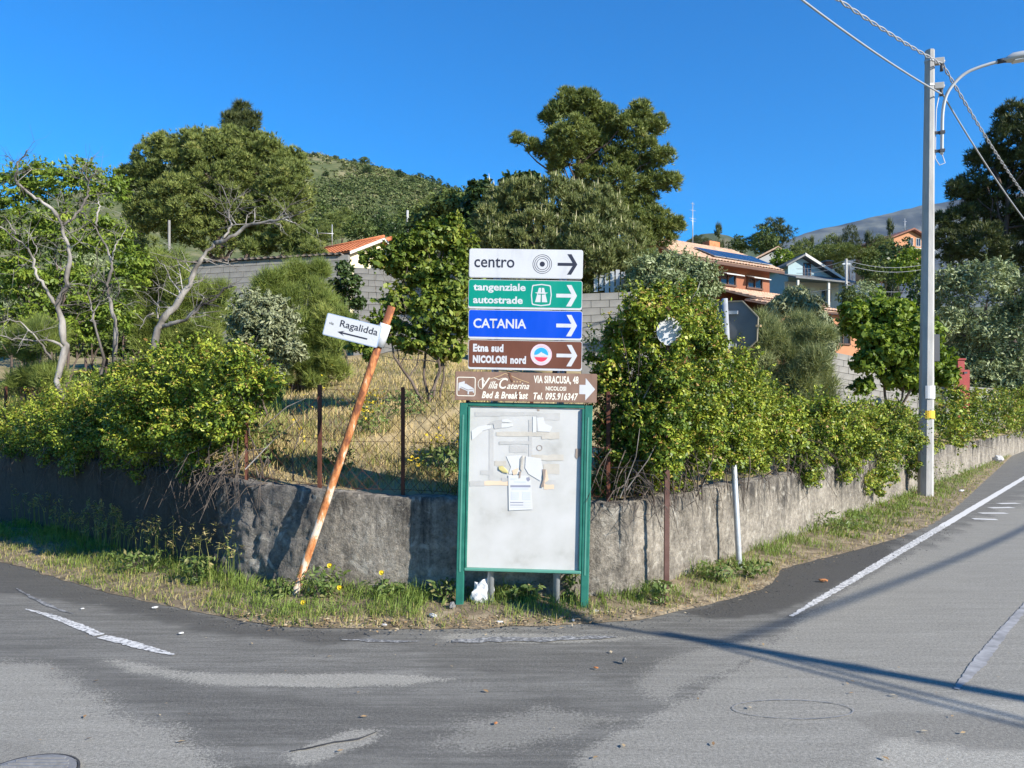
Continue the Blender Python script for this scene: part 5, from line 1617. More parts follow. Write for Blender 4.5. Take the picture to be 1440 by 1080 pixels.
dead_tree('leaning dead tree right of the left bush with a long pale arm pointing right', (218, 475), 9.4, [
    ([(214, 482), (222, 462), (232, 445), (250, 425), (268, 400), (278, 372), (288, 358), (302, 342)], 0.060, 0.038, 0.0),
    ([(302, 342), (318, 338), (345, 318), (375, 312), (398, 308), (418, 302), (428, 297)], 0.036, 0.010, -0.3),
    ([(398, 307), (410, 312), (421, 316)], 0.012, 0.006, 0.0),
    ([(308, 341), (318, 330), (326, 315), (322, 308), (322, 285), (312, 262), (304, 258)], 0.020, 0.007, 0.4),
    ([(322, 308), (314, 302), (304, 296)], 0.008, 0.004, 0.0),
    ([(224, 460), (240, 455), (262, 450), (280, 432), (300, 422), (315, 405), (330, 402)], 0.036, 0.014, -0.3),
    ([(262, 450), (268, 440), (285, 420)], 0.02, 0.01, -0.2),
    ([(222, 448), (222, 425), (223, 402)], 0.016, 0.006, 0.1),
    ([(216, 440), (206, 445), (196, 464)], 0.014, 0.007, 0.0),
    ([(256, 415), (245, 400), (225, 370), (218, 360)], 0.014, 0.005, 0.2)], 5, 40)
dead_tree('thin grey dead sapling between the two taller bare trees', (136, 478), 11.0, [
    ([(136, 490), (134, 460), (128, 435), (126, 405), (130, 385)], 0.028, 0.010, 0.1),
    ([(130, 440), (140, 425), (152, 418)], 0.012, 0.006, 0.0)], 6, 24)

# ================================================================== TREES AND SHRUBS OF THE FIELD
broad_tree('leafy_tree', 'airy light green tree with feathery leaves at the left picture edge', 'tree', 60, 14.0,
    [(20, 268, 36), (55, 256, 32), (105, 262, 34), (150, 268, 30), (30, 330, 45), (90, 325, 45), (150, 335, 36), (178, 395, 30), (40, 400, 45), (110, 405, 42), (25, 460, 36), (160, 445, 32), (190, 370, 24), (70, 450, 36), (-40, 300, 50), (-50, 400, 60), (120, 470, 30), (120, 240, 20), (60, 240, 16)],
    42000, 0.074, 0.032, M['lf_ash'], r0=0.04, seed=41, per=20, rr=(0.2, 0.38), stems=7, flat=0.5, droop=0.35, n_limb=28)
broad_tree('leafy_tree', 'fresh green young tree with several thin stems left of the signs', 'tree', 606, 11.5,
    [(628, 335, 28), (600, 336, 24), (652, 352, 24), (562, 362, 26), (525, 366, 18), (590, 385, 38), (640, 398, 36), (560, 425, 26), (612, 438, 36), (652, 452, 26), (540, 460, 22), (505, 486, 16), (580, 478, 28), (630, 488, 30), (520, 500, 12), (575, 345, 18), (640, 312, 12)],
    24000, 0.072, 0.052, M['lf_yellow'], r0=0.035, seed=42, per=18, rr=(0.2, 0.36), stems=5, flat=0.7, droop=0.4, n_limb=25)
broad_tree('leafy_tree', 'small dark green sapling on the dry slope behind the street name sign', 'tree', 487, 17.0,
    [(485, 380, 13), (492, 402, 17), (478, 424, 15), (500, 428, 14), (470, 400, 10), (488, 450, 14)],
    3500, 0.08, 0.05, M['lf_dark'], r0=0.04, seed=43, per=12)
def broom(label, base_px, Y, blobs, n, seed, mat='lf_broom', L=0.55, name='broom_shrub', r0=0.03):
    """shrub of fine upright whip-like shoots"""
    rng = np.random.default_rng(seed)
    base = ground_root(base_px, Y)
    t = thing(name, label, 'shrub', base)
    prim = px_blobs(blobs, Y, rng, 0.7)
    for q in list(prim):
        for fr in (0.25, 0.6):
            g_ = Vector((q[0], q[1], base.z + 0.1)); m_ = g_.lerp(Vector(q[:3]), fr)
            if m_.z < q[2] - 0.3 * q[3]: prim.append((m_.x, m_.y, m_.z, q[3] * 0.8))
    C, Rr, O = lumps(rng, prim, 12, (0.25, 0.5), (0.4, 0.95), 0.9)
    n = int(n * 2.3)
    P, d, idx = scatter(rng, C, Rr, n, -0.7, 1.1, 0.3)
    ct = rng.normal(size=len(C)) * 0.14
    k = 5
    me = needle_mesh(rng, 'crown', P - np.array([0, 0, L * 0.2]), d, L * 0.42, 0.0095 * Y / 14, k, M[mat], 0.9, 0.9, 0.45 + ct[idx] + rng.normal(size=n) * 0.15, org=base)
    link('crown', me, parent=t)
    mb = MB()
    for q in prim[:len(blobs)]:
        c = Vector(q[:3]); mb.tube(wiggle(base + Vector((random.uniform(-.2, .2), 0, -0.1)), c, 4, 0.06), [r0, r0 * .8, r0 * .6, r0 * .4, r0 * .2], 5, cap=False)
    mb.build('trunk', M['bark'], t)
    return t
broom('large bright green broom shrub in front of the block wall', 420, 16.0, [(430, 410, 44), (392, 425, 38), (460, 440, 34), (420, 450, 40), (445, 385, 24), (385, 395, 24), (440, 480, 30), (410, 375, 14)], 6500, 51)
broom('green broom shrub behind the leaning dead tree', 265, 15.0, [(270, 430, 38), (230, 440, 34), (300, 415, 28), (250, 400, 28), (215, 410, 26), (240, 465, 30), (290, 460, 26), (235, 375, 26), (205, 385, 22)], 6000, 52)
broom('small yellow green broom clump low at the left among bare trunks', 60, 12.5, [(62, 470, 22), (45, 462, 18), (75, 460, 18), (30, 485, 22)], 2200, 53)
broad_tree('grey_shrub', 'silvery grey green shrub between left bush and broom', 'shrub', 370, 12.0,
    [(370, 448, 36), (342, 452, 24), (395, 478, 30), (370, 490, 36), (342, 488, 22), (400, 450, 20), (350, 425, 18), (385, 425, 14), (380, 515, 26), (415, 500, 16)],
    18000, 0.07, 0.024, M['lf_grey'], r0=0.03, seed=54, per=16, stems=3, up=0.8)
broad_tree('olive_tree', 'round grey green olive tree in front of the solar panel house', 'tree', 940, 22.0,
    [(912, 391, 32), (955, 385, 32), (990, 387, 22), (940, 413, 38), (890, 413, 20), (985, 416, 24), (930, 371, 16), (1005, 406, 12), (960, 436, 24)],
    34000, 0.11, 0.034, M['lf_olive'], r0=0.12, seed=55, per=18, up=0.9, droop=-0.1)
broad_tree('olive_tree', 'large silvery olive tree at the right picture edge', 'tree', 1398, 42.0,
    [(1338, 420, 34), (1388, 398, 32), (1430, 420, 38), (1360, 468, 40), (1410, 478, 44), (1445, 455, 40), (1385, 520, 30), (1425, 525, 30), (1345, 530, 24), (1400, 545, 26), (1440, 540, 30), (1360, 550, 20), (1332, 392, 18), (1480, 430, 50), (1350, 500, 24), (1360, 385, 18), (1415, 385, 16), (1330, 455, 26)],
    36000, 0.22, 0.075, M['lf_olive'], r0=0.16, seed=56, per=20, up=0.8, droop=-0.1)
broad_tree('leafy_tree', 'bright green fig like tree left of the utility pole', 'tree', 1255, 19.5,
    [(1242, 442, 28), (1270, 452, 28), (1215, 460, 28), (1245, 490, 34), (1285, 502, 32), (1222, 510, 22), (1318, 512, 24), (1262, 532, 24), (1300, 470, 26), (1200, 440, 18), (1330, 530, 18), (1290, 540, 18), (1212, 545, 14)],
    19000, 0.13, 0.09, M['lf_bright'], r0=0.06, seed=57, per=16, stems=3)
broad_tree('leafy_tree', 'dark leafy tree just left of the pine behind the signs', 'tree', 690, 30.0,
    [(678, 275, 22), (662, 300, 18), (720, 262, 18), (752, 255, 12), (690, 310, 28), (705, 285, 22), (668, 262, 10), (735, 250, 10), (660, 330, 22), (690, 340, 26)],
    15000, 0.16, 0.10, M['lf_dark'], r0=0.14, seed=58, per=16)
broom('feathery olive green tamarisk with soft drooping sprays right of the stop sign', 1105, 15.5, [(1080, 478, 40), (1118, 465, 38), (1140, 500, 38), (1085, 525, 42), (1120, 535, 38), (1050, 545, 24), (1150, 470, 20), (1060, 500, 24), (1155, 530, 24)], 9000, 59, 'lf_tamarisk', 0.55, 'tamarisk_shrub')
broad_tree('grey_shrub', 'pale grey willow like shrub above the tamarisk', 'shrub', 1110, 17.5,
    [(1115, 428, 20), (1095, 436, 16), (1138, 442, 22), (1150, 465, 22), (1122, 412, 10), (1160, 490, 18)],
    16000, 0.15, 0.030, M['lf_grey'], r0=0.05, seed=60, per=18, stems=2, droop=0.7, up=0.2)
broad_tree('leafy_tree', 'medium green bushy tree against the scrubby hill foot left of the tall pine', 'tree', 625, 48.0,
    [(625, 300, 30), (600, 310, 24), (650, 305, 22), (585, 325, 18), (640, 285, 16), (610, 330, 24), (655, 330, 20)],
    8000, 0.24, 0.15, M['lf_far'], r0=0.2, seed=61, per=16)

# ------------------------------------------------------------------ pines
pine_tree('stone_pine', 'huge round topped stone pine on the left hillside', 322, 45.0,
    [(300, 236, 56), (236, 238, 50), (366, 242, 54), (206, 270, 42), (404, 264, 40), (260, 290, 52), (330, 292, 56), (392, 300, 40), (205, 305, 30), (300, 330, 34), (360, 335, 28), (255, 322, 30), (280, 208, 32), (325, 208, 34), (410, 232, 26), (420, 285, 22), (230, 210, 26), (370, 212, 28), (186, 250, 20)],
    44000, 0.24, 0.052, 5, M['nd_pine'], 0.45, 71, per=80, rr=(0.10, 0.19), shell=(0.75, 1.04), n_limb=20, flat=0.95, fillf=0.2)
pine_tree('conifer', 'dark pointed conifer top rising behind the huge stone pine', 340, 62.0,
    [(340, 158, 13), (332, 172, 16), (350, 172, 15), (340, 190, 22), (338, 150, 7), (360, 165, 7), (324, 165, 7), (340, 230, 30), (340, 300, 36)],
    3000, 0.5, 0.07, 8, M['nd_dark'], 0.3, 72, per=14)
pine_tree('aleppo_pine', 'tall irregular pine with layered masses against the blue sky', 830, 42.0,
    [(800, 145, 22), (826, 146, 20), (782, 158, 16), (846, 172, 30), (885, 178, 24), (900, 158, 17), (922, 178, 16), (802, 196, 34), (850, 218, 38), (896, 216, 32), (930, 222, 18), (944, 257, 16), (920, 258, 20),
     (770, 168, 12), (730, 196, 11), (748, 206, 11), (764, 214, 13), (788, 222, 20), (824, 252, 24), (870, 256, 28), (900, 284, 24), (925, 308, 20), (948, 318, 14), (890, 312, 24), (862, 290, 26), (780, 238, 12), (905, 330, 20), (935, 335, 16)],
    32000, 0.26, 0.050, 5, M['nd_pine'], 0.30, 73, per=44, rr=(0.14, 0.28), top_px=(818, 150), flat=0.8, n_limb=26, squash=0.85, fillf=0.2)
pine_tree('stone_pine', 'bushy young stone pine with pale upright shoots behind the signs', 785, 24.0,
    [(718, 292, 40), (778, 286, 42), (838, 302, 42), (870, 338, 36), (700, 338, 38), (760, 345, 56), (830, 355, 52), (690, 375, 30), (858, 388, 36), (790, 395, 40), (740, 275, 26), (805, 282, 28), (880, 370, 22), (860, 310, 24), (690, 310, 26), (830, 410, 30), (740, 395, 36)],
    38000, 0.16, 0.032, 5, M['nd_front'], 0.22, 74, per=90, rr=(0.09, 0.17), candles=900, up=1.3, flat=1.3, fillf=0.25, shell=(0.7, 1.0))
pine_tree('aleppo_pine', 'very dark broad pine filling the upper right picture edge', 1450, 62.0,
    [(1428, 165, 26), (1415, 195, 26), (1392, 226, 24), (1440, 240, 40), (1365, 262, 24), (1345, 268, 16), (1400, 290, 38), (1350, 312, 28), (1445, 310, 40), (1385, 345, 36), (1425, 370, 30), (1330, 338, 18), (1490, 200, 60), (1510, 300, 70), (1345, 360, 22), (1320, 310, 12), (1370, 222, 12)],
    24000, 0.44, 0.082, 5, M['nd_dark'], 0.4, 75, per=44, rr=(0.13, 0.26), flat=0.8, squash=0.8, fillf=0.2)
pine_tree('young_pine', 'small dense young pine left of the orange roofed house', 395, 38.0,
    [(395, 338, 24), (370, 345, 18), (425, 343, 22), (350, 350, 14), (440, 352, 16), (400, 325, 14), (415, 360, 22)],
    4500, 0.28, 0.045, 8, M['nd_pine'], 0.14, 76, per=16, up=0.8)

# ------------------------------------------------------------------ far trees: a few kinds, each standing tree a copy
def proto_round(seed, mat, n, L, W, shape):
    rng = np.random.default_rng(seed)
    C, Rr, O = lumps(rng, shape, 22, (0.22, 0.4), (0.6, 1.0), 0.85)
    P, d, idx = scatter(rng, C, Rr, n, -0.3, 0.75, 0.45)
    ct = rng.normal(size=len(C)) * 0.15
    return leaf_mesh(rng, 'crown', P, d, idx, L, W, mat, 0.6, 0.8, 0.1, 0.45 + ct[idx] + rng.normal(size=n) * 0.16)
def proto_pine(seed, mat, n, L, W, shape, up=0.5):
    rng = np.random.default_rng(seed)
    C, Rr, O = lumps(rng, shape, 20, (0.22, 0.4), (0.6, 1.0), 0.8)
    P, d, idx = scatter(rng, C, Rr, n, -0.2, 0.6, 0.45)
    ct = rng.normal(size=len(C)) * 0.14
    return needle_mesh(rng, 'crown', P, d, L, W, 7, mat, up, 0.8, 0.45 + ct[idx] + rng.normal(size=n) * 0.12)
ROUND = [(0, 0, .62, .30), (.25, .05, .5, .24), (-.26, 0, .5, .25), (0, -.22, .48, .24), (.05, .2, .55, .24), (.1, 0, .82, .18), (-.12, .05, .78, .18), (.3, -.1, .34, .18), (-.3, -.05, .33, .18), (0, -.1, .3, .24)]
CONE = [(0, 0, .9, .07), (0, 0, .75, .11), (0.02, 0, .6, .15), (-.02, 0, .45, .18), (0, 0, .3, .21), (0, 0, .17, .2)]
UMBR = [(0, 0, .78, .2), (.25, 0, .72, .2), (-.25, 0, .72, .2), (0, .2, .72, .2), (0, -.22, .7, .2), (.38, .05, .62, .14), (-.4, 0, .6, .14), (.15, -.1, .58, .2), (-.15, .1, .58, .2)]
SHRUB = [(0, 0, .4, .34), (.3, 0, .34, .28), (-.3, 0.05, .34, .28), (.05, -.25, .3, .26), (0, .2, .36, .26), (.1, 0, .62, .22)]
KIND = {
    'round': (proto_round(81, M['lf_far'], 2600, .055, .038, ROUND), 'leafy_tree'),
    'bright': (proto_round(82, M['lf_bright'], 2600, .06, .045, ROUND), 'leafy_tree'),
    'dark': (proto_round(83, M['lf_dark'], 2600, .05, .035, ROUND), 'leafy_tree'),
    'olive': (proto_round(84, M['lf_olive'], 2600, .05, .02, ROUND), 'olive_tree'),
    'pine': (proto_pine(85, M['nd_pine'], 1500, .07, .010, ROUND), 'pine_tree'),
    'darkpine': (proto_pine(86, M['nd_dark'], 1500, .07, .010, ROUND), 'pine_tree'),
    'cone': (proto_pine(87, M['nd_dark'], 1500, .06, .009, CONE, 0.7), 'cypress'),
    'umbrella': (proto_pine(88, M['nd_pine'], 1500, .07, .010, UMBR), 'stone_pine'),
    'darkshrub': (proto_round(90, M['lf_dark'], 1300, .075, .05, SHRUB), 'shrub'),
    'shrub': (proto_round(89, M['lf_far'], 1300, .075, .05, SHRUB), 'shrub'),
}
def proto_trunk(h):
    mb = MB(); rnd = random.Random(3)
    mb.tube(wiggle((0, 0, -0.05), (0.02, 0, h), 4, 0.04, rnd), [.03, .026, .022, .017, .012], 7)
    for k in range(5):
        a = k * 1.3; mb.tube([(0, 0, h * (.5 + .08 * k)), (.2 * math.cos(a), .2 * math.sin(a), h * (.75 + .06 * k))], [.012, .005], 5, cap=False)
    me = mb.mesh('trunk'); me.materials.append(M['bark_dark']); return me
TR = proto_trunk(0.7)
# flared trunk foot below the crown so that a tree on a slope still meets the ground
def far_tree(kind, px, py_top, Y, w_px, h_px, label, group=None, rz=None, seated=False):
    """top of the crown at (px, py_top), w_px wide, h_px from top down to the foot"""
    me, nm = KIND[kind]
    p = at(px, py_top, Y)
    H = h_px * Y / F
    zg = hz(p.x, Y)
    if seated: p.z = zg + H - 0.25
    else: H = max(H, p.z - zg + 0.1)
    W = w_px * Y / F
    t = thing(nm, label, 'shrub' if 'shrub' in kind else 'tree', (p.x, Y, p.z - H), group)
    a = rz if rz is not None else random.uniform(0, 6.28)
    wd = {'cone': .42}.get(kind, .95)
    c = link('crown', me, None, t); c.rotation_euler = (0, 0, a)
    top = {'shrub': .84, 'darkshrub': .84}.get(kind, 0.98)
    kk = min(1.0, (h_px * Y / F) / H) if kind != 'cone' else 1
    c.scale = (W / wd, W / wd, H * kk / top); c.location = (0, 0, H * (1 - kk))
    if 'shrub' not in kind:
        r = link('trunk', TR, None, t); r.rotation_euler = (0, 0, a); r.scale = (W / wd * 0.8, W / wd * 0.8, H / top)
    return t

FT = [  # right hand hillside
    ('darkpine', 1085, 306, 110, 78, 62, 'broad dark pine on the skyline right of the solar panel house'),
    ('round', 1075, 316, 100, 40, 50, 'grey green tree in front of the skyline pine'),
    ('cone', 1010, 313, 120, 26, 46, 'pointed cypress behind the roof antenna'),
    ('darkpine', 985, 330, 125, 40, 30, 'low dark trees left of the pointed cypress'),
    ('round', 1040, 330, 115, 40, 30, 'small round tree between cypress and skyline pine'),
    ('bright', 1100, 348, 70, 44, 40, 'bright green tree between roof and blue house'),
    ('pine', 1128, 335, 100, 42, 60, 'olive coloured pine right of the skyline pine'),
    ('cone', 1140, 331, 130, 22, 50, 'narrow dark cypress beside the olive coloured pine'),
    ('pine', 1165, 330, 120, 50, 60, 'loose pine under the volcano slope, left one'),
    ('darkpine', 1195, 315, 125, 30, 60, 'dark round pine under the volcano slope'),
    ('cone', 1180, 330, 118, 26, 50, 'small conifer between two pines under the volcano'),
    ('cone', 1222, 324, 120, 30, 56, 'dark fir left of the brown roofed far house'),
    ('cone', 1252, 306, 125, 24, 60, 'tall fir just left of the brown roofed far house'),
    ('pine', 1240, 330, 110, 40, 50, 'green pine below the fir by the far house'),
    ('umbrella', 1178, 342, 85, 96, 56, 'wide flat topped pine behind the blue house'),
    ('round', 1225, 350, 84, 56, 56, 'olive green round tree right of the flat topped pine'),
    ('dark', 1262, 334, 95, 76, 80, 'dark green tree below the brown roofed far house'),
    ('bright', 1280, 345, 75, 60, 70, 'green leafy tree just left of the utility pole, upper one'),
    ('olive', 1218, 390, 55, 60, 60, 'grey green olive right of the white house'),
    ('round', 1195, 400, 50, 40, 40, 'low green tree in front of the white house wall'),
    ('dark', 1300, 380, 60, 60, 80, 'dark tree hidden behind the utility pole'),
    ('round', 1150, 342, 95, 40, 40, 'mid green tree in the gap above the blue house'),
    ('dark', 1120, 340, 105, 36, 40, 'dark round tree above the solar panel roof end'),
    # left hand hillside and hill foot
    ('olive', 15, 395, 24, 90, 90, 'pale green bush behind the airy tree stems at the left edge'),
    ('round', 95, 385, 25, 90, 90, 'bushy green growth behind the forked dead tree'),
    ('round', 175, 400, 26, 80, 80, 'green growth behind the slender dead tree'),
    ('olive', 30, 430, 19, 70, 70, 'grey green bush low at the left edge behind the dead trees'),
    ('round', 130, 436, 18, 70, 60, 'green bush between the forked and the slender dead tree'),
    ('bright', 195, 440, 17, 50, 50, 'bright green bush right of the slender dead tree'),
    ('round', 85, 420, 22, 80, 80, 'green bush behind the fork of the tall dead tree'),
    ('olive', 150, 400, 30, 90, 70, 'grey green bush below the left side of the pine'),
    ('shrub', 320, 400, 24, 60, 60, 'low shrub in front of the long block wall'),
    ('round', 40, 350, 40, 90, 90, 'green tree low at the left edge behind the airy tree'),
    ('olive', 120, 345, 38, 80, 90, 'grey green tree behind the slender dead tree'),
    ('pine', 190, 300, 52, 70, 90, 'pine leaning against the left side of the huge stone pine'),
    ('round', 225, 350, 36, 80, 70, 'bushy tree below the left side of the huge stone pine'),
    ('olive', -30, 330, 40, 90, 110, 'grey green tree just outside the left edge'),
    ('round', 445, 282, 110, 70, 60, 'round tree at the right foot of the huge stone pine'),
    ('pine', 480, 292, 100, 60, 50, 'olive pine above the orange roof ridge'),
    ('round', 505, 300, 90, 50, 50, 'tree above the right end of the orange roof'),
    ('dark', 535, 296, 105, 44, 50, 'dark bushy tree at the scrubby hill foot'),
    ('dark', 560, 308, 80, 40, 46, 'dark tree right of the orange roof'),
    ('round', 575, 290, 120, 60, 60, 'rounded tree in the middle of the hill foot'),
    ('pine', 600, 276, 130, 56, 70, 'pale pine below the hill ridge end'),
    ('round', 640, 272, 130, 60, 80, 'green tree at the right end of the hill'),
    ('dark', 655, 256, 150, 30, 60, 'dark tree standing where the hill meets the dark leafy tree'),
    ('pine', 455, 312, 75, 60, 40, 'green pine just behind the left end of the orange roof'),
    ('dark', 970, 345, 60, 40, 60, 'dark tree behind the olive by the house'),
    ('pine', 905, 335, 34, 60, 70, 'greyish pine low behind the olive tree'),
    ('round', 855, 400, 26, 60, 40, 'small tree above the middle block wall'),
]
for kd, px, py, Y, w, h, lb in FT: far_tree(kd, px, py, Y, w, h, lb)
for i, (px, py, w, h, kd) in enumerate([(-20, 440, 100, 70, 'shrub'), (25, 452, 80, 60, 'shrub'), (70, 440, 84, 66, 'shrub'), (112, 450, 80, 60, 'shrub'), (150, 442, 84, 66, 'shrub'), (190, 450, 76, 60, 'shrub'),
                                         (228, 446, 80, 60, 'shrub'), (262, 452, 70, 56, 'shrub'), (300, 440, 80, 64, 'shrub'), (345, 425, 70, 60, 'shrub')]):
    far_tree(kd, px, py, 26 + (i % 3) * 3.5, w, h, 'low rounded bush on the slope behind the bare dead trees', 'low bushes behind the bare dead trees')
RIDGE = [(513, 213, 20, 14), (497, 217, 10, 8), (537, 222, 8, 7), (548, 225, 7, 6), (515, 234, 18, 14), (562, 240, 18, 12), (558, 229, 7, 6), (592, 235, 14, 12), (605, 245, 16, 13), (617, 249, 12, 12), (628, 256, 11, 10), (602, 262, 10, 9), (640, 262, 13, 12), (580, 250, 10, 8), (458, 241, 11, 9), (472, 216, 10, 7), (443, 214, 9, 6)]
for i, (px, py, w, h) in enumerate(RIDGE):
    k = (px - CX) / F
    ys = np.linspace(255, 420, 300); zs = hill_z(k * ys, ys)
    app = HY - (zs - EYE) / ys * F
    j = int(np.argmax(app < py + h * 0.8)) if (app < py + h * 0.8).any() else int(np.argmin(app))
    far_tree('darkshrub' if i % 3 else 'shrub', px, py, float(ys[j]), w, h, 'small dark tree dotted on the scrubby hill', 'dark trees dotted on the scrubby hill', seated=True)

# low scrub covering the hill: nobody could count it
def hill_scrub():
    rng = np.random.default_rng(91)
    n = 7500
    px = rng.uniform(400, 700, n); Y = rng.uniform(215, 365, n)
    x = (px - CX) / F * Y; z = hill_z(x, Y)
    cover = vnoise(x * 0.06, Y * 0.05, 7) + 0.3 * rng.normal(size=n)
    hgt = HY - (z - EYE) / Y * F
    ok = rng.random(n) < np.clip(0.40 + 0.85 * cover + (hgt - 250) / 70.0, 0.03, 1)
    x, Y, z = x[ok], Y[ok], z[ok]; n = len(x)
    R = np.exp(rng.normal(-0.25, 0.5, n)).clip(0.3, 2.6)
    k = 26
    d = rdirs(rng, n * k); d[:, 2] = np.abs(d[:, 2])
    P = np.repeat(np.stack([x, Y, z], -1), k, 0) + d * np.repeat(R, k)[:, None] * np.array([1, 1, 0.75])
    tint = np.repeat(0.42 + 0.22 * rng.normal(size=n) + np.clip(0.30 * vnoise(x * 0.045, Y * 0.04, 11) + (HY - (z - EYE) / Y * F < 252) * 0.25, -0.1, 0.5), k) + rng.normal(size=n * k) * 0.12
    mt = leaf_mat('scrub_leaves', [(0, (0.04, 0.062, 0.022)), (0.4, (0.09, 0.122, 0.042)), (0.7, (0.15, 0.175, 0.07)), (1, (0.24, 0.23, 0.12))], 0.1, 0.7, 0.1)
    me = leaf_mesh(rng, 'hill_scrub', P, d, None, 0.60, 0.45, mt, 0.6, 0.8, 0, tint)
    tag(link('hill_scrub', me), 'low grey green scrub covering the slope of the hill', 'scrub', None, 'stuff')
hill_scrub()

# yellow wildflowers and low weeds on the dry field
def wildflowers():
    rng = np.random.default_rng(95)
    P = []
    for px, py, Y, n, sp in ((520, 562, 9.5, 70, 0.10), (512, 575, 9.3, 40, 0.08), (610, 628, 8.3, 40, 0.12), (600, 640, 8.2, 30, 0.07), (590, 650, 7.9, 24, 0.06), (625, 615, 8.6, 20, 0.08), (425, 600, 8.6, 16, 0.2), (450, 545, 10, 20, 0.25)):
        c = np.array(at(px, py, Y)); q = c + rng.normal(size=(n, 3)) * sp * np.array([1, 1, 0.6])
        q[:, 2] = np.maximum(q[:, 2], hill_z(q[:, 0], q[:, 1]) + 0.05); P.append(q)
    P = np.vstack(P)
    d = rdirs(rng, len(P)); d[:, 2] = abs(d[:, 2])
    mt = leaf_mat('yellow_flower_heads', [(0, (0.5, 0.33, 0.02)), (1, (0.75, 0.58, 0.03))], 0.2)
    me = leaf_mesh(rng, 'yellow_wildflowers', P, d, None, 0.035, 0.03, mt, 0.6, 0.8, 0, rng.random(len(P)))
    o = link('yellow_wildflowers', me); tag(o, 'yellow wildflowers scattered in the dry field behind the fence', 'wildflowers', None, 'stuff')
    S_ = P[::2]; V = []
    me2 = blade_mesh(rng, 'stalks', np.stack([S_[:, 0], S_[:, 1], hill_z(S_[:, 0], S_[:, 1])], -1), np.maximum(0.05, S_[:, 2] - hill_z(S_[:, 0], S_[:, 1])), 0.006, 0.05, M['grass'], rng.uniform(.5, 1, len(S_)))
    link('stalks', me2, parent=o)
wildflowers()
for i, (px, py, w, h, n, Y, lb) in enumerate([
    (520, 600, 60, 40, 260, 9.4, 'green weed clump with yellow flowers in the dry field'),
    (575, 602, 70, 34, 300, 10.4, 'green weeds round the stems of the fresh green tree'),
    (470, 655, 60, 30, 200, 7.9, 'low green weed behind the fence left of the leaning pole'),
    (620, 665, 60, 40, 260, 7.6, 'green weeds behind the fence beside the notice board'),
    (380, 640, 50, 60, 260, 8.0, 'thin leafy weed right of the left bush behind the fence')]):
    rng = np.random.default_rng(200 + i)
    x = (px - CX) / F * Y; base = Vector((x, Y, hz(x, Y)))
    t = thing('weed', lb, 'weed', base)
    W, H = w * Y / F, h * Y / F
    u = rng.random(n); a = rng.uniform(0, 6.28, n); rad = W * 0.5 * np.sqrt(rng.random(n))
    P = np.stack([x + rad * np.cos(a), Y + rad * np.sin(a), base.z + H * u], -1)
    d = unit(np.stack([np.cos(a), np.sin(a), 0.6 + 0 * a], -1))
    link('leaves', leaf_mesh(rng, 'leaves', P, d, None, 0.06, 0.024, M['weed'], 0.5, 0.9, 0.1, rng.random(n), org=base), parent=t)
    mb = MB()
    for k in range(7): mb.tube([base, base + Vector((random.uniform(-W, W) * 0.4, random.uniform(-W, W) * 0.4, H * random.uniform(0.6, 1)))], [0.005, 0.002], 4, cap=False)
    mb.build('stem', M['twig'], t)
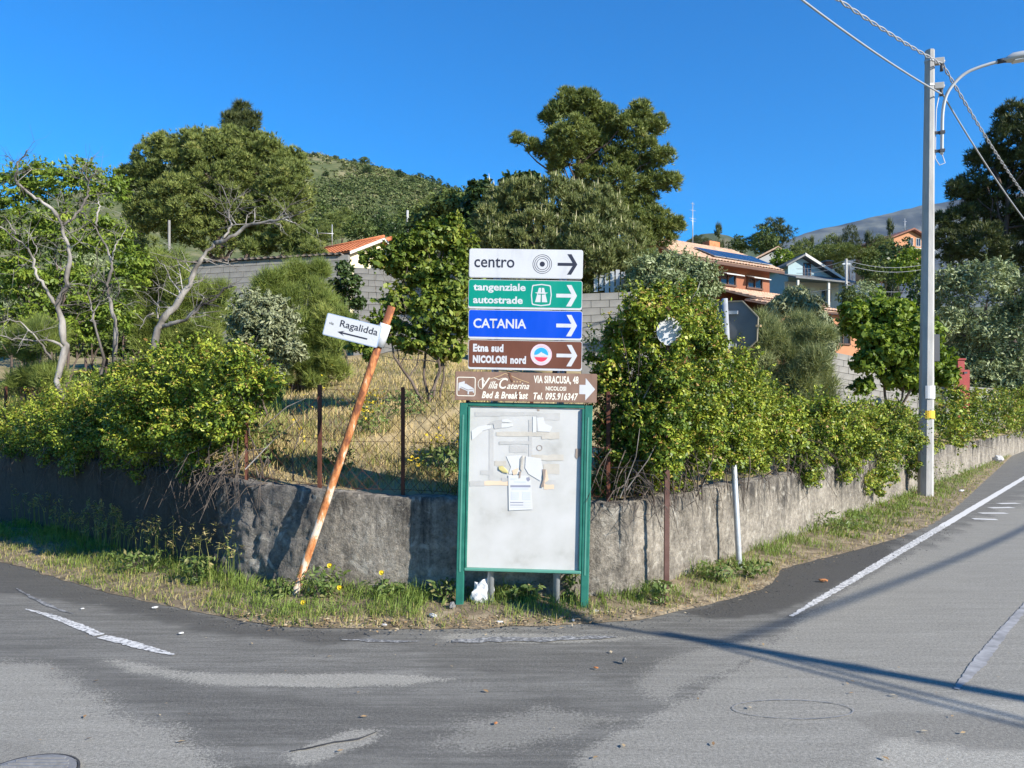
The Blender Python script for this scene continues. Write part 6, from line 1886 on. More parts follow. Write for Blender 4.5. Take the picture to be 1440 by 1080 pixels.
# ================================================================== CONCRETE BLOCK WALLS ON THE SLOPE
def block_wall(label, A, B, top_a, top_b, H, bl=0.5, bh=0.2, coping=False, name='block_wall'):
    """A, B: (x, y) ends; tops given in world z; every block its own part"""
    A2, B2 = Vector((A[0], A[1], 0)), Vector((B[0], B[1], 0))
    L = (B2 - A2).length; u = (B2 - A2).normalized(); ang = math.atan2(u.y, u.x)
    n = Vector((u.y, -u.x, 0))
    t = thing(name, label, 'wall', (A[0], A[1], top_a - H))
    Rz = Matrix.Rotation(ang, 3, 'Z')
    nb = int(L / bl); nr = int(H / bh)
    core = MB()
    c = (A2 + B2) / 2
    sl = (top_b - top_a) / L
    core.prism([A2 + n * -0.02 + Vector((0, 0, top_a - H - 1.5)), B2 + n * -0.02 + Vector((0, 0, top_b - H - 1.5)), B2 + n * -0.02 + Vector((0, 0, top_b - 0.01)), A2 + n * -0.02 + Vector((0, 0, top_a - 0.01))], n * -0.14)
    core.build('mortar', M['mortar'], t)
    mb = MB(); mb.box((0, 0, 0), (bl - 0.011, 0.06, bh - 0.010), bev=0.004)
    me = mb.mesh('block'); me.materials.append(M['block'])
    org = t.location
    count = 0
    rnd = random.Random(int(abs(A[0]) * 100))
    for r in range(nr):
        for i in range(-1 if r % 2 else 0, nb + 1):
            s = (i + (0.5 if r % 2 else 0)) * bl + bl / 2
            first = s < bl * 0.4
            if first: s = bl * 0.25
            half = 1.0
            if s + bl / 2 > L + 0.01:
                if s - bl / 2 > L - bl * 0.3: continue
                half = max(0.3, (L - (s - bl / 2)) / bl); s = s - bl / 2 + half * bl / 2
            z = top_a + sl * s - bh * (r + 0.5)
            p = A2 + u * s + n * rnd.uniform(-0.004, 0.007); p.z = z
            o = bpy.data.objects.new('block', me); o.parent = t; o.location = p - org; o.scale = (0.5 if first else half, 1, 1)
            o.rotation_euler = (0, -math.atan(sl), ang + rnd.uniform(-0.006, 0.006)); col.objects.link(o); count += 1
    if coping:
        mt = noisy('weathered_coping_tile', [(0.3, (0.13, 0.10, 0.085)), (0.7, (0.30, 0.25, 0.21))], 5, 0.9)
        cm = MB(); nn = 7
        vs = []
        for y in (-0.17, 0.17):
            for k in range(nn):
                a = math.pi * k / (nn - 1); vs.append((0.115 * math.cos(a), y, 0.085 * math.sin(a)))
        cm.add(vs, [(k, k + 1, nn + k + 1, nn + k) for k in range(nn - 1)] + [tuple(range(nn)), tuple(reversed(range(nn, 2 * nn)))], True)
        ce = cm.mesh('coping_tile'); ce.materials.append(mt)
        for i in range(int(L / 0.24)):
            s = (i + 0.5) * 0.24; p = A2 + u * s + n * -0.02; p.z = top_a + sl * s
            o = bpy.data.objects.new('coping_tile', ce); o.parent = t; o.location = p - org; o.rotation_euler = (rnd.uniform(-.05, .05), -math.atan(sl), ang); col.objects.link(o)
    return t
a, b = at(215, 374, 28), at(490, 358, 27)
block_wall('long grey concrete block wall with tile coping below the orange roofed house', (a.x, a.y), (b.x, b.y), a.z, b.z, 2.4, coping=True)
a, b = at(497, 376, 25.5), at(640, 384, 25.5)
block_wall('grey concrete block wall behind the fresh green young tree', (a.x, a.y), (b.x, b.y), a.z, b.z, 2.2)
a, b = at(818, 413, 21), at(935, 409, 21)
block_wall('grey block wall behind the hedge top just right of the signs', (a.x, a.y), (b.x, b.y), a.z, b.z, 1.8)
a, b = at(1165, 494, 24), at(1300, 520, 27)
block_wall('grey concrete block wall below the fig like tree', (a.x, a.y), (b.x, b.y), a.z, b.z, 2.2)
a, b = at(1330, 541, 32), at(1432, 549, 46)
block_wall('low grey block wall under the large silvery olive', (a.x, a.y), (b.x, b.y), a.z, b.z, 1.6)

# ================================================================== HOUSES
M['tile_orange'] = noisy('orange_roof_tile', [(0.3, (0.42, 0.13, 0.055)), (0.7, (0.58, 0.22, 0.10))], 4, 0.8, detail=9)
M['tile_pale'] = noisy('pale_terracotta_tile', [(0.3, (0.44, 0.27, 0.18)), (0.6, (0.60, 0.43, 0.31)), (0.75, (0.52, 0.35, 0.25))], 3, 0.85, detail=9)
M['tile_brown'] = noisy('brown_roof_tile', [(0.3, (0.16, 0.07, 0.05)), (0.7, (0.24, 0.11, 0.08))], 3, 0.85)
M['cream'] = paint('cream_plaster', (0.72, 0.63, 0.42), 0.9, 0.06, 2)
M['terracotta'] = paint('terracotta_plaster', (0.25, 0.10, 0.055), 0.9, 0.1, 2)
M['orange_wall'] = paint('orange_plaster', (0.40, 0.19, 0.10), 0.9, 0.08, 2)
M['pale_blue'] = paint('pale_blue_plaster', (0.30, 0.40, 0.44), 0.9, 0.06, 2)
M['white_wall'] = paint('white_plaster', (0.50, 0.495, 0.47), 0.9, 0.06, 2)
M['glass'] = paint('dark_window_glass', (0.03, 0.035, 0.045), 0.12, 0.1, spec=0.6)
M['wood_dark'] = paint('dark_brown_wood', (0.09, 0.045, 0.03), 0.7, 0.15)
M['slate'] = noisy('dark_grey_sheet_roof', [(0.3, (0.10, 0.105, 0.11)), (0.7, (0.17, 0.175, 0.18))], 2, 0.7)

def tiled_slope(name, e0, e1, r0, r1, mat, parent, row=0.36, colw=0.25, thick=0.10, amp=0.05):
    """rows of barrel tiles on a roof plane: e0-e1 eave, r0-r1 ridge (world points)"""
    e0, e1, r0, r1 = map(Vector, (e0, e1, r0, r1))
    n = ((e1 - e0).cross(r0 - e0)).normalized()
    if n.z < 0: n = -n
    W = max((e1 - e0).length, (r1 - r0).length); Hh = max((r0 - e0).length, (r1 - e1).length)
    nc = max(4, int(W / colw)) ; nr = max(2, int(Hh / row)); sub = 4
    mb = MB(); vs, fs = [], []
    for j in range(nr):
        for v, lift in ((j / nr, 0.035), ((j + 1) / nr, 0.0)):
            a = e0.lerp(r0, v); b = e1.lerp(r1, v)
            for i in range(nc * sub + 1):
                ph = (i % sub) / sub
                h = amp * abs(math.sin(math.pi * ph)) + lift
                vs.append(a.lerp(b, i / (nc * sub)) + n * h)
    m = nc * sub + 1
    for j in range(nr):
        for i in range(nc * sub):
            q = 2 * j * m + i; fs.append((q, q + 1, q + m + 1, q + m))
        if j < nr - 1:
            for i in range(nc * sub):
                q = (2 * j + 1) * m + i; fs.append((q, q + 1, q + m + 1, q + m))
    mb.add(vs, fs)
    mb.prism([e0 - n * 0.005, e1 - n * 0.005, r1 - n * 0.005, r0 - n * 0.005], -n * thick)
    me = mb.mesh(name, world_matrix(parent).inverted())
    return link(name, me, mat, parent)

def local_house(root):
    Mw = world_matrix(root)
    return lambda x, y, z: Mw @ Vector((x, y, z))
def lbox(parent, name, c, size, mat, label=None, bev=0.0):
    mb = MB(); mb.box(c, size, bev=bev); return mb.build(name, mat, parent, local=True, label=label)
def window(parent, c, w, h, face=-1, frame='white_wall', shutter=None):
    """window in a wall facing local -y (face=-1)"""
    f = MB()
    for dx, dz, sx, sz in ((-w / 2, 0, .07, h), (w / 2, 0, .07, h), (0, h / 2, w + .07, .07), (0, -h / 2, w + .16, .09), (0, 0, .05, h - 0.1)):
        f.box((c[0] + dx, c[1] + face * 0.04, c[2] + dz), (sx, 0.10, sz))
    o = f.build('window', M[frame], parent, local=True)
    lbox(o, 'pane', (c[0], c[1] + face * 0.012, c[2]), (w - 0.05, 0.02, h - 0.05), M['glass'])
    return o

# --- house with the orange gable roof (left)
def orange_house():
    ap = at(540, 334, 48.5); 
    root = thing('house', 'cream house with bright orange tiled gable roof above the block wall', 'house', (ap.x, ap.y, ap.z - 4.6), None, (0, 0, R8(-36)))
    g = local_house(root)
    L, w, hr, he = 9.5, 2.75, 4.6, 3.25
    mb = MB(); mb.prism([(-0.45, -w + .35, -3), (-0.45, w - .35, -3), (-0.45, w - .35, he - .05), (-0.45, 0, hr - 0.2), (-0.45, -w + .35, he - .05)], (-L + 0.9, 0, 0)); mb.build('wall', M['cream'], root, local=True)
    tiled_slope('roof', g(-L, -w - .1, he), g(0, -w - .1, he), g(-L, 0, hr), g(0, 0, hr), M['tile_orange'], root)
    tiled_slope('roof', g(-L, w + .1, he), g(0, w + .1, he), g(-L, 0, hr), g(0, 0, hr), M['tile_orange'], root)
    mb = MB(); mb.tube([g(-L, 0, hr + 0.07), g(0, 0, hr + 0.07)], 0.1, 8); mb.build('ridge_tiles', M['tile_orange'], root)
    for s in (-1, 1):
        mb = MB(); d = Vector((0, s * (w + .1), he - hr)); 
        mb.prism([(-0.02, 0, hr - 0.02), (-0.02, s * (w + .1), he - 0.02), (-0.02, s * (w + .1), he - 0.2), (-0.02, 0, hr - 0.22)], (0.05, 0, 0)); mb.build('barge_board', M['white_wall'], root, local=True)
    lbox(root, 'eave_fascia', (-L / 2, -w - .05, he - 0.14), (L, 0.08, 0.12), M['wood_dark'])
    window(root, (-3.0, -w + .35, 1.9), 1.1, 1.2); window(root, (-6.5, -w + .35, 1.9), 1.1, 1.2)
    # hipped part behind the gable
    h0 = at(545, 330, 52); 
    z0 = h0.z - 1.25
    c = Vector((h0.x + 0.2, h0.y + 0.6, 0)); k = 1.9
    cs = [Vector((c.x + a * k, c.y + b * k, z0)) for a, b in ((-1, -1), (1, -1), (1, 1), (-1, 1))]
    apx = Vector((c.x, c.y, h0.z))
    e = 0.02
    for i in range(4):
        tiled_slope('hip_roof', cs[i], cs[(i + 1) % 4], apx + (cs[i] - apx) * e, apx + (cs[(i + 1) % 4] - apx) * e, M['tile_orange'], root)
    mb = MB(); mb.box((c.x, c.y, z0 - 2.2), (2 * k - 0.5, 2 * k - 0.5, 4.3)); mb.build('wall', M['cream'], root)
    # roof antenna
    p = at(467, 333, 50); mb = MB(); mb.tube([p - Vector((0, 0, .6)), p + Vector((0, 0, .8))], .03, 6)
    mb.tube([p + Vector((-1.0, 0, .25)), p + Vector((.1, 0, .2))], .025, 6); mb.tube([p + Vector((-1.0, 0, .5)), p + Vector((-.9, 0, .0))], .02, 5)
    mb.build('antenna', M['galv'], root)
orange_house()

# --- house with solar panels
def solar_house():
    Y = 44.0
    ev = at(1024, 369, Y - 1.2); ev2 = at(1122, 379, Y + 1.2)
    ang = R8(32)
    # local frame: x along the eave (away to the right), y towards the ridge
    root = thing('house', 'terracotta house with pale tiled roof and solar panels', 'house', (ev.x, ev.y, ev.z - 6.0), None, (0, 0, ang))
    g = local_house(root)
    dx = (ev2.xy - ev.xy).length
    Lx0, Lx1 = -3.6, dx * 1.0
    Lx1 = 4.75
    E, Rz = 6.0, 7.95; yb = 3.9
    e0, e1 = g(Lx0, 0, E), g(Lx1, 0, E); r0, r1 = g(Lx0, yb, Rz), g(Lx1 - 0.2, yb, Rz)
    tiled_slope('roof', e0, e1, r0, r1, M['tile_pale'], root, 0.36, 0.24)
    tiled_slope('roof', g(Lx0, 2 * yb, E), g(Lx1, 2 * yb, E), r0, r1, M['tile_pale'], root, 0.36, 0.24)
    mb = MB(); mb.prism([(Lx0 + .3, .75, -4), (Lx0 + .3, 2 * yb - .75, -4), (Lx0 + .3, 2 * yb - .75, E + .22), (Lx0 + .3, yb, Rz - .2), (Lx0 + .3, .75, E + .22)], (Lx1 - Lx0 - 0.7, 0, 0)); mb.build('wall', M['terracotta'], root, local=True)
    lbox(root, 'eave_fascia', ((Lx0 + Lx1) / 2, 0.02, E - 0.10), (Lx1 - Lx0, 0.08, 0.16), M['wood_dark'])
    # upper windows with little awnings
    for wx in (0.75, 3.0):
        window(root, (wx, .75, E - 0.78), 1.25, 0.62, frame='wood_dark')
        mb = MB(); mb.prism([(wx - .72, .70, E - .42), (wx + .72, .70, E - .42), (wx + .72, .1, E - .62), (wx - .72, .1, E - .62)], (0, 0, .05)); mb.build('awning', M['white_wall'], root, local=True)
    # lower roof over the terrace
    E2, R2 = 3.75, 4.75
    tiled_slope('terrace_roof', g(0.35, -2.1, E2), g(Lx1 + 1.3, -2.1, E2), g(-0.7, .75, R2), g(Lx1 + 1.3, .75, R2), M['tile_pale'], root, 0.36, 0.24)
    lbox(root, 'terrace_fascia', ((0.35 + Lx1 + 1.3) / 2, -2.1, E2 - 0.12), (Lx1 + .95, .08, .16), M['wood_dark'])
    lbox(root, 'terrace_pillar', (1.9, -1.75, E2 - 1.35), (.42, .42, 2.45), M['orange_wall'])
    lbox(root, 'terrace_pillar', (5.4, -1.75, E2 - 1.35), (.42, .42, 2.45), M['orange_wall'])
    lbox(root, 'parapet', (1.7, -2.2, 1.45), (7.6, .2, .75), M['tile_pale'])
    lbox(root, 'terrace_floor', (2, -.9, 0.9), (8.2, 2.9, .3), M['orange_wall'])
    lbox(root, 'terrace_wall', (2, -2.24, -1.6), (8.2, .2, 5.0), M['terracotta'])
    window(root, (0.4, .75, 2.6), 1.6, 1.6, frame='wood_dark'); window(root, (3.8, .75, 2.6), 2.0, 1.6, frame='wood_dark')
    # solar panels: five in a row lying on the slope
    M['pv'] = paint('dark_blue_solar_cells', (0.012, 0.02, 0.05), 0.18, 0.2, 3, spec=0.6)
    M['pv_frame'] = paint('grey_panel_frame', (0.30, 0.31, 0.33), 0.4, 0.05)
    sl = math.atan2(Rz - E, yb)
    rot = Matrix.Rotation(sl, 3, 'X')
    for i in range(5):
        cx_ = -0.15 + i * 0.98; sd = 1.35
        c = Vector((cx_, sd * math.cos(sl) * 1.0, E + sd * math.sin(sl) + 0.16))
        mb = MB(); mb.box(c, (0.94, 1.75, 0.04), rot); p = mb.build('solar_panel', M['pv_frame'], root, local=True)
        mb = MB()
        for a in range(4):
            for b_ in range(7):
                q = c + rot @ Vector((-.345 + a * .23, -.735 + b_ * .245, .024)); mb.box(q, (.215, .232, .006), rot)
        mb.build('cells', M['pv'], p, local=True)
    # chimney and roof antenna
    lbox(root, 'chimney', (3.2, yb + .4, Rz + .05), (.9, .6, .7), M['tile_orange']); 
    mb = MB(); q = Vector((1.4, yb + 0.2, Rz)); mb.tube([q - Vector((0, 0, .3)), q + Vector((0, 0, 2.6))], [.035, .02], 6)
    for h, l in ((2.5, .35), (2.1, .5), (1.6, .6), (1.45, .5)): mb.tube([q + Vector((-l / 2, 0, h)), q + Vector((l / 2, 0, h))], .012, 5)
    mb.build('antenna', M['galv'], root, local=True)
solar_house()

def low_roof():
    Y = 40
    a, b = at(1090, 421, Y), at(1216, 431, Y + 3)
    u = (Vector((b.x, b.y, 0)) - Vector((a.x, a.y, 0))); L = u.length
    root = thing('outbuilding', 'low outbuilding with pale terracotta lean to roof above the fig like tree', 'building', (a.x, a.y, a.z - 2.6), None, (0, 0, math.atan2(u.y, u.x)))
    g = local_house(root)
    tiled_slope('roof', g(0, -.2, 2.3), g(L, -.2, 2.15), g(0, 2.2, 2.95), g(L, 2.2, 2.8), M['tile_pale'], root, .36, .24)
    lbox(root, 'wall', (L / 2, 1.1, 0.0), (L - .4, 2.0, 4.2), M['orange_wall'])
    lbox(root, 'fascia', (L / 2, -.2, 2.12), (L, .08, .1), M['wood_dark'])
    window(root, (L * .3, .1, 1.0), 1.1, 1.0, frame='wood_dark'); window(root, (L * .75, .1, 1.0), 1.1, 1.0, frame='wood_dark')
low_roof()

def blue_house():
    Y = 68.0
    a = at(1128, 360, Y)
    root = thing('house', 'pale blue and white house with dark sloping roof and brick chimney', 'house', (a.x, a.y, a.z - 4.5), None, (0, 0, R8(12)))
    root.scale = (0.86, 0.86, 0.86)
    # half gable: high on the left, falling to the right
    W = 4.6
    mb = MB(); mb.prism([(-1.6, 0, -3), (W, 0, -3), (W, 0, 2.6), (0.0, 0, 5.0), (-1.6, 0, 4.2)], (0, 6, 0)); mb.build('wall', M['pale_blue'], root, local=True)
    mb = MB(); mb.prism([(-.1, -.7, 5.18), (W + .5, -.7, 2.45), (W + .5, -.7, 2.62), (-.1, -.7, 5.38)], (0, 7.2, 0)); mb.build('roof', M['slate'], root, local=True)
    mb = MB(); mb.prism([(-.1, -.75, 5.12), (W + .5, -.75, 2.4), (W + .5, -.75, 2.66), (-.1, -.75, 5.42)], (0, .05, 0)); mb.build('barge_board', M['white_wall'], root, local=True)
    mb = MB(); mb.prism([(-2.2, -.7, 3.95), (0, -.7, 5.18), (0, -.7, 5.36), (-2.2, -.7, 4.15)], (0, 7.2, 0)); mb.build('roof', M['slate'], root, local=True)
    window(root, (.55, 0, 3.75), .75, 1.5, frame='wood_dark')
    mb = MB(); mb.prism([(-2.6, -3.0, 2.35), (4.6, -3.0, 2.0), (4.6, 0, 3.0), (-2.6, 0, 3.2)], (0, 0, .14)); mb.build('porch_roof', M['slate'], root, local=True)
    for x in (-2.2, 1.2, 4.2): lbox(root, 'porch_post', (x, -2.7, 0.6), (.2, .2, 3.2), M['white_wall'])
    lbox(root, 'porch_back', (1.0, -.12, 0.4), (6.2, .1, 4.2), M['white_wall'])
    window(root, (0.0, -.17, 1.2), 1.6, 1.3); window(root, (2.6, -.17, 1.2), 1.2, 1.3)
    mb = MB(); mb.prism([(2.2, -3.4, -2), (5.2, -3.4, -2), (5.2, -3.4, 1.3), (4.4, -3.4, 1.3), (4.0, -3.4, 0.6), (3.0, -3.4, -0.4)], (0, .3, 0)); mb.build('stair_wall', M['white_wall'], root, local=True)
    lbox(root, 'chimney', (3.9, 1.5, 3.9), (.75, .75, 2.3), M['terracotta'])
    lbox(root, 'chimney_cap', (3.9, 1.5, 5.12), (.95, .95, .14), M['mortar'])
blue_house()

def far_house():
    Y = 150.0
    a = at(1281, 322, Y)
    root = thing('house', 'far orange house with dark brown gable roof below the volcano slope', 'house', (a.x, a.y, a.z - 6), None, (0, 0, R8(18)))
    w = 5.8
    mb = MB(); mb.prism([(-w + .6, 0, -3), (w - .6, 0, -3), (w - .6, 0, 3.7), (0, 0, 5.6), (-w + .6, 0, 3.7)], (0, 9, 0)); mb.build('wall', M['orange_wall'], root, local=True)
    for s in (-1, 1):
        mb = MB(); mb.prism([(0, -.9, 5.75), (s * w, -.9, 3.55), (s * w, -.9, 3.8), (0, -.9, 6.05)], (0, 10.6, 0)); mb.build('roof', M['tile_brown'], root, local=True)
    for x in (-.7, 1.2): window(root, (x + .6, 0, 3.5), 1.1, 1.5)
    lbox(root, 'balcony', (0, -.7, 1.9), (9, 1.4, .25), M['white_wall'])
    mb = MB(); mb.tube([(.5, 2, 5.6), (.5, 2, 8.6)], .06, 6); mb.tube([(.1, 2, 8.0), (1.0, 2, 8.0)], .03, 5); mb.build('antenna', M['galv'], root, local=True)
far_house()
# the little gable seen over the solar house roof
def small_gable():
    Y = 75; a = at(1083, 350, Y)
    root = thing('house', 'white gable end peeping over the right end of solar panel roof', 'house', (a.x, a.y, a.z - 4), None, (0, 0, R8(-10)))
    mb = MB(); mb.prism([(-1.6, 0, -3), (1.2, 0, -3), (1.2, 0, 3.4), (.6, 0, 3.85), (-1.6, 0, 2.8)], (0, 4, 0)); mb.build('wall', M['white_wall'], root, local=True)
    mb = MB(); mb.prism([(-2.0, -.3, 2.7), (.7, -.3, 4.05), (.7, -.3, 4.2), (-2.0, -.3, 2.86)], (0, 4.6, 0)); mb.prism([(.7, -.3, 4.05), (1.5, -.3, 3.5), (1.5, -.3, 3.65), (.7, -.3, 4.2)], (0, 4.6, 0)); mb.build('roof', M['tile_pale'], root, local=True)
small_gable()
def slat_fence():
    Y = 23; a, b = at(838, 409, Y), at(884, 408, Y)
    t = thing('metal_fence', 'pale blue grey slatted metal fence on the block wall right of the signs', 'fence', a)
    L = (b - a).length
    for i in range(7):
        mb = MB(); mb.box(a + Vector((L * i / 6, 0, .28 + .04 * math.sin(i * 2))), (.12, .03, .62)); mb.build('slat', M['galv'], t)
    mb = MB(); mb.box(a + Vector((L / 2, .03, .12)), (L, .03, .05)); mb.box(a + Vector((L / 2, .03, .46)), (L, .03, .05)); mb.build('rail', M['galv'], t)
slat_fence()
# ================================================================== UTILITY POLES AND CABLES
M['concrete_pole'] = noisy('pale_concrete_pole', [(0.3, (0.25, 0.245, 0.235)), (0.55, (0.37, 0.365, 0.35)), (0.75, (0.30, 0.295, 0.28))], 5, 0.8, 0.3, 60, (1, 1, 0.25))
M['lamp_grey'] = paint('lamp_grey', (0.42, 0.43, 0.43), 0.5, 0.06)
M['cable'] = paint('grey_cable', (0.30, 0.31, 0.33), 0.55, 0.1)
M['insulator'] = paint('grey_insulator', (0.34, 0.33, 0.31), 0.5, 0.1)
M['dark_bracket'] = paint('dark_bracket', (0.05, 0.05, 0.055), 0.6, 0.1)
M['lamp_glass'] = paint('lamp_glass', (0.55, 0.56, 0.55), 0.2, 0.05)
M['yellow_band'] = paint('yellow_tape', (0.62, 0.40, 0.03), 0.6, 0.1)
PX, PY = 8.37, 15.55
PH = EYE + (HY - 71) / F * PY

def utility_pole(label, x, y, arm_dir, extras=False, z0=0.0):
    t = thing('utility_pole', label, 'utility pole', (x, y, z0), 'concrete utility poles with lamp')
    c = Vector((x, y, z0)); lean = Vector((0.09, 0, 0)) if extras else Vector((0, 0, 0))
    n = 8
    def ring(z, r): return [c + lean * (z / PH) + Vector((r * math.cos(2 * math.pi * (k + .5) / n), r * math.sin(2 * math.pi * (k + .5) / n), z)) for k in range(n)]
    mb = MB(); hs = [-0.3, 0, 2, 5, PH]; rs = [.150, .148, .138, .118, .088] if extras else [.125, .122, .112, .092, .062]
    V = [v for h, r in zip(hs, rs) for v in ring(h, r)]
    mb.add(V, [(i * n + k, i * n + (k + 1) % n, (i + 1) * n + (k + 1) % n, (i + 1) * n + k) for i in range(4) for k in range(n)] + [tuple(range(4 * n, 5 * n))])
    mb.build('shaft', M['concrete_pole'], t)
    d = Vector((arm_dir[0], arm_dir[1], 0)).normalized(); up = Vector((0, 0, 1)); s = Vector((-d.y, d.x, 0))
    top = c + lean
    rot = Matrix((d, s, up)).transposed()
    for dz in (-.22, -.72):
        mb = MB(); mb.box(top + up * dz + d * .15, (.16, .10, .13), rot); b = mb.build('cable_bracket', M['insulator'], t)
        b.location = Vector((0, 0, 0))
    for o in [k for k in kids(t) if k.name.startswith('cable_bracket')]: pass
    return t, c, lean, d, up, s, rot, ring

def finish_pole(ctx, extras):
    t, c, lean, d, up, s, rot, ring = ctx
    H = PH
    def Q(h, off, z2=0): return c + lean * (h / H) + d * off + up * (h)
    # brackets at the real height
    for o in kids(t):
        if o.name.startswith('cable_bracket'): bpy.data.objects.remove(o)
    for h in (H - .24, H - .74):
        mb = MB(); mb.box(Q(h, .17), (.18, .10, .13), rot, .01); mb.tube([Q(h, .06), Q(h, .28)], .02, 6); b = mb.build('cable_bracket', M['insulator'], t)
        mb = MB(); mb.tube([Q(h - .08, .22), Q(h - .2, .22)], [.03, .035], 8); mb.build('insulator', M['dark_bracket'], b)
        mb = MB()
        R = ring(h, .104); R2 = ring(h + .04, .104); mb.add(R + R2, [(k, (k + 1) % 8, 8 + (k + 1) % 8, 8 + k) for k in range(8)]); mb.build('strap', M['galv'], t)
    # curved lamp arm, standing off the pole on two brackets
    o = .24
    pts = [Q(H - 2.12, o), Q(H - 1.72, o), Q(H - 1.25, o + .01), Q(H - .92, o + .08), Q(H - .68, o + .24), Q(H - .53, o + .42), Q(H - .45, o + .62), Q(H - .39, o + .86), Q(H - .35, o + 1.10)]
    sm = []
    for i in range(len(pts) - 1):
        p0 = pts[max(i - 1, 0)]; p1 = pts[i]; p2 = pts[i + 1]; p3 = pts[min(i + 2, len(pts) - 1)]
        for k in range(4):
            u = k / 4; sm.append(0.5 * ((2 * p1) + (p2 - p0) * u + (2 * p0 - 5 * p1 + 4 * p2 - p3) * u * u + (3 * p1 - p0 - 3 * p2 + p3) * u ** 3))
    sm.append(pts[-1])
    mb = MB(); mb.tube(sm, .031, 10); arm = mb.build('lamp_arm', M['lamp_grey'], t)
    for h in (H - 2.05, H - 1.68):
        mb = MB(); mb.box(Q(h, .15), (.18, .05, .05), rot); mb.box(Q(h, o), (.09, .09, .06), rot); mb.build('arm_bracket', M['dark_bracket'], t)
    e = pts[-1]
    hd = thing('tmp', None, None)
    bpy.data.objects.remove(hd)
    mb = MB(); tilt = (d + up * .10).normalized(); up2 = s.cross(tilt) * -1; up2 = tilt.cross(s) * -1 if up2.z < 0 else up2
    secs = [(-.02, .05, .03, .03), (.05, .09, .06, .05), (.15, .13, .11, .06), (.40, .14, .11, .06), (.62, .12, .08, .05), (.70, .07, .04, .03)]
    V, Fs = [], []; m = 10
    for a, hw, hu, hd_ in secs:
        for k in range(m):
            th = 2 * math.pi * k / m
            V.append(e + tilt * a + s * (hw * math.cos(th)) + up2 * ((hu if math.sin(th) > 0 else hd_) * math.sin(th)))
    for i in range(len(secs) - 1):
        Fs += [(i * m + k, i * m + (k + 1) % m, (i + 1) * m + (k + 1) % m, (i + 1) * m + k) for k in range(m)]
    Fs += [tuple(range(m)), tuple(range((len(secs) - 1) * m, len(secs) * m))]
    mb.add(V, Fs, True); head = mb.build('lamp_head', M['lamp_grey'], t)
    mb = MB(); Rl = Matrix((tilt, s, up2)).transposed(); mb.box(e + tilt * .36 - up2 * .06, (.42, .18, .03), Rl, .01); mb.build('lamp_lens', M['lamp_glass'], head)
    mb = MB(); mb.tube([e - tilt * .12, e + tilt * .04], .05, 8); mb.build('arm_joint', M['dark_bracket'], t)
    # supply lead looping under the arm
    q = [Q(H - .8, .2), Q(H - 1.2, .13), Q(H - 1.7, .12), Q(H - 2.2, .12), Q(H - 2.34, .2), Q(H - 2.3, .3), Q(H - 2.12, o)]
    mb = MB(); mb.tube(q, .010, 6); mb.build('supply_lead', M['white_sign'], t)
    if extras:
        for h, a0, hh, nm, mt in ((2.02, 0, .26, 'paper_notice', 'paper'), (1.62, 0, .16, 'yellow_band', 'yellow_band')):
            mb = MB(); R = [c + lean * (h / H) + Vector((.158 * math.cos(a), .158 * math.sin(a), h)) for a in np.linspace(R8(-125), R8(-5 if nm == 'paper_notice' else -20), 9)]
            R2 = [r + up * hh for r in R]; mb.add(R + R2, [(k, k + 1, 10 + k, 9 + k) for k in range(8)]); mb.build(nm, M[mt], t)
        mb = MB(); mb.box(c + Vector((.22, .10, 3.05)), (.12, .26, .55), None, .01); mb.box(c + Vector((.15, .06, 3.0)), (.14, .06, .06)); mb.build('meter_box', M['dark_metal'], t)
    return t
pole_a = finish_pole(utility_pole('pale concrete utility pole with curved lamp arm on the right verge', PX, PY, (0.97, -0.24), True), True)

# the pole across the road, beyond the right picture edge: its shadow lies over the asphalt
tip = gnd(932, 890)
dl = (PH) / math.tan(SUN_EL)
BX, BY = tip.x + SUN_XY.x * dl, tip.y + SUN_XY.y * dl
pole_b = finish_pole(utility_pole('concrete utility pole across the road whose shadow crosses the asphalt', BX, BY, (-0.85, 0.55)), False)

def cable_pts(a, b, sag, n=40):
    a, b = Vector(a), Vector(b)
    return [a.lerp(b, i / n) - Vector((0, 0, sag * 4 * (i / n) * (1 - i / n))) for i in range(n + 1)]
def cable(label, a, b, sag, twisted, r=0.016, name='overhead_cable'):
    t = thing(name, label, 'cable', a, 'overhead cables')
    L = (Vector(b) - Vector(a)).length
    if not twisted:
        MB().tube(cable_pts(a, b, sag), r, 6, cap=False).build('wire', M['cable'], t)
    else:
        n = int(L / 0.07); P = cable_pts(a, b, sag, n)
        for ph in (0, math.pi):
            pts = []
            for i, p in enumerate(P):
                th = i * 0.07 / 0.75 * 2 * math.pi + ph
                dirv = (Vector(b) - Vector(a)).normalized(); x = Vector((-dirv.y, dirv.x, 0)).normalized()
                pts.append(p + x * (0.021 * math.cos(th)) + Vector((0, 0, 0.021 * math.sin(th))))
            MB().tube(pts, 0.0135, 5, cap=False).build('strand', M['cable'], t)
A1 = Vector((PX + .09 + .22, PY - .04, PH - .30)); A2 = Vector((PX + .09 + .22, PY - .04, PH - .90))
nd = Vector((-0.72, -0.69, 0)) * 26
fd = Vector((0.68, 0.73, 0)) * 30
cable('thick twisted overhead cable rising from the utility pole to the top edge', A1, A1 + nd + Vector((0, 0, 0.2)), 0.95, True)
cable('plain overhead cable below the twisted one, running left from the pole', A2, A2 + nd + Vector((0.8, 0, 0.55)), 0.95, False)
cable('thick twisted overhead cable sagging from the pole to the right edge', A1 + Vector((.03, .02, 0)), A1 + fd, 1.0, True)
cable('plain overhead cable sagging from the pole to the right edge', A2 + Vector((.03, .02, 0)), A2 + fd, 1.1, False)
pole_c = finish_pole(utility_pole('concrete utility pole behind the viewer holding the left cables', A1.x + nd.x + .2, A1.y + nd.y, (1, 0.2)), False)
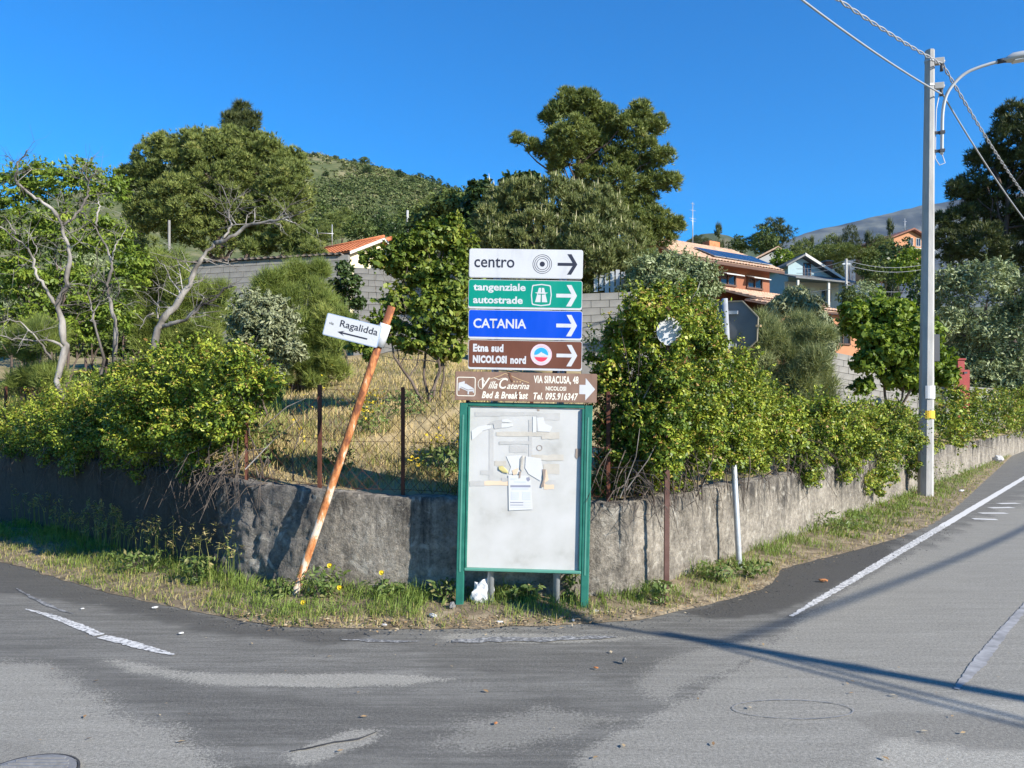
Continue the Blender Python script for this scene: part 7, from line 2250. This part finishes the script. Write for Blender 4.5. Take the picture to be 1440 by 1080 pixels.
pole_d = finish_pole(utility_pole('farther concrete utility pole up the road beyond the right edge', A1.x + fd.x - .25, A1.y + fd.y, (0.8, -0.6), z0=0.0), False)
# cables of the pole across the road (seen only as shadows on the asphalt)
b1 = Vector((BX - .15, BY, PH - .3)); b2 = Vector((BX - .15, BY + .1, PH - .42))
rd = Vector((0.622, 0.783, 0)) * 34
bd = Vector((0.62, -0.79, 0)) * 26
for i, (p, lb) in enumerate(((b1, 'upper'), (b2, 'lower'))):
    if i == 0: cable('%s cable of the pole across the road running up the road' % lb, p, p + rd + Vector((0.3 * i, 0, 0.3)), 0.9, False, 0.026)
    cable('%s cable of the pole across the road running away to the right' % lb, p, p + bd, 0.9, False, 0.022)

# distant small poles
def small_pole(label, px, py0, py1, Y, mat='concrete_pole', arm=False):
    a = at(px, py1, Y); b = at(px, py0, Y); g = hz(a.x, Y)
    t = thing('distant_pole', label, 'pole', (a.x, Y, min(a.z, g) - .2))
    w = 2.2 * Y / F
    MB().tube([Vector((a.x, Y, min(a.z, g) - .2)), b], [w, w * .8], 8).build('shaft', M[mat], t)
    if arm:
        mb = MB(); mb.box(b - Vector((0, 0, .4)), (w * 5, .1, .1)); mb.build('crossbar', M['galv'], t)
small_pole('weathered pale post in front of the huge stone pine', 238, 310, 345, 40, 'mortar', False)
small_pole('slim pole right of the white house', 1190, 364, 400, 60, arm=True)
small_pole('slim pole at the hill foot above the fresh green tree', 573, 296, 315, 70)
def far_wire():
    a = at(1120, 378, 62); m = at(1190, 366, 60); e = at(1300, 372, 60)
    t = thing('distant_wires', 'thin pair of far wires in front of the trees right of blue house', 'wires', m)
    for dz in (0, -.35, -1.9):
        mb = MB(); mb.tube(cable_pts(a + Vector((0, 0, dz)), m + Vector((0, 0, dz)), .2, 10), .02, 4, cap=False); mb.tube(cable_pts(m + Vector((0, 0, dz)), e + Vector((0, 0, dz)), .4, 10), .02, 4, cap=False); mb.build('wire', M['cable'], t)
far_wire()

# ================================================================== RED GATE PILLAR, LITTER, STONES
def red_pillar():
    Y = 24; a = at(1352, 548, Y)
    g = min(a.z, hz(a.x, Y)) - .1
    t = thing('gate_pillar', 'red painted metal gate pillar behind the far hedge', 'gate pillar', (a.x, Y, g))
    M['red'] = paint('faded_red_paint', (0.30, 0.035, 0.03), 0.6, 0.2, 5)
    top = at(1352, 507, Y).z
    mb = MB(); mb.box((a.x - .07, Y, (g + top) / 2), (.22, .22, top - g), None, .01); mb.build('pillar', M['red'], t)
    mb = MB(); mb.box((a.x - .07, Y, top + .03), (.28, .28, .06), None, .01); mb.build('cap', M['red'], t)
    mb = MB(); mb.box((a.x + .16, Y + .05, (g + at(0, 520, Y).z) / 2), (.20, .10, at(0, 520, Y).z - g)); mb.build('gate_stile', M['red'], t)
    mb = MB(); mb.box((a.x + .05, Y - .12, at(0, 520, Y).z - .1), (.1, .05, .06)); mb.build('hinge', M['dark_metal'], t)
red_pillar()

def crumple(name, label, cat, c, size, mat, seed, parts=None):
    rng = np.random.default_rng(seed)
    bm = bmesh.new(); bmesh.ops.create_icosphere(bm, subdivisions=3, radius=1)
    for v in bm.verts:
        p = v.co.copy()
        k = 1 + 0.38 * mnoise.noise(p * 2.1 + Vector((seed, 0, 0))) + 0.22 * mnoise.noise(p * 5 + Vector((0, seed, 0)))
        v.co = Vector((p.x * size[0] * k, p.y * size[1] * k, p.z * size[2] * k))
    zmin = min(v.co.z for v in bm.verts)
    for v in bm.verts: v.co.z -= zmin
    me = bpy.data.meshes.new(name); bm.to_mesh(me); bm.free()
    o = link(name, me, mat, None, c); tag(o, label, cat); return o
def plastic_bag():
    Y = 6.42; c = at(668, 862, Y); c.z = 0.05
    M['bag'] = noisy('white_plastic_film', [(0.3, (0.38, 0.41, 0.45)), (0.6, (0.55, 0.55, 0.55))], 25, 0.4, 0.4, 60)
    o = crumple('plastic_bag', 'crumpled white plastic bag leaning on the left grey post under the board', 'bag', c, (.085, .05, .12), M['bag'], 4)
    o.rotation_euler = (0, R8(32), 0.3)
plastic_bag()
M['litter'] = paint('white_litter', (0.50, 0.50, 0.49), 0.7, 0.08)
M['stone'] = noisy('grey_lava_stone', [(0.3, (0.10, 0.10, 0.10)), (0.7, (0.24, 0.235, 0.23))], 8, 0.9, 0.4, 40)
M['leaf_dry'] = paint('dry_orange_leaf', (0.42, 0.17, 0.06), 0.8, 0.15)
def litter(px, py, w, label, mat='litter', z=None, name='paper_scrap', cat='litter', hgt=0.35, group=None):
    c = gnd(px, py, 0.0); c.z = 0.008 if z is None else z
    s = w * c.y / F / 2
    o = crumple(name, label, cat, c, (s, s * .6, s * hgt), M[mat], int(px)); o.rotation_euler = (0, 0, random.uniform(0, 6))
    if group: o['group'] = group
litter(609, 874, 15, 'white scrap of paper on the road edge left of the board', z=0.03)
litter(636, 866, 13, 'rounded grey stone at the foot of the left green post', 'stone', 0.05, 'stone', 'stone', .8)
litter(837, 866, 9, 'small white scrap by the right green post', z=.03)
litter(806, 877, 7, 'tiny white scrap on the road edge below the right green post', z=.02)
litter(703, 880, 9, 'flat white scrap on the road edge below the board', z=.02)
litter(540, 884, 9, 'white scrap in the verge edge grass below the leaning pole', z=.02)
litter(116, 858, 5, 'small white chip on the left road by the worn line')
litter(218, 857, 8, 'white fragment at the verge edge left of the leaning pole')
litter(255, 893, 7, 'pale leaf scrap lying on the left road')
litter(697, 1020, 7, 'small orange scrap in the middle of the road', 'leaf_dry')
litter(838, 942, 7, 'orange brown scrap on the road right of the board', 'leaf_dry')
litter(878, 934, 9, 'grey pebble on the road right of the board', 'stone', None, 'pebble', 'stone', .8)
litter(1158, 819, 12, 'orange dry leaf on the dark shoulder beside the road line', 'leaf_dry', None, 'dry_leaf', 'leaf', .3)
litter(1404, 652, 13, 'white rubbish bag far up the right verge', 'litter', .05, 'rubbish_bag', 'bag', .7)
litter(1352, 694, 8, 'white scrap on the verge beyond the utility pole', z=.04)
rnd = random.Random(9)
M['grit'] = noisy('dark_grit', [(0.3, (0.05, 0.05, 0.05)), (0.7, (0.13, 0.13, 0.125))], 8, 0.9)
def gravel():
    """loose chippings on the shoulder and along the road edge"""
    mb = MB()
    for k in range(900):
        if k < 520:
            t = rnd.random(); px = 960 + 380 * t; py = 868 - 128 * t + rnd.gauss(0, 9) + 6 * math.sin(t * 9)
        else:
            px = rnd.uniform(-20, 950); i = np.interp(px, [p[0] for p in EDGE_PX], [p[1] for p in EDGE_PX]); py = i + abs(rnd.gauss(0, 9)) + 1
        c = gnd(px, py); s = rnd.uniform(.002, .006) * (1 + c.y * .03)
        c.z = s * .5 + 0.004
        q = Euler((rnd.random() * 6, rnd.random() * 6, rnd.random() * 6)).to_matrix()
        mb.add([c + q @ Vector(v) * s for v in ((1, 0, 0), (-1, 0.2, 0), (0, 1, 0.1), (0.1, -1, 0), (0, 0, .8), (0, .1, -.8))], [(0, 2, 4), (2, 1, 4), (1, 3, 4), (3, 0, 4), (2, 0, 5), (1, 2, 5), (3, 1, 5), (0, 3, 5)])
    o = mb.build('gravel', M['grit']); tag(o, 'loose dark chippings along the road edge and shoulder', 'gravel', None, 'stuff')
gravel()
def fallen_leaves():
    rng = np.random.default_rng(77); P = []
    for k in range(1500):
        px = rng.uniform(330, 1330)
        e = np.interp(px, [p[0] for p in EDGE_PX], [p[1] for p in EDGE_PX])
        c = gnd(px, e + rng.normal() * 6 - 4); P.append((c.x, c.y, 0.03 + 0.02 * rng.random()))
    for k in range(60):
        c = gnd(rng.uniform(0, 1440), rng.uniform(890, 1075)); P.append((c.x, c.y, 0.012))
    P = np.array(P); d = np.tile([0, 0, 1.0], (len(P), 1))
    mt = leaf_mat('fallen_leaf', [(0, (0.22, 0.13, 0.06)), (.5, (0.36, 0.24, 0.11)), (1, (0.50, 0.42, 0.28))], 0, .8)
    S_ = np.where(np.arange(len(P)) < 1500, 0.035, 0.016)
    me = leaf_mesh(rng, 'fallen_leaves', P, d, None, 0.030, 0.014, mt, 3, 0.5, 0, rng.random(len(P)))
    tag(link('fallen_leaves', me), 'dry fallen leaves scattered on the verge and road edge', 'leaves', None, 'stuff')
fallen_leaves()

# ================================================================== HAZE
def haze():
    mb = MB(); mb.box((400, 3950, 1299), (13000, 9500, 2602))
    o = mb.build('haze', None)
    m = bpy.data.materials.new('haze_air'); m.use_nodes = True
    nt = m.node_tree; nt.nodes.clear()
    v = nt.nodes.new('ShaderNodeVolumePrincipled'); v.inputs['Density'].default_value = 0.000022; v.inputs['Color'].default_value = (0.45, 0.68, 1.0, 1); v.inputs['Anisotropy'].default_value = 0.0
    ou = nt.nodes.new('ShaderNodeOutputMaterial'); nt.links.new(v.outputs[0], ou.inputs['Volume'])
    o.data.materials.append(m)
    tag(o, None, None, None, 'stuff')
haze()
